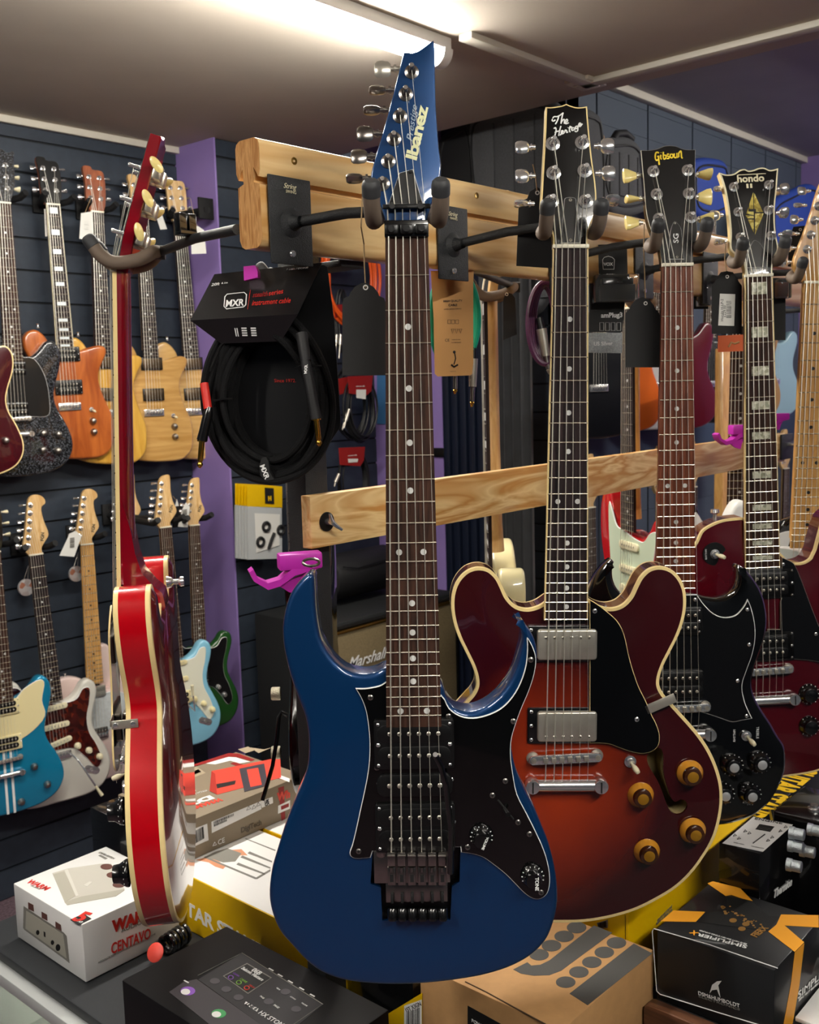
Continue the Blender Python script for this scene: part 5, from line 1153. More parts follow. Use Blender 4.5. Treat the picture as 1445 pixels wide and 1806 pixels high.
    if logo:
        o = HF @ V((logo[1]/1000, -.0006, logo[2]/1000)); a = math.radians(logo[3]); r_ = HF.to_3x3() @ V((math.cos(a), 0, math.sin(a))); u_ = HF.to_3x3() @ V((-math.sin(a), 0, math.cos(a)))
        text(T, 'headstock_logo', logo[0], o, r_, u_, M_ink, w=logo[4]/1000, bold=.03, world=False)
    od = hp if inline else [hp[j] for j in (0, 1, 2, 5, 4, 3)]
    add_strings(T, [(-.0177+.00708*i, -.003, .001) for i in range(6)], [(-.026+.0104*i, -.0028, -L) for i in range(6)], [tuple(q) for q in od], joined=False)
    return T
# offset shape traced from the orange guitar, in millimetres from its bridge
MO, so = wall_frame((94, 361), (124, 716), .628); GO = GF(MO)
oc = lambda p: cr(0, 220, 2.8227, p)
REV = [(x*1000, (z+.628)*1000) for x, z in GO.many(oc([(265, 1118), (245, 1075), (220, 1040), (188, 1018), (152, 1028), (131, 1062), (135, 1110), (160, 1160), (185, 1210), (182, 1270), (160, 1340), (140, 1420), (136, 1500), (155, 1580), (205, 1635), (280, 1660), (350, 1665), (430, 1662), (500, 1648), (543, 1600), (550, 1530), (540, 1450), (508, 1372), (482, 1300), (476, 1245), (490, 1190), (509, 1140), (505, 1112), (480, 1100), (430, 1110), (385, 1124), (345, 1120)]), .008)]
M_orange_w = wood('orange_mahogany', '#9c4a1c', '#c96f30', (9, 9, 1.5), 3, .3, 1, dist=.8, fine=.15)
M_yel_w = wood('yellow_korina', '#c08a2c', '#e0b04e', (10, 10, 1.2), 3.2, .3, 1, dist=1.2, fine=.1)
M_flame = wood('flame_maple_natural', '#c79a55', '#e0b877', (1.5, 1.5, 14), 3.5, .3, 1, dist=.8, fine=.06)
M_flame2 = wood('flame_maple_pale', '#b98a48', '#d3a765', (1.5, 1.5, 14), 3.5, .3, 1, dist=.8, fine=.06)
M_mahog = wood('mahogany_headstock', '#7c3a1c', '#a85a2e', (9, 9, 2), 4, .4, .4, dist=.8, fine=.2)
M_spark = fleck('black_sparkle', ['#08080a', '#15161a', '#0c0d10', '#5a5d63', '#101114', '#0a0a0c'], 420, .25, 1)
M_bk = mat('black_guard', '#0c0c0e', .3, coat=.5)
M_dkpk = mat('brown_grey_pickup', '#5b4a36', .35, .7)
SPK = 'sparkle black single-cut guitar with cream tuner buttons at the upper left edge of the wall'
wall_guitar(SPK, (6, 358), (24, 634), .452, LP, M_spark, M_spark, M_gloss, M_rose, head=BOOK, L=.6287, gp=[(28, 184), (60, 180), (90, 130), (100, 60), (95, 10), (60, 5), (-30, 30), (-30, 184)], gm=M_bk, pk=[('C', 0, 150, M_gloss2), ('C', 0, 30, M_gloss2)], knobs=[(75, -45), (120, -50), (70, -95), (115, -100)], tail=True, peg=M_ivory, pegkind='tulip', y=2.96, strap=[(-70, 262)])
wall_guitar('dark burst single-cut body with cream binding at the far left edge above the turquoise guitar', (-70, 372), (-60, 640), .452, LP, None, M_gloss2, M_wred, M_rose, head=BOOK, L=.6287, bprof=[(.004, 0, 1), (0, .0015, 1), (0, .007, 2), (0, .045, 2), (.003, .048, 2)], bmats=[mat('burst_red_gloss', '#3d0711', .25, coat=1), M_cream, M_hond], tail=True, y=2.90, pk=[('C', 0, 30, M_gloss2)], knobs=[(110, -60)], strap=[(-70, 262)])
wall_guitar('orange mahogany guitar with block inlays on the left wall', (94, 361), (124, 716), .628, REV, M_orange_w, M_gloss2, M_mahog, M_rose3, L=.628, mark='block', mk=mat('white_block', '#d6dde2', .3), binding=M_ivory, pk=[('H', 2, 165, M_black), ('H', 2, 60, M_black)], knobs=[(72, -52), (72, -88)], toggle_at=(70, -15), tail=False, strap=[(-72, 255)])
wall_guitar('yellow wood guitar with reddish headstock partly behind the edge-on cherry guitar', (172, 374), (183, 630), .4665, REV, M_yel_w, M_mahog, M_mahog, M_rose3, L=.648, pk=[('M', 2, 165, M_dkpk), ('M', 2, 60, M_dkpk)], knobs=[(72, -52), (72, -88)], toggle_at=(70, -15), strap=[(-72, 255)])
wall_guitar('flame maple guitar just right of the cherry neck, overlapping its maple twin', (252, 386), (267, 633), .4665, REV, M_flame2, M_maplel, M_maplel, M_rose3, L=.648, pk=[('M', 2, 165, M_dkpk), ('M', 2, 60, M_dkpk)], knobs=[(72, -52), (72, -88)], toggle_at=(70, -15), strap=[(-72, 255)])
wall_guitar('flame maple guitar with a pale headstock in front of the purple wall', (317, 390), (338, 633), .4665, REV, M_flame, M_maplel, M_maplel, M_rose3, L=.648, pk=[('M', 2, 165, M_dkpk), ('M', 2, 60, M_dkpk)], knobs=[(72, -52), (72, -88)], toggle_at=(70, -15), y=2.99, yaw=-20, strap=[(-72, 255)])
# lower row
M_turq = mat('turquoise_gloss', '#1587b0', .25, .3, coat=1)
M_white_b = mat('pearl_white_body', '#dcd9ce', .3, coat=1)
M_pink = mat('pale_pink_body', '#e3cbc4', .35, coat=1)
M_sky = mat('sky_blue_body', '#86c3dc', .3, coat=1)
M_green = mat('forest_green_body', '#1c4a1c', .3, coat=1)
M_tort = fleck('tortoiseshell', ['#1c0606', '#4a1410', '#260808', '#6b2412', '#300b0a'], 70, .25, 1)
M_aged = mat('aged_cream_guard', '#e6d9a6', .35, coat=.4)
sg_full = [(-28, 178), (-60, 182), (-80, 215), (-100, 245), (-118, 250), (-126, 210), (-112, 130), (-104, 80), (-85, 45), (-40, 25), (0, 18), (45, 10), (80, -30), (112, -75), (130, -55), (120, 0), (100, 50), (98, 100), (112, 150), (116, 195), (96, 196), (72, 168), (28, 165)]
L0M, s0 = wall_frame((-12, 975), (8, 1248), .4665, 2.93)
wall_guitar('turquoise guitar with cream guard and twin white stripes at the lower left', None, None, None, LP, M_turq, M_gloss2, M_mahog, M_rose, head=THREE, M=L0M, L=.628, gp=[(28, 176), (60, 205), (112, 225), (122, 215), (112, 160), (118, 110), (60, 60), (-30, 40), (-70, 90), (-60, 176)], gm=M_aged, pk=[('H', 0, 160, M_aged), ('H', 0, 50, M_aged)], knobs=[(75, -40), (110, -105), (30, -140)], tail=True, peg=M_ivory, pegkind='tulip', strap=[(-70, 262)])
t = bpy.data.objects[[o.name for o in bpy.data.objects if o.get('label', '').startswith('turquoise')][0]]
for s in (-1, 1):
    mb = MB(); mb.box((s*.010-.0035, .0072, -.798), (s*.010+.0035, .0082, -.60), 0); mb.build('stripe', M_whiteline, t)
wall_guitar('pearl white guitar with tortoiseshell guard and bird-beak maple headstock', (64, 979), (95, 1236), .4665, STRAT, M_white_b, M_maplel, M_maplel, M_rose3, head=BULB, inline=True, gp=sg_full, gm=M_tort, pk=[('S', 0, 158, M_ivory), ('S', 0, 98, M_ivory), ('S', 2, 42, M_ivory, -9)], knobs=[(58, 15), (92, -10), (124, -40)], kmat=M_ivory, logo=('FGN', 28, 52, 78, 26), arm=(92, -125), jack=(95, -78), y=2.95)
wall_guitar('pale pink single-cut guitar with maple fretboard and bird-beak headstock', (153.5, 961), (168, 1204.5), .4665, TELE, M_pink, M_maplel, M_maplel, M_maple, head=BULB, inline=True, mk=M_bdot, gp=[(-28, 150), (-75, 140), (-100, 90), (-80, 40), (-45, 10), (45, 10), (100, 60), (105, 120), (60, 140), (28, 140)], gm=mat('pearl_guard', '#ccd0d0', .3, noise=.1, nscale=90), pk=[('C', 0, 150, M_nickel), ('C', 0, 5, M_dkchrome)], logo=('FGN', 28, 52, 78, 26), y=2.98, strap=[(-90, 218)])
wall_guitar('pale pink double-cut guitar mostly hidden behind the edge-on cherry guitar', (228, 930), (246, 1168), .4665, STRAT, M_pink, M_maplel, M_maplel, M_rose, head=BLADE, inline=True, y=2.98)
wall_guitar('sky blue guitar with cream guard in front of the purple wall', (292.5, 930.6), (311, 1160), .4665, STRAT, M_sky, M_maplel, M_maplel, M_rose, head=BLADE, inline=True, gp=sg_full, gm=mat('off_white_guard', '#e2e2cf', .35, coat=.4), pk=[('S', 0, 158, M_aged), ('S', 0, 98, M_aged), ('H', 2, 30, M_aged)], knobs=[(58, 15), (92, -10), (124, -40)], kmat=M_aged, logo=('FGN', 30, 62, 72, 26), jack=(95, -78), arm=(40, 45), y=2.735)
wall_guitar('forest green guitar with black guard right of the sky blue one', (343.3, 927), (353, 1139), .4665, STRAT, M_green, M_maplel, M_maplel, M_rose, head=BLADE, inline=True, gp=sg_full, gm=M_bk, pk=[('S', 0, 158, M_gloss2), ('S', 0, 98, M_gloss2), ('S', 0, 42, M_gloss2)], knobs=[(70, 5), (95, -30)], kmat=M_chrome, logo=('FGN', 30, 62, 72, 26), y=2.765)

def wall_holder(px, y, label, wide=.045):
    P = hy(px[0], px[1], y); T = thing('wall_hanger', label, 'guitar hanger', P, 'black wall hangers'); wy = (P2 if px[0] > 316 else P3 if px[0] > 1000 else P1)
    wpart(T, 'back_plate', MB().box((P.x-.03, wy-.012, P.z-.03), (P.x+.03, wy-.002, P.z+.04), 0, .002), M_blackm)
    for s in (-1, 1): wpart(T, 'arm', MB().tube([(P.x+s*.006, wy-.012, P.z), (P.x+s*wide*.7, P.y+.035, P.z-.004), (P.x+s*wide, P.y+.005, P.z), (P.x+s*(wide+.004), P.y-.022, P.z+.012)], .010, 0, 10), M_blackm)
for px, y, lab in (((12, 345), 2.96, 'black wall hanger holding the sparkle black guitar'), ((100, 352), 2.97, 'black wall hanger holding the orange guitar'), ((176, 365), 2.97, 'black wall hanger holding the yellow wood guitar'), ((255, 377), 2.97, 'black wall hanger behind the cherry headstock'), ((320, 380), 2.99, 'black wall hanger holding the flame maple guitar on the purple wall'),
                   ((66, 967), 2.95, 'black wall hanger holding the pearl white guitar'), ((156, 950), 2.98, 'black wall hanger holding the pale pink single-cut guitar'), ((232, 920), 2.98, 'black wall hanger holding the hidden pink guitar'), ((295, 920), 2.735, 'black wall hanger holding the sky blue guitar'), ((346, 916), 2.765, 'black wall hanger holding the green guitar'), ((-4, 962), 2.93, 'black wall hanger holding the turquoise guitar')):
    wall_holder(px, y, lab)
# white price tags on the wall guitars
def wtag(label, pts, p, hole, strs):
    P0 = hy(pts[0][0], pts[0][1], p); W_ = [hy(x, y, p) for x, y in pts]; T = thing('price_tag', label, 'tag', Matrix.Translation(sum(W_, V())/len(W_)), 'white price tags')
    wpart(T, 'card', MB().prism(W_, (0, .0008, 0)), M_card)
    wpart(T, 'string', MB().tube([hy(x, y, p) for x, y in strs], .0008, 0, 5), M_twine)
    cx = sum(q[0] for q in pts)/len(pts); cy = sum(q[1] for q in pts)/len(pts); mb = MB()
    for i in range(7): a = hy(cx-4, cy-8+i*2.6, p-.0012); b = hy(cx+4, cy-7.2+i*2.6+(i % 3)*.3, p-.0012); mb.box((min(a.x, b.x), a.y, min(a.z, b.z)), (max(a.x, b.x), a.y+.0002, max(a.z, b.z)))
    wpart(T, 'barcode', mb, M_inkg)
wtag('white price tag hanging beside the orange guitar neck', [(78, 369), (85, 366), (87, 380), (88, 416), (80, 417)], 2.99, (82, 368), [(82, 368), (90, 345)])
wtag('white price tag left of the yellow wood guitar neck', [(143, 376), (162, 373), (165, 424), (140, 421)], 2.94, (150, 375), [(150, 375), (160, 350)])
wtag('white price tag right of the cherry headstock', [(270, 355), (280, 362), (295, 404), (283, 405), (272, 370)], 2.93, (272, 356), [(272, 356), (262, 335)])
wtag('white price tag right of the pale maple headstock by the beam end', [(337, 404), (348, 398), (360, 406), (364, 447), (338, 448)], 2.78, (348, 400), [(348, 400), (340, 370), (336, 350)])
wtag('white price tag tied to the pink single-cut headstock', [(123, 941), (134, 936), (144, 946), (131, 982), (105, 980)], 2.93, (133, 938), [(133, 938), (141, 930)])
wtag('white price tag on the sky blue guitar headstock', [(312, 880), (318, 900), (323, 912), (316, 922), (304, 915)], 2.92, (312, 884), [(312, 884), (305, 875)])
wtag('white price tag between the two blade-shaped maple headstocks', [(328, 886), (335, 893), (331, 930), (314, 929), (322, 898)], 2.77, (330, 889), [(330, 889), (340, 880)])
def pickpack(label, c, p, r):
    P = hy(c[0], c[1], p); T = thing('string_pouch', label, 'bundle', P, 'small bundles on the left wall'); mb = MB()
    mb.lathe(P, (0, -1, 0), [(r, -.004), (r, .004), (r*.8, .006), (0, .006)], 0, 20); wpart(T, 'bundle', mb, fleck('orange_grey_print', ['#a65a30', '#a8a6a6', '#c9c6c4', '#7c3a28'], 50, .4))
    wpart(T, 'loop', MB().tube([P+V((-.005, 0, r)), hy(c[0]+4, c[1]-38, p), P+V((.008, 0, r))], .001, 0, 5), M_steel)
pickpack('round orange and grey pouch left of the pearl white guitar neck', (46, 1036), 3.03, .027)
pickpack('round orange and grey pouch left of the pink single-cut neck', (134, 1012), 3.03, .026)

# back right wall: two rows of stock facing the aisle
def back_guitar(label, a, zn, outline, cb, ch_, L=.648, head=BLADE, p=P3-.13, **k):
    M = Matrix.Translation((a, p, zn+EYE)); return wall_guitar(label, None, None, None, outline, cb, ch_, M_maplel, M_rose, head=head, inline=head in (BLADE, BULB), M=M, L=L, group='guitars on the far slatted wall', y=p, **k)
mg = lambda n, h: mat(n, h, .3, coat=1)
br_ = [('black guitar hanging far back, just right of the semi-hollow neck', 3.02, LP, '#0c0c10', 'far_black'), ('orange guitar hanging far back behind the black tag', 3.20, STRAT, '#d2601c', 'far_orange'), ('white guitar hanging far back behind the reddish fretboard', 3.42, TELE, '#d9dcde', 'far_white'),
       ('dark red guitar hanging far back, right of the reddish fretboard', 3.64, LP, '#5c0d1c', 'far_wine'), ('black guitar hanging far back beside the far dark red one', 3.86, STRAT, '#0e0e12', 'far_black2'), ('gold guitar hanging far back right of the block-inlaid neck', 4.28, STRAT, '#a07a44', 'far_gold'), ('pale blue guitar hanging at the far right of the slatted wall', 4.50, STRAT, '#8fb0bd', 'far_blue')]
for lab, a, o_, c_, n_ in br_: back_guitar(lab, a, .63, o_, mg(n_, c_), M_maplel, yaw=-26)
br2 = [('small black guitar body in the lower far row, left of the far red one', 2.96, LP, '#0d0d10', 'low_black'), ('red guitar in the lower far row right of the cream edge-on guitar', 3.22, STRAT, '#b01820', 'low_red'), ('sunburst guitar in the lower far row behind the semi-hollow neck', 3.46, TELE, '#8a3a12', 'low_burst'), ('black guitar in the lower far row left of the bright red edge-on guitar', 3.72, STRAT, '#0b0b0d', 'low_black2'),
       ('black and white guitar in the lower far row right of the reddish fretboard', 4.02, STRAT, '#101012', 'low_black3'), ('dark red guitar in the lower far row behind the magenta hook', 4.34, LP, '#4a0c14', 'low_wine'), ('white guitar in the lower far row left of the maple neck', 4.66, STRAT, '#d8d8d2', 'low_white'), ('navy guitar in the lower far row at the far right', 4.92, STRAT, '#1b2a4a', 'low_navy')]
for lab, a, o_, c_, n_ in br2: back_guitar(lab, a, -.42, o_, mg(n_, c_), M_maplel, gp=SG_G if o_ is STRAT else None, gm=M_whiteline if 'white' in lab else M_bk)
struct('trim_7', B(MB(), 3.1, AE, P3-.010, P3, -.30, -.17, 0, .002), mat('blue_grey_band', '#39485e', .6))
# two half-visible guitars hung just behind the rack on the right
g_ = wall_guitar('black guitar with white guard behind the rack, left of the block-inlaid neck', None, None, None, STRAT, M_gloss, M_maplel, M_maplel, M_rose, head=BLADE, inline=True, M=Matrix.Translation(hd(1308, 575, 2.25)) @ Matrix((RGT, FWD, Z)).transposed().to_4x4(), gp=SG_G, gm=M_white, group='spare guitars behind the rack')
# ================================================================== big cable pack hanging left of the blue guitar
n0 = into(0, 6); D0 = 1.17
Pk = hd(470, 560, D0); pin = lambda x, y, off=0.0: hit(x, y, Pk, n0) + n0*off
MT = Matrix.Translation(Pk)
T = thing('instrument_cable_pack', 'large black cable pack with a coiled cable and gold plugs left of the blue guitar', 'cable pack', MT)
# back card and folded header
bk = [(374, 484), (562, 462), (569, 466), (581, 560), (593, 741), (592, 756), (574, 783), (455, 838), (425, 800), (388, 700)]
wpart(T, 'back_card', MB().prism([pin(x, y, .030) for x, y in bk], n0*.0015), mat('pack_black', '#101012', .35, coat=.3))
top_off, mid_off, low_off = .020, -.028, -.012
mb = MB()
a = [pin(371, 481, .016), pin(562, 459, .022), pin(535, 557, -.030), pin(350, 568, -.030)]; b = [a[3], a[2], pin(502, 603, -.018), pin(398, 607, -.018)]
mb.prism(a, n0*.0012); mb.prism(b, n0*.0012); wpart(T, 'header_card', mb, MATS['pack_black'])
def on_front(x, y):
    A, B_, C_, D_ = a; nn = (B_-A).cross(D_-A).normalized(); return hit(x, y, A, nn) - (nn if nn.dot(n0) > 0 else -nn)*.0006
def ftext(nm, s, x0, y0, x1, y1, m, **k):
    p, q = on_front(x0, y0), on_front(x1, y1); r_ = q-p; A, B_, C_, D_ = a; nn = (B_-A).cross(D_-A).normalized(); nn = -nn if nn.dot(n0) > 0 else nn
    return text(T, nm, s, (p+q)/2, r_, nn.cross(r_), m, w=r_.length, **k)
ftext('pack_lettering', '20ft', 373, 503, 388, 501, M_inkw, shear=.25, bold=.01); ftext('pack_lettering', '6.1m', 391, 500, 402, 499, M_inkw, shear=.25, bold=.005); ftext('pack_lettering', '1 cable / DCIR20', 506, 476, 544, 472.5, M_inkw, shear=.25)
ftext('brand_logo', 'MXR', 399, 536, 431, 533.5, M_inkw, bold=.025, h=.0105)
ftext('pack_lettering', 'stealth', 446, 521, 473, 518.5, M_redd, shear=.25, bold=.01, h=.0075); ftext('pack_lettering', 'series', 474, 518.5, 500, 514, M_red, shear=.25, bold=.005, h=.007); ftext('pack_lettering', 'instrument cable', 445, 535, 513, 530, M_red, shear=.25, bold=.005, h=.008)
mb = MB(); mb.tube([on_front(442, 512), on_front(437, 546)], .0003, 0, 6); wpart(T, 'red_rule', mb, M_red)
q = [(397, 524), (401, 519.5), (431, 516.5), (435, 520), (434, 538), (430, 542), (400, 545.5), (395.5, 541)]
wpart(T, 'logo_frame', MB().tube([on_front(*z) for z in q], .0006, 0, 6, closed=True), M_inkw)
mb = MB()
for x in (425, 428.5): mb.prism([pin(x, 581, -.0275), pin(x+1.8, 581, -.0275), pin(x+2.6, 595, -.0232), pin(x+.8, 595, -.0232)], -n0*.0003)
for x in (437, 453): 
    for k in range(4): mb.prism([pin(x, 580+4*k, -.0278+.00126*k), pin(x+9, 580+4*k, -.0278+.00126*k), pin(x+9, 582.4+4*k, -.0271+.00126*k), pin(x, 582.4+4*k, -.0271+.00126*k)], -n0*.0003)
wpart(T, 'pack_icons', mb, M_inkw)
mb = MB(); q = [pin(432, 472, .012), pin(454, 470, .012), pin(456, 494, -.004), pin(436, 497, -.004)]; mb.prism(q, n0*.004); mb.v = mb.v
hk = thing('pack_hook', 'magenta peg poking through the big cable pack header', 'hook', MT, 'magenta plastic hooks'); wpart(hk, 'peg', MB().prism([pin(432, 471, -.006), pin(452, 469, -.006), pin(459, 480, -.012), pin(461, 492, -.016), pin(436, 497, -.014)], n0*.012), M_magenta)
r_ = pin(512, 671, .029)-pin(473, 671, .029); text(T, 'pack_lettering', 'Since 1972.', pin(493, 671, .0292), r_, Z, M_red, w=r_.length)
# coil: loops of braided cable
random.seed(5); M_cab = mat('braided_black_cable', '#0b0b0d', .7, spec=.25, bump=.8, bscale=1200)
cm = MB(); uR = (pin(500, 700)-pin(480, 700)).normalized(); uU = (pin(480, 690)-pin(480, 710)).normalized(); cc = pin(474, 700, .004)
px = (pin(500, 700)-pin(480, 700)).length/20
for i in range(20):
    t_ = i/19; rx = (66+40*t_+8*random.random())*px; ry = (104+38*t_+6*random.random())*px; ox = (random.random()-.5)*7*px; oy = (random.random()-.5)*6*px; dd = .016*(random.random()-.5)*2; ph = random.random()*6
    path = []
    for k in range(48):
        t = 2*PI*k/48; path.append(cc + uR*(rx*math.cos(t)*(1-.10*math.sin(t))+ox+6*px*math.sin(t)*-1) + uU*(ry*math.sin(t)+oy) + n0*(dd+.006*math.sin(3*t+ph)))
    cm.tube(path, .0040, 0, 8, closed=True)
wpart(T, 'cable_coil', cm, M_cab)
def plug(T, p0, p1, p2, off, mb_mat, gold=M_gold, r=.0058, n='jack_plug'):
    A, B_, C_ = pin(*p0, off), pin(*p1, off), pin(*p2, off); d = (B_-A).normalized(); mb = MB(); L = (B_-A).length
    mb.lathe(A, d, [(r*.55, -.004), (r*.8, 0), (r, .004), (r, L*.75), (r*1.1, L), (0, L)], 0, 12); d2 = (C_-B_).normalized(); L2 = (C_-B_).length
    mb.lathe(B_, d2, [(r*.95, 0), (r*.95, .0015), (.0032, .002), (.0032, L2*.72), (.0022, L2*.78), (.0034, L2*.84), (.0034, L2*.9), (.001, L2), (0, L2)], 1, 14); wpart(T, n, mb, [mb_mat, gold])
plug(T, (382, 722), (370, 774), (366, 822), -.030, M_gloss2); plug(T, (549, 636), (568, 737), (573, 784), -.034, mat('rubber_black', '#1a1a1c', .6))
wpart(T, 'red_sleeve', MB().cyl(pin(371, 676, -.024), pin(380, 720, -.029), .0048, .0048, 0, 12), M_red)
wpart(T, 'black_sleeve', MB().cyl(pin(540, 590, -.026), pin(550, 638, -.033), .0066, .0060, 0, 12), MATS['rubber_black'])
for pth in ([(528, 650), (545, 643), (560, 646), (574, 646)], [(370, 706), (390, 706), (405, 703), (420, 703)]): wpart(T, 'twist_tie', MB().tube([pin(x, y, -.024) for x, y in pth], .0012, 0, 6), M_black)
st = [(468, 806), (476, 804), (480, 812), (482, 830), (490, 843), (476, 846), (466, 836), (464, 820)]; mb = MB(); mb.prism([pin(x, y, -.018) for x, y in st], n0*.032); wpart(T, 'hook_and_loop_strap', mb, M_blackm)
o_ = pin(474, 830, -.0186); text(T, 'brand_logo', 'MXR', o_, pin(480, 842)-pin(470, 816), (pin(480, 820)-pin(470, 824)), M_inkw, w=.017, bold=.03)
text(T, 'brand_logo', 'MXR', pin(552, 652, -.0405), pin(553, 640)-pin(551, 662), pin(546, 652)-pin(556, 650), M_inkw, w=.010, bold=.03)

# ================================================================== smaller packs on the far left wall
Yw = P2-.03
def hang_pack(label, x, y, w_, h1_, h2_, p, group):
    T = thing('hanging_pouch', label, 'accessory pack', hy(x, y, p), group); mb = MB(); pts = [hy(x, y, p), hy(x+w_, y+3, p), hy(x+w_, y+h1_+3, p), hy(x, y+h1_, p)]
    wpart(T, 'yellow_header', MB().prism(pts, (0, .0015, 0)), M_yel)
    pts = [hy(x+1, y+h1_, p), hy(x+w_-1, y+h1_+2, p), hy(x+w_, y+h2_-2, p), hy(x+2, y+h2_, p)]; mb = MB(); mb.prism(pts, (0, .008, 0)); wpart(T, 'clear_bag', mb, mat('cloudy_plastic', '#b9bcbc', .25, coat=.5)); return T
for i in range(5):
    T = hang_pack('yellow-topped clear pack of black rubber rings, %s' % ['frontmost of five', 'second of five from the front', 'third of five', 'fourth of five', 'rearmost of five and furthest left'][i], 436-i*5.2, 855-i*.6, 62, 38, 132, Yw-.05+i*.010, 'yellow-topped accessory packs')
    if i == 0:
        p = Yw-.053; q = [hy(467, 860, p), hy(483, 861, p), hy(484, 889, p), hy(468, 888, p)]; wpart(T, 'header_square', MB().prism(q, (0, .0004, 0)), M_ink)
        text(T, 'header_logo', 'H', hy(476, 879, p-.0006), X, Z, M_yel, w=.015, bold=.06)
        q = [hy(449, 905, p), hy(494, 907, p), hy(493, 962, p), hy(452, 975, p)]; wpart(T, 'insert_card', MB().prism(q, (0, .0006, 0)), M_card)
        for cx, cy in ((470, 929), (460, 956), (496, 935)): wpart(T, 'rubber_ring', MB().tube([hy(cx, cy, p-.003)+V((.015*math.cos(t), 0, .015*math.sin(t))) for t in [2*PI*k/24 for k in range(24)]], .0055, 0, 8, closed=True), M_blackm)
        wpart(T, 'rubber_strip', MB().tube([hy(484, 940, p-.003), hy(478, 955, p-.003), hy(474, 968, p-.003)], .006, 0, 8), M_blackm)
wpart(thing('peg_hook', 'black peg carrying the yellow-topped packs', 'hook', hy(470, 850, Yw)), 'peg', MB().tube([hy(470, 848, P2), hy(468, 852, Yw-.05)], .003, 0, 8), M_black)
def coil(label, c, rx, ry, p, m, r=.0045, n=6, name='coiled_cable', card=None, plugs=(), group='coiled cables behind the rack', cardtxt=None, seed=1):
    random.seed(seed); P = hy(c[0], c[1], p); T = thing(name, label, 'cable', P, group); mb = MB(); k = (hy(c[0]+10, c[1], p)-P).length/10
    for i in range(n):
        a1, b1 = (rx-random.random()*rx*.22)*k, (ry-random.random()*ry*.16)*k; o = V(((random.random()-.5)*5*k, (i-n/2)*.005, (random.random()-.5)*5*k))
        mb.tube([P+o+V((a1*math.cos(t), 0, b1*math.sin(t))) for t in [2*PI*q/32 for q in range(32)]], r, 0, 8, closed=True)
    wpart(T, 'coil', mb, m)
    if card: wpart(T, 'header_card', MB().prism([hy(x, y, p-.03) for x, y in card[0]], (0, .002, 0)), card[1])
    for p0, p1, p2 in plugs:
        A, B_, C_ = (hy(q[0], q[1], p-.035) for q in (p0, p1, p2)); q = MB(); q.cyl(A, B_, .006, .007, 0, 10); q.cyl(B_, C_, .0035, .0025, 1, 10); wpart(T, 'jack_plug', q, [M_nickel, M_nickel])
    return T
M_or = mat('orange_cable', '#e0561a', .45)
coil('orange cable coil behind the leftmost hanger arm', (548, 486), 34, 58, 2.72, M_or, .006, 7, seed=2, card=([(512, 436), (556, 436), (556, 462), (512, 462)], M_black))
coil('orange cable coil behind the blue guitar neck and tag', (618, 486), 50, 62, 2.72, M_or, .006, 8, seed=3, card=([(586, 440), (630, 440), (626, 470), (590, 470)], M_black))
M_bc = mat('black_cable', '#141416', .5)
coil('black cable coil with red card right of the big pack', (618, 712), 30, 44, 2.75, M_bc, .004, 6, seed=4, card=([(597, 668), (618, 664), (618, 690), (600, 696)], M_redd), plugs=(((612, 724), (608, 742), (604, 758)),))
T = coil('black cable coil with red header hanging highest beside the black tag', (636, 722), 27, 40, 2.70, M_bc, .004, 6, seed=5, card=([(614, 664), (658, 662), (655, 690), (646, 698), (616, 694)], M_redd), plugs=(((616, 722), (610, 742), (607, 755)),))
text(T, 'card_lettering', 'instrument cable', hy(636, 681, 2.669), X, Z, M_inkw, w=.045); wpart(T, 'price_sticker', MB().prism([hy(x, y, 2.668) for x, y in ((629, 687), (646, 687), (645, 704), (629, 702))], (0, .001, 0)), M_card)
T = coil('black cable coil with red header just above the lower board', (622, 846), 26, 40, 2.70, M_bc, .004, 6, seed=6, card=([(598, 790), (644, 788), (642, 812), (636, 822), (600, 820)], M_redd), plugs=(((598, 836), (592, 850), (590, 858)),))
text(T, 'card_lettering', 'instrument cable', hy(622, 803, 2.669), X, Z, M_inkw, w=.045); wpart(T, 'price_sticker', MB().prism([hy(x, y, 2.668) for x, y in ((614, 809), (632, 809), (631, 815), (615, 816))], (0, .001, 0)), M_card)
T = coil('black and white jack leads hanging right of the big pack at the top', (603, 565), 9, 40, 2.75, M_bc, .004, 3, seed=7, card=([(590, 538), (612, 536), (610, 556), (592, 560)], M_redd), plugs=(((594, 590), (593, 605), (591, 628)), ((601, 590), (600, 608), (598, 632))))
# black accessory bag below the board
P = hy(625, 1010, 2.66); T = thing('accessory_bag', 'round-ended black bag with a red zip pull behind the blue guitar horn', 'bag', P)
mb = MB(); l_ = hy(568, 1010, 2.66); r_ = hy(685, 1010, 2.66); zc = P.z; mb.lathe((l_.x, 2.66, zc), (1, 0, 0), [(0, 0), (.05, .002), (.078, .014), (.084, .03), (.084, (r_.x-l_.x)-.02), (.078, r_.x-l_.x), (0, r_.x-l_.x+.01)], 0, 28); wpart(T, 'bag_body', mb, M_blkfab)
q = hy(582, 1048, 2.56); mb = MB(); mb.tube([q+V((.005, 0, .022)), q, q+V((-.004, 0, -.016))], .004, 0, 8, rs=[.003, .005, .006]); wpart(T, 'zip_pull', mb, mat('raspberry_pull', '#d3264a', .5))
mb = MB(); mb.tube([(l_.x+.03, 2.578, zc+.05), (l_.x+.10, 2.575, zc+.035), (r_.x-.02, 2.578, zc+.05)], .0022, 0, 6); wpart(T, 'zip', mb, M_black)
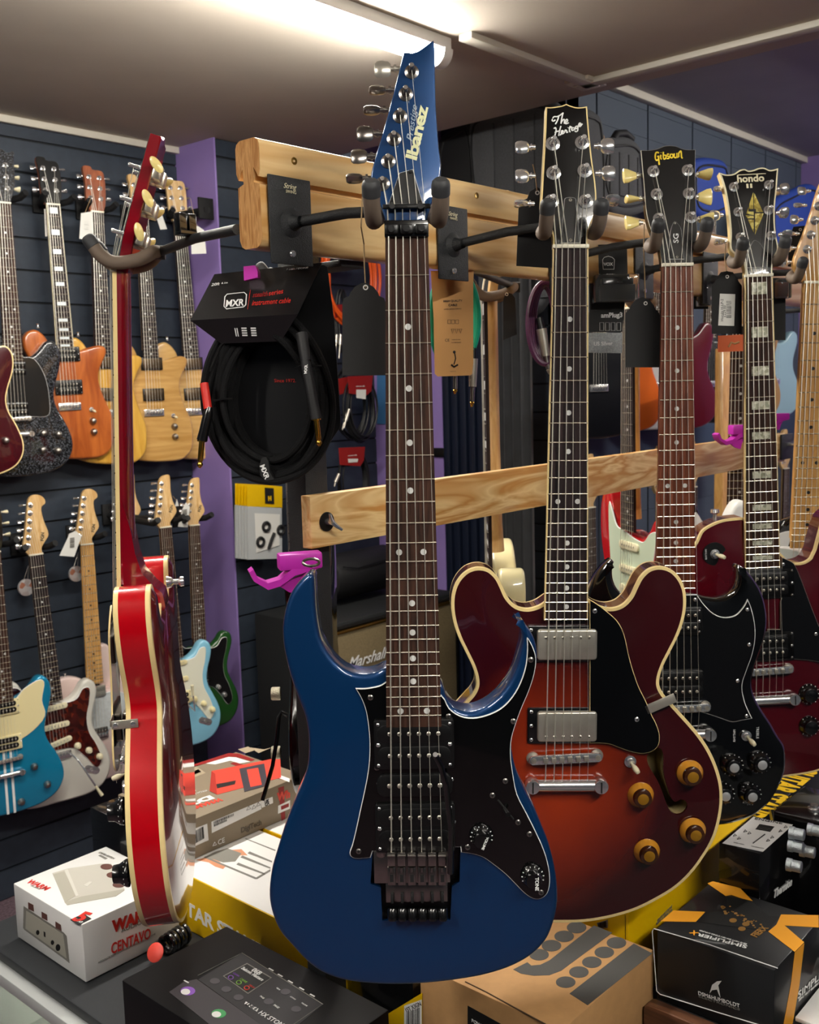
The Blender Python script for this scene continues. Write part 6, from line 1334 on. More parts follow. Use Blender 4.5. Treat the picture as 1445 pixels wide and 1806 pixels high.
# guitar amplifier standing behind
a0, a1 = 2.30, 3.0; T = thing('guitar_amplifier', 'black guitar amplifier with tan grille and gold piping behind the blue guitar', 'amplifier', V((2.62, 2.5, 0)))
zt = hy(620, 1094, 2.42).z; gb = hy(620, 1112, 2.42).z
wpart(T, 'cabinet', MB().box((a0, 2.43, 0), (a1, 2.80, zt), 0, .01), mat('black_tolex', '#17191a', .7, bump=.6, bscale=600))
wpart(T, 'grille_cloth', MB().box((a0+.03, 2.418, .1), (a1-.03, 2.432, gb), 0, .002), mat('tan_grille', '#6e6044', .85, noise=.2, nscale=300))
wpart(T, 'gold_piping', MB().box((a0+.02, 2.413, gb), (a1-.02, 2.433, gb+.008), 0, .001), M_brass)
wpart(T, 'control_panel', MB().box((a0+.04, 2.422, gb+.014), (a1-.04, 2.432, zt-.012), 0), M_ink)
o_ = hy(650, 1160, 2.414); text(T, 'brand_logo', 'Marshall', o_, X, Z, M_inkw, w=.20, shear=.5, bold=.01)
wpart(thing('plastic_sheet', 'crumpled clear plastic lying on the amplifier', 'plastic sheet', hy(650, 1090, 2.6)), 'sheet', MB().tube([hy(590, 1095, 2.6)+V((0, 0, .006)), hy(620, 1088, 2.6), hy(650, 1082, 2.6), hy(680, 1086, 2.6)], .012, 0, 8, rs=[.006, .012, .014, .010]), mat('cloudy_plastic', '#b9bcbc', .25))

# ================================================================== packs hanging on the rack itself
dK = 1.40; nK = into(0, 0); PK = hd(800, 580, dK); pk_ = lambda x, y, o=0.0: hit(x, y, PK, nK)+nK*o
T = thing('kraft_cable_pack', 'brown kraft card over a green cable hanging right of the blue neck', 'cable pack', Matrix.Translation(PK))
wpart(T, 'kraft_card', MB().prism([pk_(x, y) for x, y in ((760, 478), (836, 474), (835, 500), (835, 640), (833, 659), (830, 662), (772, 664), (767, 659), (765, 560))], nK*.0012), mat('kraft_orange', '#c69255', .6))
mb = MB(); random.seed(8)
for i in range(4):
    cx, rx, ry = 802, 44-i*2.2, 88-i*3; mb.tube([pk_(cx+rx*math.cos(t), 560+ry*math.sin(t), .012+i*.004) for t in [2*PI*q/36 for q in range(36)]], .0036, 0, 8, closed=True)
wpart(T, 'green_cable', mb, mat('green_cable', '#0f9a7a', .4))
def kplug(T, pts, m=M_nickel, tip=M_gold, off=.012, r=.0065, fn=None):
    f = fn or pk_; A, B_, C_, D_ = (f(x, y, off) for x, y in pts); q = MB(); q.cyl(A, B_, r, r*.8, 0, 12); q.cyl(B_, C_, r*.5, r*.5, 1, 10); q.lathe(C_, (D_-C_).normalized(), [(r*.35, 0), (r*.52, .002), (r*.2, (D_-C_).length), (0, (D_-C_).length)], 2, 10); wpart(T, 'jack_plug', q, [m, M_dkchrome, tip])
kplug(T, ((836, 632), (835, 682), (834, 708), (833, 718))); kplug(T, ((804, 640), (804, 662), (804, 686), (803, 695)))
wpart(T, 'strain_relief', MB().cyl(pk_(837, 612, .012), pk_(836, 632, .012), .0035, .0045, 0, 10), M_black)
for i, (s, y, wd) in enumerate((('HIGH QUALITY', 531, .026), ('CABLE', 538, .012), ('LIMITED LIFETIME WARRANTY', 545, .024), ('CE', 600, .006), ('MADE FOR MUSIC', 599, .012), ('PLAY AND RECORD', 604, .013), ('MADE IN EU', 655, .008))): text(T, 'card_lettering', s, pk_(799 if y < 590 or y > 650 else (789 if s == 'CE' else 805), y, -.0004), RGT, Z, M_ink, w=wd, bold=.02 if i < 2 else 0)
mb = MB()
for x in (790, 797, 804): 
    q = [pk_(x, 564, -.0004), pk_(x+5, 564, -.0004), pk_(x+5, 571, -.0004), pk_(x, 571, -.0004)]; mb.tube(q, .0003, 0, 5, closed=True)
for x in (796, 803, 810): mb.tube([pk_(x, 580, -.0004), pk_(x+5, 580, -.0004), pk_(x+2.5, 588, -.0004)], .0003, 0, 5, closed=True)
wpart(T, 'printed_symbols', mb, M_ink); mb = MB(); mb.tube([pk_(802, 622, -.0004), pk_(804, 632, -.0004), pk_(801, 643, -.0004)], .0008, 0, 6); mb.lathe(pk_(801.5, 621, -.0004), -nK, [(.002, 0), (0, .0004)], 0, 10); mb.tube([pk_(796, 643, -.0004), pk_(801, 647, -.0004), pk_(808, 643, -.0004)], .0014, 0, 6)
wpart(T, 'printed_figure', mb, M_ink)
dV = 1.62; PV = hd(950, 600, dV); pv = lambda x, y, o=0.0: hit(x, y, PV, nK)+nK*o
T = thing('coiled_cable', 'dark purple cable with a grey jack plug left of the semi-hollow neck', 'cable', Matrix.Translation(PV), 'coiled cables behind the rack'); mb = MB()
for i in range(4): mb.tube([pv(962+(30-i*4)*math.cos(t), 570+(72-i*2)*math.sin(t), i*.004) for t in [2*PI*q/36 for q in range(36)]], .0045, 0, 8, closed=True)
wpart(T, 'coil', mb, mat('purple_cable', '#4a1f3f', .4)); kplug(T, ((955, 580), (963, 628), (968, 650), (970, 660)), M_nickel, M_nickel, 0, .0085, pv); wpart(T, 'strain_relief', MB().cyl(pv(951, 560, 0), pv(955, 580, 0), .005, .0065, 0, 10), M_black)
# headphone amp blister packs
dX = 1.62; PX = hd(1080, 540, dX); pX = lambda x, y, o=0.0: hit(x, y, PX, nK)+nK*o
def slab4(T, nm, pts, m, o=0.0, th=.002, f=None): f = f or pX; return wpart(T, nm, MB().prism([f(x, y, o) for x, y in pts], nK*th), m)
T = thing('headphone_amp_pack', 'black and silver headphone amplifier pack with a clear blister, right of the semi-hollow neck', 'amplifier pack', Matrix.Translation(PX))
slab4(T, 'pack_card', [(1040, 432), (1106, 430), (1108, 500), (1102, 540), (1098, 585), (1040, 586)], M_ink); slab4(T, 'silver_band', [(1038, 587), (1098, 587), (1097, 623), (1037, 622)], mat('silver_cloth_print', '#9a9ea0', .5, noise=.25, nscale=400), -.001)
text(T, 'pack_lettering', 'US Silver', pX(1064, 606, -.002), RGT, Z, M_inkw, w=.030, bold=.02); text(T, 'pack_lettering', 'amPlug3', pX(1079, 557, -.001), RGT, Z, M_inkw, w=.034, bold=.03); text(T, 'brand_logo', 'VOX', pX(1073, 466, -.001), RGT, Z, M_inkw, w=.015, bold=.03); text(T, 'pack_lettering', 'Plug in. Chill Out.', pX(1071, 485, -.001), RGT, Z, M_inkw, w=.027)
wpart(T, 'crest', MB().tube([pX(x, y, -.001) for x, y in ((1063, 458), (1066, 454), (1073, 452), (1080, 454), (1084, 458), (1083, 475), (1064, 475))], .0005, 0, 6, closed=True), M_inkw)
mb = MB()
for i in range(4): mb.tube([pX(x, y, -.001) for x, y in ((1058+i*10, 569), (1065+i*10, 569), (1065+i*10, 583), (1058+i*10, 583))], .0004, 0, 5, closed=True)
wpart(T, 'pack_icons', mb, M_inkw)
def boxpx(T, nm, x0, y0, x1, y1, o0, o1, m, f=None, bev=.002):
    f = f or pX; A = f(x0, y1, o0); wd = (f(x1, y1)-f(x0, y1)).length; hh = f(x0, y0).z-f(x0, y1).z; M = Matrix.Translation(A) @ Matrix((RGT, FWD, Z)).transposed().to_4x4()
    return wpart(T, nm, MB().box((0, 0, 0), (wd, o1-o0, hh), 0, bev, M=M), m)
boxpx(T, 'amplifier', 1055, 505, 1115, 532, -.022, -.004, mat('grey_plastic', '#8d9092', .4)); boxpx(T, 'amplifier_panel', 1058, 494, 1112, 506, -.020, -.005, M_black); boxpx(T, 'blister', 1044, 488, 1121, 536, -.030, -.002, M_acr)
text(T, 'amplifier_lettering', 'VOX', pX(1088, 500, -.0225), RGT, Z, M_inkw, w=.009)
P2_ = hd(1240, 510, 1.92); f2 = lambda x, y, o=0.0: hit(x, y, P2_, nK)+nK*o
T = thing('headphone_amp_pack', 'dark blister pack showing between the reddish fretboard and the tag beside it', 'amplifier pack', Matrix.Translation(P2_)); slab4(T, 'pack_card', [(1224, 500), (1250, 500), (1250, 545), (1224, 545)], M_ink, f=f2); boxpx(T, 'blister', 1226, 504, 1252, 542, -.03, -.004, M_acr, f2)
P3_ = hd(1370, 510, 2.05); f3 = lambda x, y, o=0.0: hit(x, y, P3_, nK)+nK*o
T = thing('headphone_amp_pack', 'clear blister pack with an orange amplifier right of the block-inlaid neck', 'amplifier pack', Matrix.Translation(P3_)); slab4(T, 'pack_card', [(1362, 490), (1386, 490), (1386, 600), (1362, 600)], M_ink, f=f3); boxpx(T, 'amplifier', 1366, 500, 1384, 525, -.02, -.004, mat('orange_plastic', '#d3542a', .4), f3); boxpx(T, 'blister', 1364, 494, 1388, 528, -.028, -.002, M_acr, f3)
T = thing('orange_card', 'clear-edged orange card hanging below the barcode tag', 'card', hd(1290, 606, 1.75)); P4_ = T.matrix_world.translation.copy(); f4 = lambda x, y, o=0.0: hit(x, y, P4_, nK)+nK*o
slab4(T, 'card', [(1267, 592), (1312, 590), (1312, 619), (1267, 621)], mat('orange_print', '#d5602a', .4), f=f4); mb = MB(); mb.tube([f4(1285, 612, -.001), f4(1290, 604, -.001), f4(1296, 606, -.001), f4(1304, 603, -.001)], .0018, 0, 6); wpart(T, 'printed_guitar', mb, M_kraft)

# ================================================================== gig bags on the far walls
def gigbag(label, pts, plane, n_, m, group='gig bags', depth=.06, ribs=None, trim=M_blkfab, name='gig_bag'):
    W_ = [hit(x, y, plane, n_) for x, y in pts]; c = sum(W_, V())/len(W_); T = thing(name, label, 'gig bag', Matrix.Translation(c), group)
    P = [V(((q-c).dot(n_.cross(Z)), q.z-c.z)) for q in W_]; P = smooth_closed([(q.x, q.y) for q in P], 5); mb = MB(); slab(mb, P, rounded(.022, depth, 0, 4)); M = Matrix((n_.cross(Z), n_, Z)).transposed().to_4x4(); mb.xf(M); mb.build('bag_shell', m, T)
    I = inset(P if area2(P) > 0 else P[::-1], .03); mb = MB(); mb.tube([M @ V((q.x, -.001, q.y)) for q in I], .004, 0, 6, closed=True); mb.build('zip', trim, T)
    if ribs:
        x0, x1 = min(q.x for q in I)+.02, max(q.x for q in I)-.02; y0, y1 = min(q.y for q in I)+.03, max(q.y for q in I)-.03; mb = MB()
        for i in range(ribs):
            x = x0+(x1-x0)*(i+.5)/ribs; wd = (x1-x0)/ribs*.46; mb.box((x-wd, -.006, y0), (x+wd, .004, y1), 0, .004)
        mb.xf(M); mb.build('quilted_panel', m, T)
    return T
gx = V((2.93, 0, 0)); gy = V((0, P3-.23, 0))
gigbag('black hard case panel high behind the beam, right of the blue headstock', [(772, 245), (800, 225), (828, 212), (832, 400), (780, 400)], gx, X, M_blkfab, depth=.04)
gigbag('large grey quilted gig bag left of the semi-hollow headstock', [(826, 215), (880, 185), (945, 170), (985, 190), (1000, 420), (930, 560), (860, 500), (832, 380)], gx, X, M_greyfab, ribs=4)
T = gigbag('grey quilted gig bag with a top handle behind the gold-logo headstock', [(1068, 250), (1090, 240), (1122, 245), (1140, 275), (1150, 360), (1120, 380), (1078, 370), (1060, 320)], gy, Y, M_greyfab, depth=.04, ribs=4)
mb = MB(); mb.tube([hy(x, y, P3-.21) for x, y in ((1082, 246), (1088, 236), (1103, 235), (1115, 246))], .012, 0, 10); wpart(T, 'handle', mb, M_blkfab)
gigbag('grey gig bag behind the first two grey ones', [(985, 205), (1060, 200), (1070, 240), (1065, 420), (990, 430)], gy, Y, M_greyfab, depth=.04)
M_bluebag = mat('blue_bag_fabric', '#1b3a8c', .7)
gigbag('blue bag behind the gold-logo headstock tuners', [(1224, 290), (1265, 278), (1285, 290), (1290, 370), (1228, 375)], V((0, P3-.23, 0)), Y, M_bluebag, depth=.04)
gigbag('blue gig bag right of the diamond-inlaid headstock', [(1362, 370), (1400, 335), (1445, 330), (1470, 420), (1440, 480), (1375, 470)], V((0, P3-.23, 0)), Y, M_bluebag, depth=.04)
# velvet curtain beside the folding door
T = thing('velvet_curtain', 'black crushed velvet curtain behind the rack, right of the cream edge-on guitar', 'curtain', V((2.86, 2.14, 0)))
mb = MB(); n_ = 40; y0c, y1c = hx(868, 700, 2.86).y, hx(936, 700, 2.86).y; vs = []
for zz in (.05, EYE+.62):
    for i in range(n_+1): t = i/n_; vs.append((2.86+.018*math.sin(t*PI*9), y0c+(y1c-y0c)*t, zz))
mb.add(vs, [(i, i+1, n_+2+i, n_+1+i) for i in range(n_)], 0, True); mb.add([v_+V((.006, 0, 0)) for v_ in [V(q) for q in vs]], [(i, i+1, n_+2+i, n_+1+i) for i in range(n_)], 0, True); wpart(T, 'curtain_cloth', mb, M_velvet)
T = thing('poster', 'blue poster on the purple wall, seen left of the blue guitar neck', 'poster', hx(672, 700, A3-.004)); wpart(T, 'sheet', MB().prism([hx(x, y, A3-.004) for x, y in ((665, 640), (700, 640), (700, 748), (665, 748))], (.002, 0, 0)), mat('poster_blue', '#3f6f9f', .5))
T = thing('door_latch', 'small black latch on the purple wall edge right of the blue neck', 'latch', hx(772, 799, A3-.01)); wpart(T, 'latch_plate', MB().box(tuple(hx(783, 806, A3-.012)-V((0, 0, 0))), tuple(hx(764, 790, A3-.012)+V((.010, 0, 0))), 0, .001), M_black)
# ================================================================== glass display counter
ZT = EYE-.90
CA0 = .722
T = thing('display_counter', 'black-topped glass display counter under the guitar rack, full of boxes', 'counter', V((1.9, .9, 0)))
wpart(T, 'worktop', MB().box((CA0, -.35, ZT-.018), (2.75, 1.665, ZT), 0, .004), M_table)
mb = MB(); mb.box((CA0-.018, -.36, ZT-.040), (CA0+.012, 1.675, ZT-.0185), 0, .002); mb.box((CA0-.018, 1.655, ZT-.040), (2.75, 1.675, ZT-.0185), 0, .002); wpart(T, 'metal_edge', mb, M_alu)
mb = MB(); mb.box((CA0-.010, -.35, .09), (CA0-.005, 1.665, ZT-.04)); wpart(T, 'glass_panel', mb, M_glass)
wpart(T, 'plinth', MB().box((CA0+.02, -.33, 0), (2.73, 1.645, .09)), M_black)
wpart(T, 'back_panel', MB().box((2.73, -.35, .09), (2.75, 1.665, ZT-.018)), M_white)
wpart(T, 'side_panel', MB().box((CA0+.02, 1.645, .09), (2.73, 1.665, ZT-.018)), M_white)
wpart(T, 'shelf', MB().box((CA0+.02, -.33, ZT-.22), (2.73, 1.645, ZT-.20)), mat('shelf_grey', '#b9bcb6', .5))
q = MB(); q.box((CA0+.03, -.3, ZT-.034), (CA0+.045, 1.6, ZT-.020)); wpart(T, 'fill_light_strip', q, mat('cabinet_fill_glow', '#ffffff', .5, emit='#fff6e8', es=14))  # glowing strip added to brighten the inside of the cabinet
for i, (x_, y_) in enumerate(((1.0, 1.30), (1.05, 1.5), (.95, 1.12))):
    mb = MB(); mb.box((x_-.06, y_-.05, ZT-.1995), (x_+.06, y_+.05, ZT-.14), 0, .006); mb.lathe((x_-.02, y_, ZT-.14), (0, 0, 1), [(.012, 0), (.012, .012), (0, .013)], 1, 16); mb.lathe((x_+.03, y_+.02, ZT-.14), (0, 0, 1), [(.012, 0), (.012, .012), (0, .013)], 1, 16)
    solo('effects_pedal', ['green effects pedal inside the glass counter', 'tan effects pedal at the back inside the glass counter', 'silver effects pedal inside the glass counter, right of the green one'][i], 'effects pedal', mb, [mat('ped%d' % i, ['#3f7a5c', '#8a7a50', '#9a9ca0'][i], .4), M_black], 'pedals inside the counter')

def pl(face, v):
    """plane of a box face: returns pixel -> point, lifted off the face by o"""
    if face == 'z': return lambda x, y, o=.0004: hz(x, y, v+o), Z
    if face == 'x': return lambda x, y, o=.0004: hx(x, y, v-o), -X
    return lambda x, y, o=.0004: hy(x, y, v-o), -Y
def dec(T, name, F_, pts, m, o=.0004, th=.0003):
    f, n = F_; return wpart(T, name, MB().prism([f(x, y, o) for x, y in pts], -n*th), m)
def line(T, name, F_, pts, m, r=.0004, o=.0004, closed=False):
    f, n = F_; return wpart(T, name, MB().tube([f(x, y, o) for x, y in pts], r, 0, 6, closed=closed), m)
def dtext(T, name, F_, s, p, q, m, up=None, o=.0006, **k):
    """lettering from pixel p to pixel q (reading direction) on a face"""
    f, n = F_; a, b = f(*p, o), f(*q, o); r_ = b-a; u_ = n.cross(r_)
    return text(T, name, s, (a+b)/2, r_, u_, m, w=r_.length, **k)
def carton(name, label, cat, a0, a1, p0, p1, z0, z1, m, bev=.0015, group=None, part='carton'):
    T = thing(name, label, cat, V(((a0+a1)/2, (p0+p1)/2, z0+EYE)), group); wpart(T, part, MB().box((a0, p0, z0+EYE), (a1, p1, z1+EYE), 0, bev), m); return T
def barcode(T, F_, c, m=M_ink, n=14, seed=1, name='barcode'):
    """c = four pixel corners (tl, tr, br, bl); bars run from top to bottom"""
    random.seed(seed); f, nn = F_; A, B_, C_, D_ = (f(x, y, .0008) for x, y in c); mb = MB(); t = 0.04
    while t < .94:
        wd = random.choice((.012, .02, .034)); mb.prism([A.lerp(B_, t), A.lerp(B_, t+wd), D_.lerp(C_, t+wd), D_.lerp(C_, t)], -nn*.0002); t += wd+random.choice((.014, .024, .034))
    return wpart(T, name, mb, m)
M_wcard = mat('white_gloss_card', '#e9e8e6', .35, coat=.3)
# 1. white pedal box at the corner
T = carton('pedal_box', 'white pedal box with red lettering at the left corner of the counter', 'box', .762, .938, 1.372, 1.585, -.898, -.803, M_wcard, .002)
tp, lf, rt_ = pl('z', EYE-.803), pl('x', .762), pl('y', 1.372)
w1 = lambda p: cr(0, 1460, 4.8167, p)
M_pg = mat('print_silver_grey', '#a8a598', .5); M_pgd = mat('print_shadow_grey', '#7d7b74', .5); M_pgl = mat('print_light_grey', '#bdbab0', .5); M_pbr = mat('print_brown', '#5d3a33', .5); M_pwh = mat('print_pale', '#cbc9c0', .5)
dec(T, 'printed_pedal', tp, w1([(445, 385), (575, 345), (850, 305), (945, 305), (1058, 520), (985, 580), (735, 625), (570, 655), (548, 630)]), M_pgl)
dec(T, 'printed_pedal_side', tp, w1([(548, 630), (690, 583), (1055, 520), (1058, 530), (985, 580), (735, 625), (570, 655)]), M_pg, .0006)
dec(T, 'printed_pedal_plate', tp, w1([(450, 395), (545, 368), (645, 575), (555, 630)]), M_pg, .0007); dec(T, 'printed_pedal_stripe', tp, w1([(548, 360), (575, 350), (668, 575), (645, 583)]), M_pwh, .0008)
for cx, cy in ((905, 330), (957, 400), (1008, 483)): dec(T, 'printed_knob', tp, w1([(cx+50*math.cos(t)*1.05, cy+25*math.sin(t)) for t in [2*PI*i/16 for i in range(16)]]), M_pbr, .0008)
dec(T, 'printed_switch', tp, w1([(710, 485), (760, 455), (785, 460), (740, 500)]), M_pwh, .0008)
dtext(T, 'brand_logo', tp, 'WARM', w1([(245, 450)])[0], w1([(408, 520)])[0], M_red, bold=.03, h=.012); dtext(T, 'brand_lettering', tp, 'AUDIO', w1([(265, 490)])[0], w1([(340, 522)])[0], M_inkg, h=.003)
dtext(T, 'edition_lettering', tp, 'LIMITED EDITION', w1([(845, 208)])[0], w1([(970, 262)])[0], M_inkg, h=.005); dec(T, 'edition_badge', tp, w1([(835, 235), (855, 228), (915, 258), (895, 268)]), M_inkg)
dec(T, 'warranty_badge', tp, w1([(595, 780), (710, 727), (778, 772), (665, 828)]), M_ink, .0006); dtext(T, 'badge_lettering', tp, '5', w1([(660, 745)])[0], w1([(735, 765)])[0], M_red, bold=.04, o=.001)
dtext(T, 'badge_lettering', tp, 'YEAR', w1([(640, 775)])[0], w1([(700, 806)])[0], M_inkw, o=.001)
dec(T, 'printed_pedal_back', lf, w1([(200, 665), (230, 685), (540, 890), (565, 920), (590, 1150), (560, 1125), (205, 865), (196, 850)]), M_pgd); dec(T, 'printed_back_face', lf, w1([(222, 705), (535, 905), (565, 1110), (215, 855)]), M_pg, .0007)
for pts in ([(238, 632), (282, 655), (287, 712), (240, 690)], [(352, 712), (398, 738), (402, 790), (354, 765)], [(470, 795), (516, 825), (522, 878), (472, 850)]): dec(T, 'printed_knob', lf, w1(pts), M_pbr, .0008)
for cx, cy, r_ in ((320, 890, 14), (445, 975, 14), (492, 1018, 20)): dec(T, 'printed_socket', lf, w1([(cx+r_*math.cos(t), cy+r_*1.5*math.sin(t)) for t in [2*PI*i/12 for i in range(12)]]), M_ink, .001)
dec(T, 'printed_socket', lf, w1([(370, 880), (384, 888), (386, 930), (372, 922)]), M_ink, .001)
dtext(T, 'brand_logo', rt_, 'WARM', w1([(950, 845)])[0], w1([(1290, 715)])[0], M_red, bold=.05, h=.021); dtext(T, 'brand_lettering', rt_, 'AUDIO', w1([(1030, 872)])[0], w1([(1205, 800)])[0], M_inkg, h=.007)
dtext(T, 'product_lettering', rt_, 'CENTAVO', w1([(945, 1030)])[0], w1([(1280, 893)])[0], M_red, bold=.02, h=.018); dtext(T, 'small_lettering', rt_, 'ACCURATE REPRODUCTION PROFESSIONAL OVERDRIVE', w1([(835, 1145)])[0], w1([(1320, 900)])[0], M_inkg, h=.0028)
# 2. black box behind it
carton('pedal_box', 'plain black box behind the white pedal box', 'box', .955, 1.02, 1.53, 1.66, -.899, -.755, M_gloss2)
# 3. white and yellow stand box and the one beside it
T = carton('stand_box', 'long white-topped yellow guitar stand box under the taupe box', 'box', .958, 1.150, .985+.03, 1.515, -.899, -.80, M_yel); tp = pl('z', EYE-.80); sd = pl('x', .958)
wpart(T, 'white_top_print', MB().box((.960, 1.017, -.8003+EYE), (1.148, 1.513, -.7996+EYE)), M_wcard)
c4 = lambda p: cr(300, 1440, 5.5577, p)
dtext(T, 'product_lettering', sd, 'GUITAR STAND', c4([(-60, 768)])[0], c4([(950, 1362)])[0], M_whiteline, bold=.03, h=.026)
dec(T, 'printed_frame_line', tp, c4([(735, 218), (745, 214), (1037, 328), (1030, 337)]), M_inkg, .0008); dec(T, 'printed_frame_line', tp, c4([(330, 400), (345, 390), (850, 600), (840, 615)]), M_inkg, .0008); dec(T, 'printed_frame_line', tp, c4([(840, 600), (985, 515), (985, 535), (850, 615)]), M_inkg, .0008)
for a_, b_ in (((690, 400), (985, 512)), ((650, 470), (930, 570)), ((760, 360), (1000, 450))): dec(T, 'printed_chain', tp, c4([a_, (a_[0]+20, a_[1]-18), (b_[0], b_[1]-14), b_]), M_inkg, .0008)
dec(T, 'printed_hand', tp, c4([(250, 425), (400, 390), (470, 430), (545, 490), (520, 515), (440, 490), (380, 450)]), mat('print_skin', '#c98a68', .5), .0006)
dec(T, 'printed_hand', tp, c4([(560, 330), (700, 320), (760, 380), (640, 380)]), MATS['print_skin'], .0006); dec(T, 'printed_clamp', tp, c4([(330, 400), (440, 345), (560, 310), (700, 360), (640, 440), (520, 450), (430, 420)]), M_pgd, .0007)
T = carton('stand_box', 'second white-topped yellow box, behind the first under the taupe box', 'box', 1.158, 1.345, 1.06, 1.52, -.899, -.80, M_yel); wpart(T, 'white_top_print', MB().box((1.160, 1.062, -.8003+EYE), (1.343, 1.518, -.7996+EYE)), M_wcard)
dec(pT := T, 'yellow_strip', pl('z', EYE-.80), [(1, 1)], M_yel) if False else None
# 4. taupe pedal box on top
T = carton('pedal_box', 'taupe pedal box with a red pedal picture lying on the white and yellow boxes', 'box', .985, 1.262, 1.409, 1.612, -.799, -.728, M_taupe)
tp, fr = pl('z', EYE-.728), pl('y', 1.409); c5 = lambda p: cr(300, 1280, 6.0208, p)
for pts in ([(130, 450), (620, 290), (730, 295), (900, 360), (860, 375), (700, 330), (640, 330), (300, 420)], [(640, 400), (700, 380), (900, 470), (1270, 560), (1270, 590), (850, 490)]): dec(T, 'printed_stripe', tp, c5(pts), M_redd, .0005)
dec(T, 'printed_stripe', tp, c5([(380, 400), (620, 330), (700, 335), (850, 380), (740, 400), (640, 370), (480, 410)]), M_whiteline, .0006); dec(T, 'printed_stripe', tp, c5([(1100, 500), (1270, 560), (1270, 600), (1120, 540)]), M_whiteline, .0006)
for pts in ([(140, 470), (280, 430), (380, 500), (150, 590)], [(150, 530), (300, 460), (330, 490), (160, 560)], [(720, 250), (830, 220), (900, 260), (800, 290)], [(850, 230), (1000, 250), (1080, 230), (940, 290)]): dec(T, 'printed_pattern', tp, c5(pts), M_taupel)
M_pred = mat('print_red', '#d94535', .5); M_predd = mat('print_red_dark', '#a92c22', .5)
dec(T, 'printed_pedal', tp, c5([(440, 480), (1170, 335), (1180, 550), (1060, 580), (500, 730), (420, 690)]), M_pred, .0007); dec(T, 'printed_pedal_edge', tp, c5([(440, 480), (480, 510), (500, 730), (420, 690)]), M_predd, .0009)
dec(T, 'printed_sockets', tp, c5([(490, 620), (700, 580), (690, 620), (500, 665)]), M_ink, .0009); dec(T, 'printed_treadle', tp, c5([(735, 455), (1000, 400), (1040, 630), (790, 700)]), mat('print_charcoal', '#3b3840', .5), .0011); dec(T, 'printed_treadle_label', tp, c5([(815, 465), (935, 445), (975, 625), (855, 650)]), M_pred, .0013)
dtext(T, 'product_logo', tp, 'WHAMMY', c5([(545, 780)])[0], c5([(135, 905)])[0], M_pred, bold=.05, h=.016, shear=.2); dtext(T, 'product_logo', tp, 'DT', c5([(450, 755)])[0], c5([(150, 850)])[0], M_whiteline, bold=.06, h=.020)
dtext(T, 'small_lettering', tp, 'PITCH SHIFTER', c5([(390, 685)])[0], c5([(140, 760)])[0], M_wcard, h=.006); dtext(T, 'small_lettering', tp, 'DROP', c5([(270, 685)])[0], c5([(150, 722)])[0], M_wcard, h=.005)
q = c5([(170, 1130), (395, 1040), (410, 1215), (190, 1312)]); dec(T, 'barcode_label', fr, q, M_wcard); barcode(T, fr, [(q[0][0]+6, q[0][1]+3), (q[1][0]-5, q[1][1]+4), (q[2][0]-6, q[2][1]-4), (q[3][0]+5, q[3][1]-6)])
q = c5([(440, 1020), (965, 800), (970, 885), (445, 1140)]); dec(T, 'serial_label', fr, q, M_wcard); barcode(T, fr, c5([(455, 1022), (690, 925), (690, 950), (455, 1050)]), n=20, seed=4); barcode(T, fr, c5([(460, 1052), (610, 990), (612, 1010), (462, 1075)]), n=20, seed=6)
for cx, cy in ((835, 880), (890, 870), (938, 840)): line(T, 'printed_symbol', fr, c5([(cx-22, cy+18), (cx, cy-28), (cx+22, cy)]), M_ink, .0005, closed=True)
dec(T, 'approval_label', fr, c5([(965, 800), (1090, 755), (1095, 820), (975, 872)]), M_wcard); dtext(T, 'label_lettering', fr, 'UK', c5([(1005, 812)])[0], c5([(1055, 792)])[0], M_ink, o=.001, bold=.02); dtext(T, 'label_lettering', fr, 'CA', c5([(1008, 840)])[0], c5([(1058, 820)])[0], M_ink, o=.001, bold=.02)
dtext(T, 'brand_logo', fr, 'DigiTech', c5([(755, 1120)])[0], c5([(972, 1030)])[0], mat('print_dark_taupe', '#54493b', .5), bold=.03); dtext(T, 'approval_mark', fr, 'CE', c5([(510, 1240)])[0], c5([(580, 1210)])[0], M_wcard); line(T, 'printed_symbol', fr, c5([(455, 1275), (475, 1235), (495, 1262)]), M_wcard, .0009, closed=True)
dec(T, 'printed_stripe', fr, c5([(1150, 660), (1210, 640), (1225, 990), (1185, 1010)]), M_redd, .0003); dtext(T, 'product_logo', fr, 'Wh', c5([(1135, 760)])[0], c5([(1275, 720)])[0], M_pred, bold=.05); dec(T, 'product_logo_block', fr, c5([(1150, 850), (1275, 790), (1275, 880), (1148, 935)]), M_whiteline, .0006); dec(T, 'product_logo_block', fr, c5([(1180, 855), (1262, 822), (1262, 860), (1182, 895)]), M_redd, .0009)
# 5. black multi-effects box in front
T = carton('pedal_box', 'large black multi-effects box with a printed control panel, front left of the blue guitar', 'box', .706, .886, .846, 1.176, -.899, -.791, mat('black_card_gloss', '#0e0d0f', .55, spec=.3), .002)
tp = pl('z', EYE-.791); c8 = lambda p: cr(200, 1600, 3.6125, p); M_pan = mat('print_panel', '#232125', .55); M_pan2 = mat('print_panel_grey', '#3a363b', .55)
dec(T, 'printed_panel', tp, c8([(540, 460), (820, 292), (1335, 620), (1130, 790), (1000, 790)]), M_pan); line(T, 'printed_outline', tp, c8([(540, 435), (820, 292), (1335, 618), (1110, 775)]), M_pgd, .0007)
dec(T, 'printed_footplate', tp, c8([(355, 540), (450, 475), (530, 458), (1000, 790), (680, 800)]), M_pan2, .0006)
dec(T, 'printed_screen', tp, c8([(698, 438), (852, 355), (1010, 448), (858, 552)]), M_pgd, .0008); dec(T, 'printed_screen_face', tp, c8([(708, 438), (852, 362), (1000, 450), (858, 543)]), M_ink, .0011)
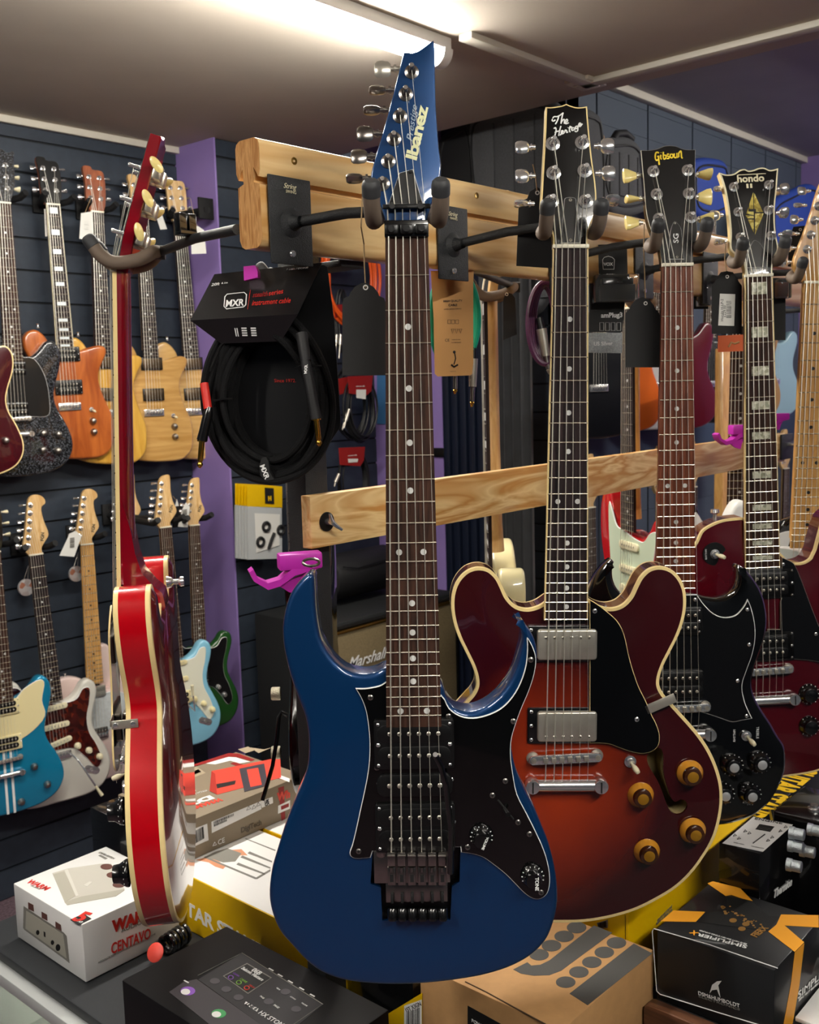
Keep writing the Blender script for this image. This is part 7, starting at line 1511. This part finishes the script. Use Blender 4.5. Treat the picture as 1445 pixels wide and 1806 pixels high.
dtext(T, 'screen_lettering', tp, '06B', c8([(890, 395)])[0], c8([(940, 425)])[0], M_inkw, bold=.03, o=.0016); dtext(T, 'screen_lettering', tp, 'Seismic Matters', c8([(822, 385)])[0], c8([(955, 465)])[0], M_inkw, bold=.03, o=.0016, h=.006)
for cx, cy, m_ in ((748, 448, mat('print_violet', '#8a56b8', .5)), (800, 480, mat('print_lime', '#86b84a', .5)), (850, 514, M_pred)): line(T, 'screen_icon', tp, c8([(cx+16*math.cos(t), cy+12*math.sin(t)) for t in [2*PI*i/12 for i in range(12)]]), m_, .0007, .0016, True)
dtext(T, 'screen_lettering', tp, 'CLEAN', c8([(765, 418)])[0], c8([(800, 440)])[0], MATS['print_violet'], o=.0016); dtext(T, 'screen_lettering', tp, 'DRIVE', c8([(812, 455)])[0], c8([(850, 480)])[0], MATS['print_lime'], o=.0016); dtext(T, 'screen_lettering', tp, 'DELAY', c8([(868, 495)])[0], c8([(900, 515)])[0], M_pred, o=.0016)
for cx, cy in ((647, 470), (720, 522), (798, 574), (1098, 538), (990, 600), (1165, 648)): dec(T, 'printed_knob', tp, c8([(cx+32*math.cos(t), cy+19*math.sin(t)) for t in [2*PI*i/16 for i in range(16)]]), mat('print_knob_grey', '#48454a', .5), .0009)
for cx, cy, m_ in ((475, 533, MATS['print_violet']), (672, 677, mat('print_green', '#3f9a5a', .5))):
    dec(T, 'printed_footswitch', tp, c8([(cx+47*math.cos(t), cy+28*math.sin(t)) for t in [2*PI*i/20 for i in range(20)]]), m_, .0009); dec(T, 'printed_footswitch_cap', tp, c8([(cx-15+30*math.cos(t), cy+5+19*math.sin(t)) for t in [2*PI*i/16 for i in range(16)]]), M_wcard, .0012)
for cx, cy in ((1005, 398), (1063, 435), (1128, 476), (1200, 520), (1268, 562), (465, 475)): dec(T, 'printed_socket_glint', tp, c8([(cx-18, cy-8), (cx-10, cy-12), (cx+18, cy+4), (cx+12, cy+9)]), M_wcard, .0009)
dec(T, 'brand_badge', tp, c8([(845, 600), (925, 645), (915, 665), (835, 615)]), M_wcard, .0009); dtext(T, 'badge_lettering', tp, 'LINE 6', c8([(850, 613)])[0], c8([(915, 650)])[0], M_ink, bold=.02, o=.0013)
dtext(T, 'product_lettering', tp, 'HX STOMP', c8([(935, 668)])[0], c8([(1100, 765)])[0], M_inkw, o=.001); 
for a_, b_, s_ in (((1040, 512), (1062, 528), 'VIEW'), ((1128, 568), (1160, 588), 'ACTION'), ((938, 565), (960, 582), 'PAGE'), ((1025, 622), (1055, 642), 'PAGE'), ((1200, 608), (1235, 630), 'VOLUME')): dtext(T, 'small_lettering', tp, s_, c8([a_])[0], c8([b_])[0], M_inkw, o=.001)
# 6. red and black coiled lead
P = hz(300, 1672, ZT); T = thing('coiled_patch_lead', 'black coiled lead with a coral red disc between the white box and the black box', 'cable', P)
c_ = hz(275, 1680, ZT+.018); wpart(T, 'disc', MB().lathe(c_, w(-.35, -.75, .55), [(0, 0), (.0145, 0), (.015, .002), (.012, .004), (0, .005)], 0, 24), mat('coral_plastic', '#d8483c', .5))
o_ = hz(292, 1668, ZT+.018); d_ = (hz(325, 1646, ZT+.018)-o_); q = [];
for i in range(160):
    t = i/159; a = 2*PI*5*t; q.append(o_+d_*t+Z*(.014*math.cos(a))+Z.cross(d_.normalized())*(.014*math.sin(a)))
wpart(T, 'coil', MB().tube(q, .0036, 0, 8), M_gloss2)
# 7. black and yellow string box beside the kraft box
T = carton('string_box', 'black and yellow box with a barcode under the blue guitar', 'box', .975, 1.18, .884, 1.005, -.899, -.80, M_gloss2); f = pl('x', .975)
dec(T, 'yellow_panel', f, [(655, 1806), (745, 1751), (745, 1830), (655, 1860)], M_yel); q = [(713, 1774), (744, 1763), (744, 1812), (713, 1822)]; dec(T, 'barcode_label', f, q, M_wcard, .0007); barcode(T, f, [(716, 1786), (742, 1776), (742, 1806), (716, 1814)], seed=9); dtext(T, 'label_lettering', f, '1ST X3GN', (716, 1782), (742, 1770), M_ink, o=.001)
carton('string_box', 'plain black box between the steel post and the barcoded box', 'box', .955, 1.12, 1.008, 1.014+.0, -.899, -.81, M_gloss2, .0005) if False else None
# 8. kraft box with grey print
T = carton('kraft_box', 'brown kraft box with grey dots and stripes printed on its lid', 'box', .976, 1.207, .643, .872, -.899, -.781, M_kraft, .002); tp = pl('z', EYE-.781); lf = pl('x', .976)
c6 = lambda p: cr(540, 1600, 2.1894, p)
dec(T, 'printed_stripe', tp, c6([(1018, 333), (1088, 378), (1337, 178), (1266, 140)]), M_kraftd); dec(T, 'printed_band', tp, c6([(1183, 98), (1112, 70), (940, 205), (905, 222), (870, 225), (855, 212), (800, 240), (830, 256), (880, 264), (940, 262), (985, 245)]), M_kraftd)
for cx, cy in ((1003, 289), (1054, 250), (1104, 212), (1152, 174), (1199, 137), (900, 183), (948, 148), (997, 112), (1045, 78)): dec(T, 'printed_dot', tp, c6([(cx+38*math.cos(t), cy+22*math.sin(t)) for t in [2*PI*i/24 for i in range(24)]]), M_kraftd)
line(T, 'lid_seam', tp, c6([(615, 288), (700, 330), (800, 385), (925, 452)]), mat('seam_brown', '#4c3826', .8), .0009); dec(T, 'black_label', lf, c6([(624, 380), (760, 455), (760, 520), (624, 520)]), M_ink); dtext(T, 'label_lettering', lf, 'POWERED BY', c6([(640, 437)])[0], c6([(735, 490)])[0], M_inkw)
# 9. yellow box behind it
T = carton('stand_box', 'tall plain yellow box under the cherry burst guitar', 'box', 1.222, 1.664, .690, .88, -.899, -.75, M_yel); fr = pl('y', .690); lf = pl('x', 1.222)
line(T, 'edge_rule', lf, [(1103, 1614), (1104, 1668)], M_ink, .0004); dec(T, 'printed_code_panel', lf, [(1053, 1628), (1072, 1622), (1072, 1636), (1056, 1640)], M_inkg); barcode(T, lf, [(1054, 1629), (1070, 1624), (1070, 1634), (1056, 1638)], seed=3)
dtext(T, 'small_lettering', fr, 'KEEP DRY AND STORE FLAT', (1160, 1624), (1186, 1598), M_inkg, h=.004); dtext(T, 'small_lettering', fr, 'ITEM NO. GS GUITAR STAND', (1158, 1630), (1186, 1604), M_inkg, h=.004)
# 10. walnut pedalboard with the black and orange box on it
mb = MB(); A_ = hx(1109, 1760, 1.165); ya = .665; P = [V((-.150+.0, -.0)), V((-.150, .045)), V((.150-.012, .045)), V((.150, .033)), V((.150, 0))]
T = thing('wooden_pedalboard', 'walnut pedalboard end with a round hole under the black and orange box', 'pedalboard', V((1.27, .52, ZT)))
def walnut(): 
    out = hrect(0, 0, .30, .058, .010); hole = [V((.035+.010*math.cos(t), -.012+.008*math.sin(t))) for t in [2*PI*i/20 for i in range(20)]]
    mb = MB(); slab(mb, out, [(.0015, 0, 0), (0, .0015, 0), (0, .018, 0), (.0015, .0195, 0)], 0, holes=[hole], hole_depth=.014, hole_mi=(0, 1), grid=.03); return mb
mb = walnut(); mb.xf(Matrix.Translation((1.172, .490, ZT+.030)) @ Matrix((-Y, X, Z)).transposed().to_4x4()); wpart(T, 'end_block', mb, [M_walnut, M_ink])
wpart(T, 'deck', MB().box((1.193, .35, ZT+.035), (1.40, .635, ZT+.0545), 0, .002), M_blackm)
wpart(T, 'end_block', MB().box((1.402, .345, ZT+.001), (1.42, .50, ZT+.0545), 0, .003), M_walnut)
sz0 = -.9+.0555
T = carton('pedal_box', 'black pedal box with orange stripes standing on the walnut pedalboard', 'box', 1.198, 1.360, .470, .633, sz0, -.742, mat('black_box_satin', '#17181a', .45, coat=.2), .0015)
tp, lf, rt_ = pl('z', EYE-.742), pl('x', 1.198), pl('y', .470); cb_ = lambda p: cr(1100, 1380, 4.1884, p)
dec(T, 'orange_stripe', tp, cb_([(620, 745), (660, 730), (860, 778), (955, 875), (870, 855), (800, 830), (755, 838)]), M_orange, .0005); dec(T, 'orange_stripe', tp, cb_([(275, 1025), (370, 945), (605, 955), (535, 1028)]), M_orange, .0005)
dec(T, 'orange_stripe', tp, cb_([(1165, 975), (1442, 980), (1442, 1070), (1190, 1055), (1335, 1180), (1265, 1250), (1070, 1100), (1130, 1050)]), M_orange, .0005); dec(T, 'orange_stripe', rt_, cb_([(1267, 1255), (1337, 1188), (1300, 1500), (1250, 1784), (1185, 1784), (1240, 1480)]), M_orange, .0005)
dec(T, 'black_cross_print', tp, cb_([(605, 960), (770, 950), (760, 840), (870, 860), (950, 880), (1075, 985), (1150, 990), (1070, 1098), (540, 1028)]), M_ink, .0004)
M_pgo = mat('print_copper', '#b98a4a', .4, .5); random.seed(11)
for i in range(26): 
    t = i/25; cx = 735+t*270+random.uniform(-35, 35); cy = 915+t*150+random.uniform(-22, 22); r_ = random.uniform(5, 15); dec(T, 'printed_circuit', tp, cb_([(cx+r_*math.cos(a), cy+r_*.6*math.sin(a)) for a in [2*PI*k/8 for k in range(8)]]), M_pgo, .0007)
for cx, cy in ((810, 1018), (905, 1045), (875, 1080)): dec(T, 'printed_knob', tp, cb_([(cx+28*math.cos(a), cy+16*math.sin(a)) for a in [2*PI*k/16 for k in range(16)]]), M_pgo, .0008)
dtext(T, 'product_lettering', tp, 'SIMPLIFIER', cb_([(912, 1215)])[0], cb_([(545, 1120)])[0], M_inkw, h=.008, bold=.02); dtext(T, 'product_lettering', tp, 'X', cb_([(545, 1122)])[0], cb_([(500, 1100)])[0], M_orange, h=.010, bold=.03); dtext(T, 'small_lettering', tp, 'ZERO WATT BRAVERY STEREO AMPLIFIER', cb_([(912, 1195)])[0], cb_([(560, 1092)])[0], M_inkw, h=.003)
dtext(T, 'circuit_lettering', tp, 'FIERX', cb_([(960, 1135)])[0], cb_([(1050, 1065)])[0], M_pgo, bold=.03)
line(T, 'white_edge', lf, cb_([(1140, 1372), (640, 1200), (225, 1080), (213, 1100), (245, 1540), (270, 1565), (700, 1700), (1000, 1790)]), M_wcard, .0007)
f, n = lf; dec(T, 'brand_emblem', lf, cb_([(725, 1466), (690, 1470), (655, 1495), (635, 1560), (655, 1535), (690, 1530), (715, 1590), (708, 1540), (700, 1500)]), M_inkw, .0006)
dtext(T, 'brand_lettering', lf, 'DSM&HUMBOLDT', cb_([(553, 1555)])[0], cb_([(858, 1650)])[0], M_inkw); dtext(T, 'brand_lettering', lf, 'ELECTRONICS', cb_([(555, 1578)])[0], cb_([(860, 1678)])[0], M_inkg, h=.003)
dtext(T, 'product_lettering', rt_, 'SIMPLIFIER', cb_([(1290, 1575)])[0], cb_([(1560, 1330)])[0], M_inkw, h=.010, bold=.01); dtext(T, 'small_lettering', rt_, 'ZERO WATT BRAVERY STEREO AMPLIFIER', cb_([(1295, 1610)])[0], cb_([(1560, 1380)])[0], M_inkw, h=.003)
# 11. small standing black box with a white label
T = carton('pedal_box', 'small black box with a white label on top behind the black and orange box', 'box', 1.372, 1.492, .5625, .6245, -.899, -.680, M_gloss2, .001); tp, fr = pl('z', EYE-.680), pl('y', .5625)
cq = lambda p: cr(1260, 1290, 5.47, p); dec(T, 'top_label', tp, cq([(380, 822), (760, 900), (470, 1160), (78, 1078)]), M_wcard)
dtext(T, 'label_lettering', tp, 'ENGINE', cq([(395, 838)])[0], cq([(660, 885)])[0], M_ink, o=.001); barcode(T, tp, cq([(395, 945), (440, 890), (585, 915), (540, 970)]), seed=5); line(T, 'label_rule', tp, cq([(375, 1078), (490, 992)]), M_ink, .0008, .001)
for k, (x_, y_) in enumerate(((200, 1000), (240, 1030), (300, 960), (340, 980), (560, 1020), (520, 1050), (640, 960), (690, 920))): line(T, 'label_symbol', tp, cq([(x_-16, y_+10), (x_, y_-12), (x_+16, y_+4)]), M_ink, .0005, .001, True)
dtext(T, 'label_lettering', tp, 'MADE IN SPAIN', cq([(190, 1070)])[0], cq([(290, 1092)])[0], M_ink, o=.001); dtext(T, 'label_lettering', tp, 'WARRANTY', cq([(355, 1105)])[0], cq([(480, 1130)])[0], M_ink, o=.001)
dtext(T, 'product_lettering', fr, 'Thermion', cq([(580, 1570)])[0], cq([(752, 1445)])[0], M_inkw, bold=.03, shear=.2, h=.013)
# 12. black pedals with knobs at the right edge
T = thing('effects_pedal', 'upright black pedal with knurled silver knobs at the right edge', 'effects pedal', V((1.58, .52, ZT)))
wpart(T, 'housing', MB().box((1.510, .490, ZT+.001), (1.640, .600, EYE-.672), 0, .004), M_gloss2); wpart(T, 'socket', MB().lathe((1.55, .55, EYE-.672), (0, 0, 1), [(.010, 0), (.010, .004), (.006, .005), (.006, .009), (.0035, .009), (.0035, .002)], 0, 18), M_chrome)
for x_, y_ in ((1393, 1468), (1391, 1428+62), (1412, 1494+5), (1388, 1524), (1425, 1462)):
    q = hy(x_, y_, .490); wpart(T, 'knob', MB().lathe(q, (.15, -1, 0), [(.0085, 0), (.0085, .006), (.0075, .007), (.0075, .018), (.0065, .019), (0, .019)], 0, 20), mat('silver_knob', '#a9b0b3', .3, 1, bump=.6, bscale=900))
T = thing('effects_pedal', 'black pedal with a rubber-topped knob at the lower right edge', 'effects pedal', V((1.44, .42, ZT))); wpart(T, 'housing', MB().box((1.43, .40, ZT+.001), (1.62, .485, ZT+.085), 0, .004), M_gloss2)
q = V((1.475, .445, ZT+.085)); wpart(T, 'knob', MB().lathe(q, (0, 0, 1), [(.012, 0), (.012, .004), (.0085, .006), (.0085, .016), (.0115, .019), (.011, .026), (0, .027)], 0, 24), M_gloss2); wpart(T, 'toggle_switch', MB().cyl((1.46, .42, ZT+.085), (1.45, .405, ZT+.107), .003, .004, 0, 10), M_chrome)
# 13. long black case box with yellow lettering
T = carton('stand_box', 'long black box with yellow upside-down lettering behind the pedals at the right edge', 'box', 1.69, 2.34, .700, .925, -.899, -.78, M_gloss2, .003); tp, fr = pl('z', EYE-.78), pl('y', .700)
dtext(T, 'product_lettering', tp, 'GUITAR STAND', (1425, 1355), (1320, 1440), M_yel, bold=.04, h=.05)
for i in range(5): 
    x_, y_ = 1356+i*9.2, 1430-i*6.2; dec(T, 'yellow_bar', fr, [(x_, y_), (x_+4, y_-2), (x_+8, y_+16), (x_+4, y_+18)], M_yel)
dtext(T, 'product_lettering', fr, 'GS43', (1460, 1425), (1424, 1446), M_yel, bold=.03, h=.016); dtext(T, 'product_lettering', fr, 'STAND', (1480, 1440), (1427, 1468), M_yel, bold=.04, h=.022)
T = carton('white_card', 'white folded card poking out under the black and orange box', 'card', 1.265, 1.375, .405, .468, sz0+.0, sz0+.006, M_wcard, .001)

# ================================================================== light and picture settings
wd = bpy.data.worlds.new('world'); bpy.context.scene.world = wd; wd.use_nodes = True; wd.node_tree.nodes['Background'].inputs[0].default_value = (.6, .65, .75, 1); wd.node_tree.nodes['Background'].inputs[1].default_value = .05
sc = bpy.context.scene; sc.view_settings.view_transform = 'Standard'; sc.view_settings.look = 'None'; sc.view_settings.gamma = 1; sc.view_settings.exposure = 1.05; sc.view_settings.use_curve_mapping = False
sc.cycles.use_denoising = True; sc.cycles.max_bounces = 8; sc.cycles.diffuse_bounces = 4; sc.cycles.glossy_bounces = 4; sc.cycles.transmission_bounces = 6; sc.cycles.caustics_reflective = False; sc.cycles.caustics_refractive = False; sc.cycles.sample_clamp_indirect = 4
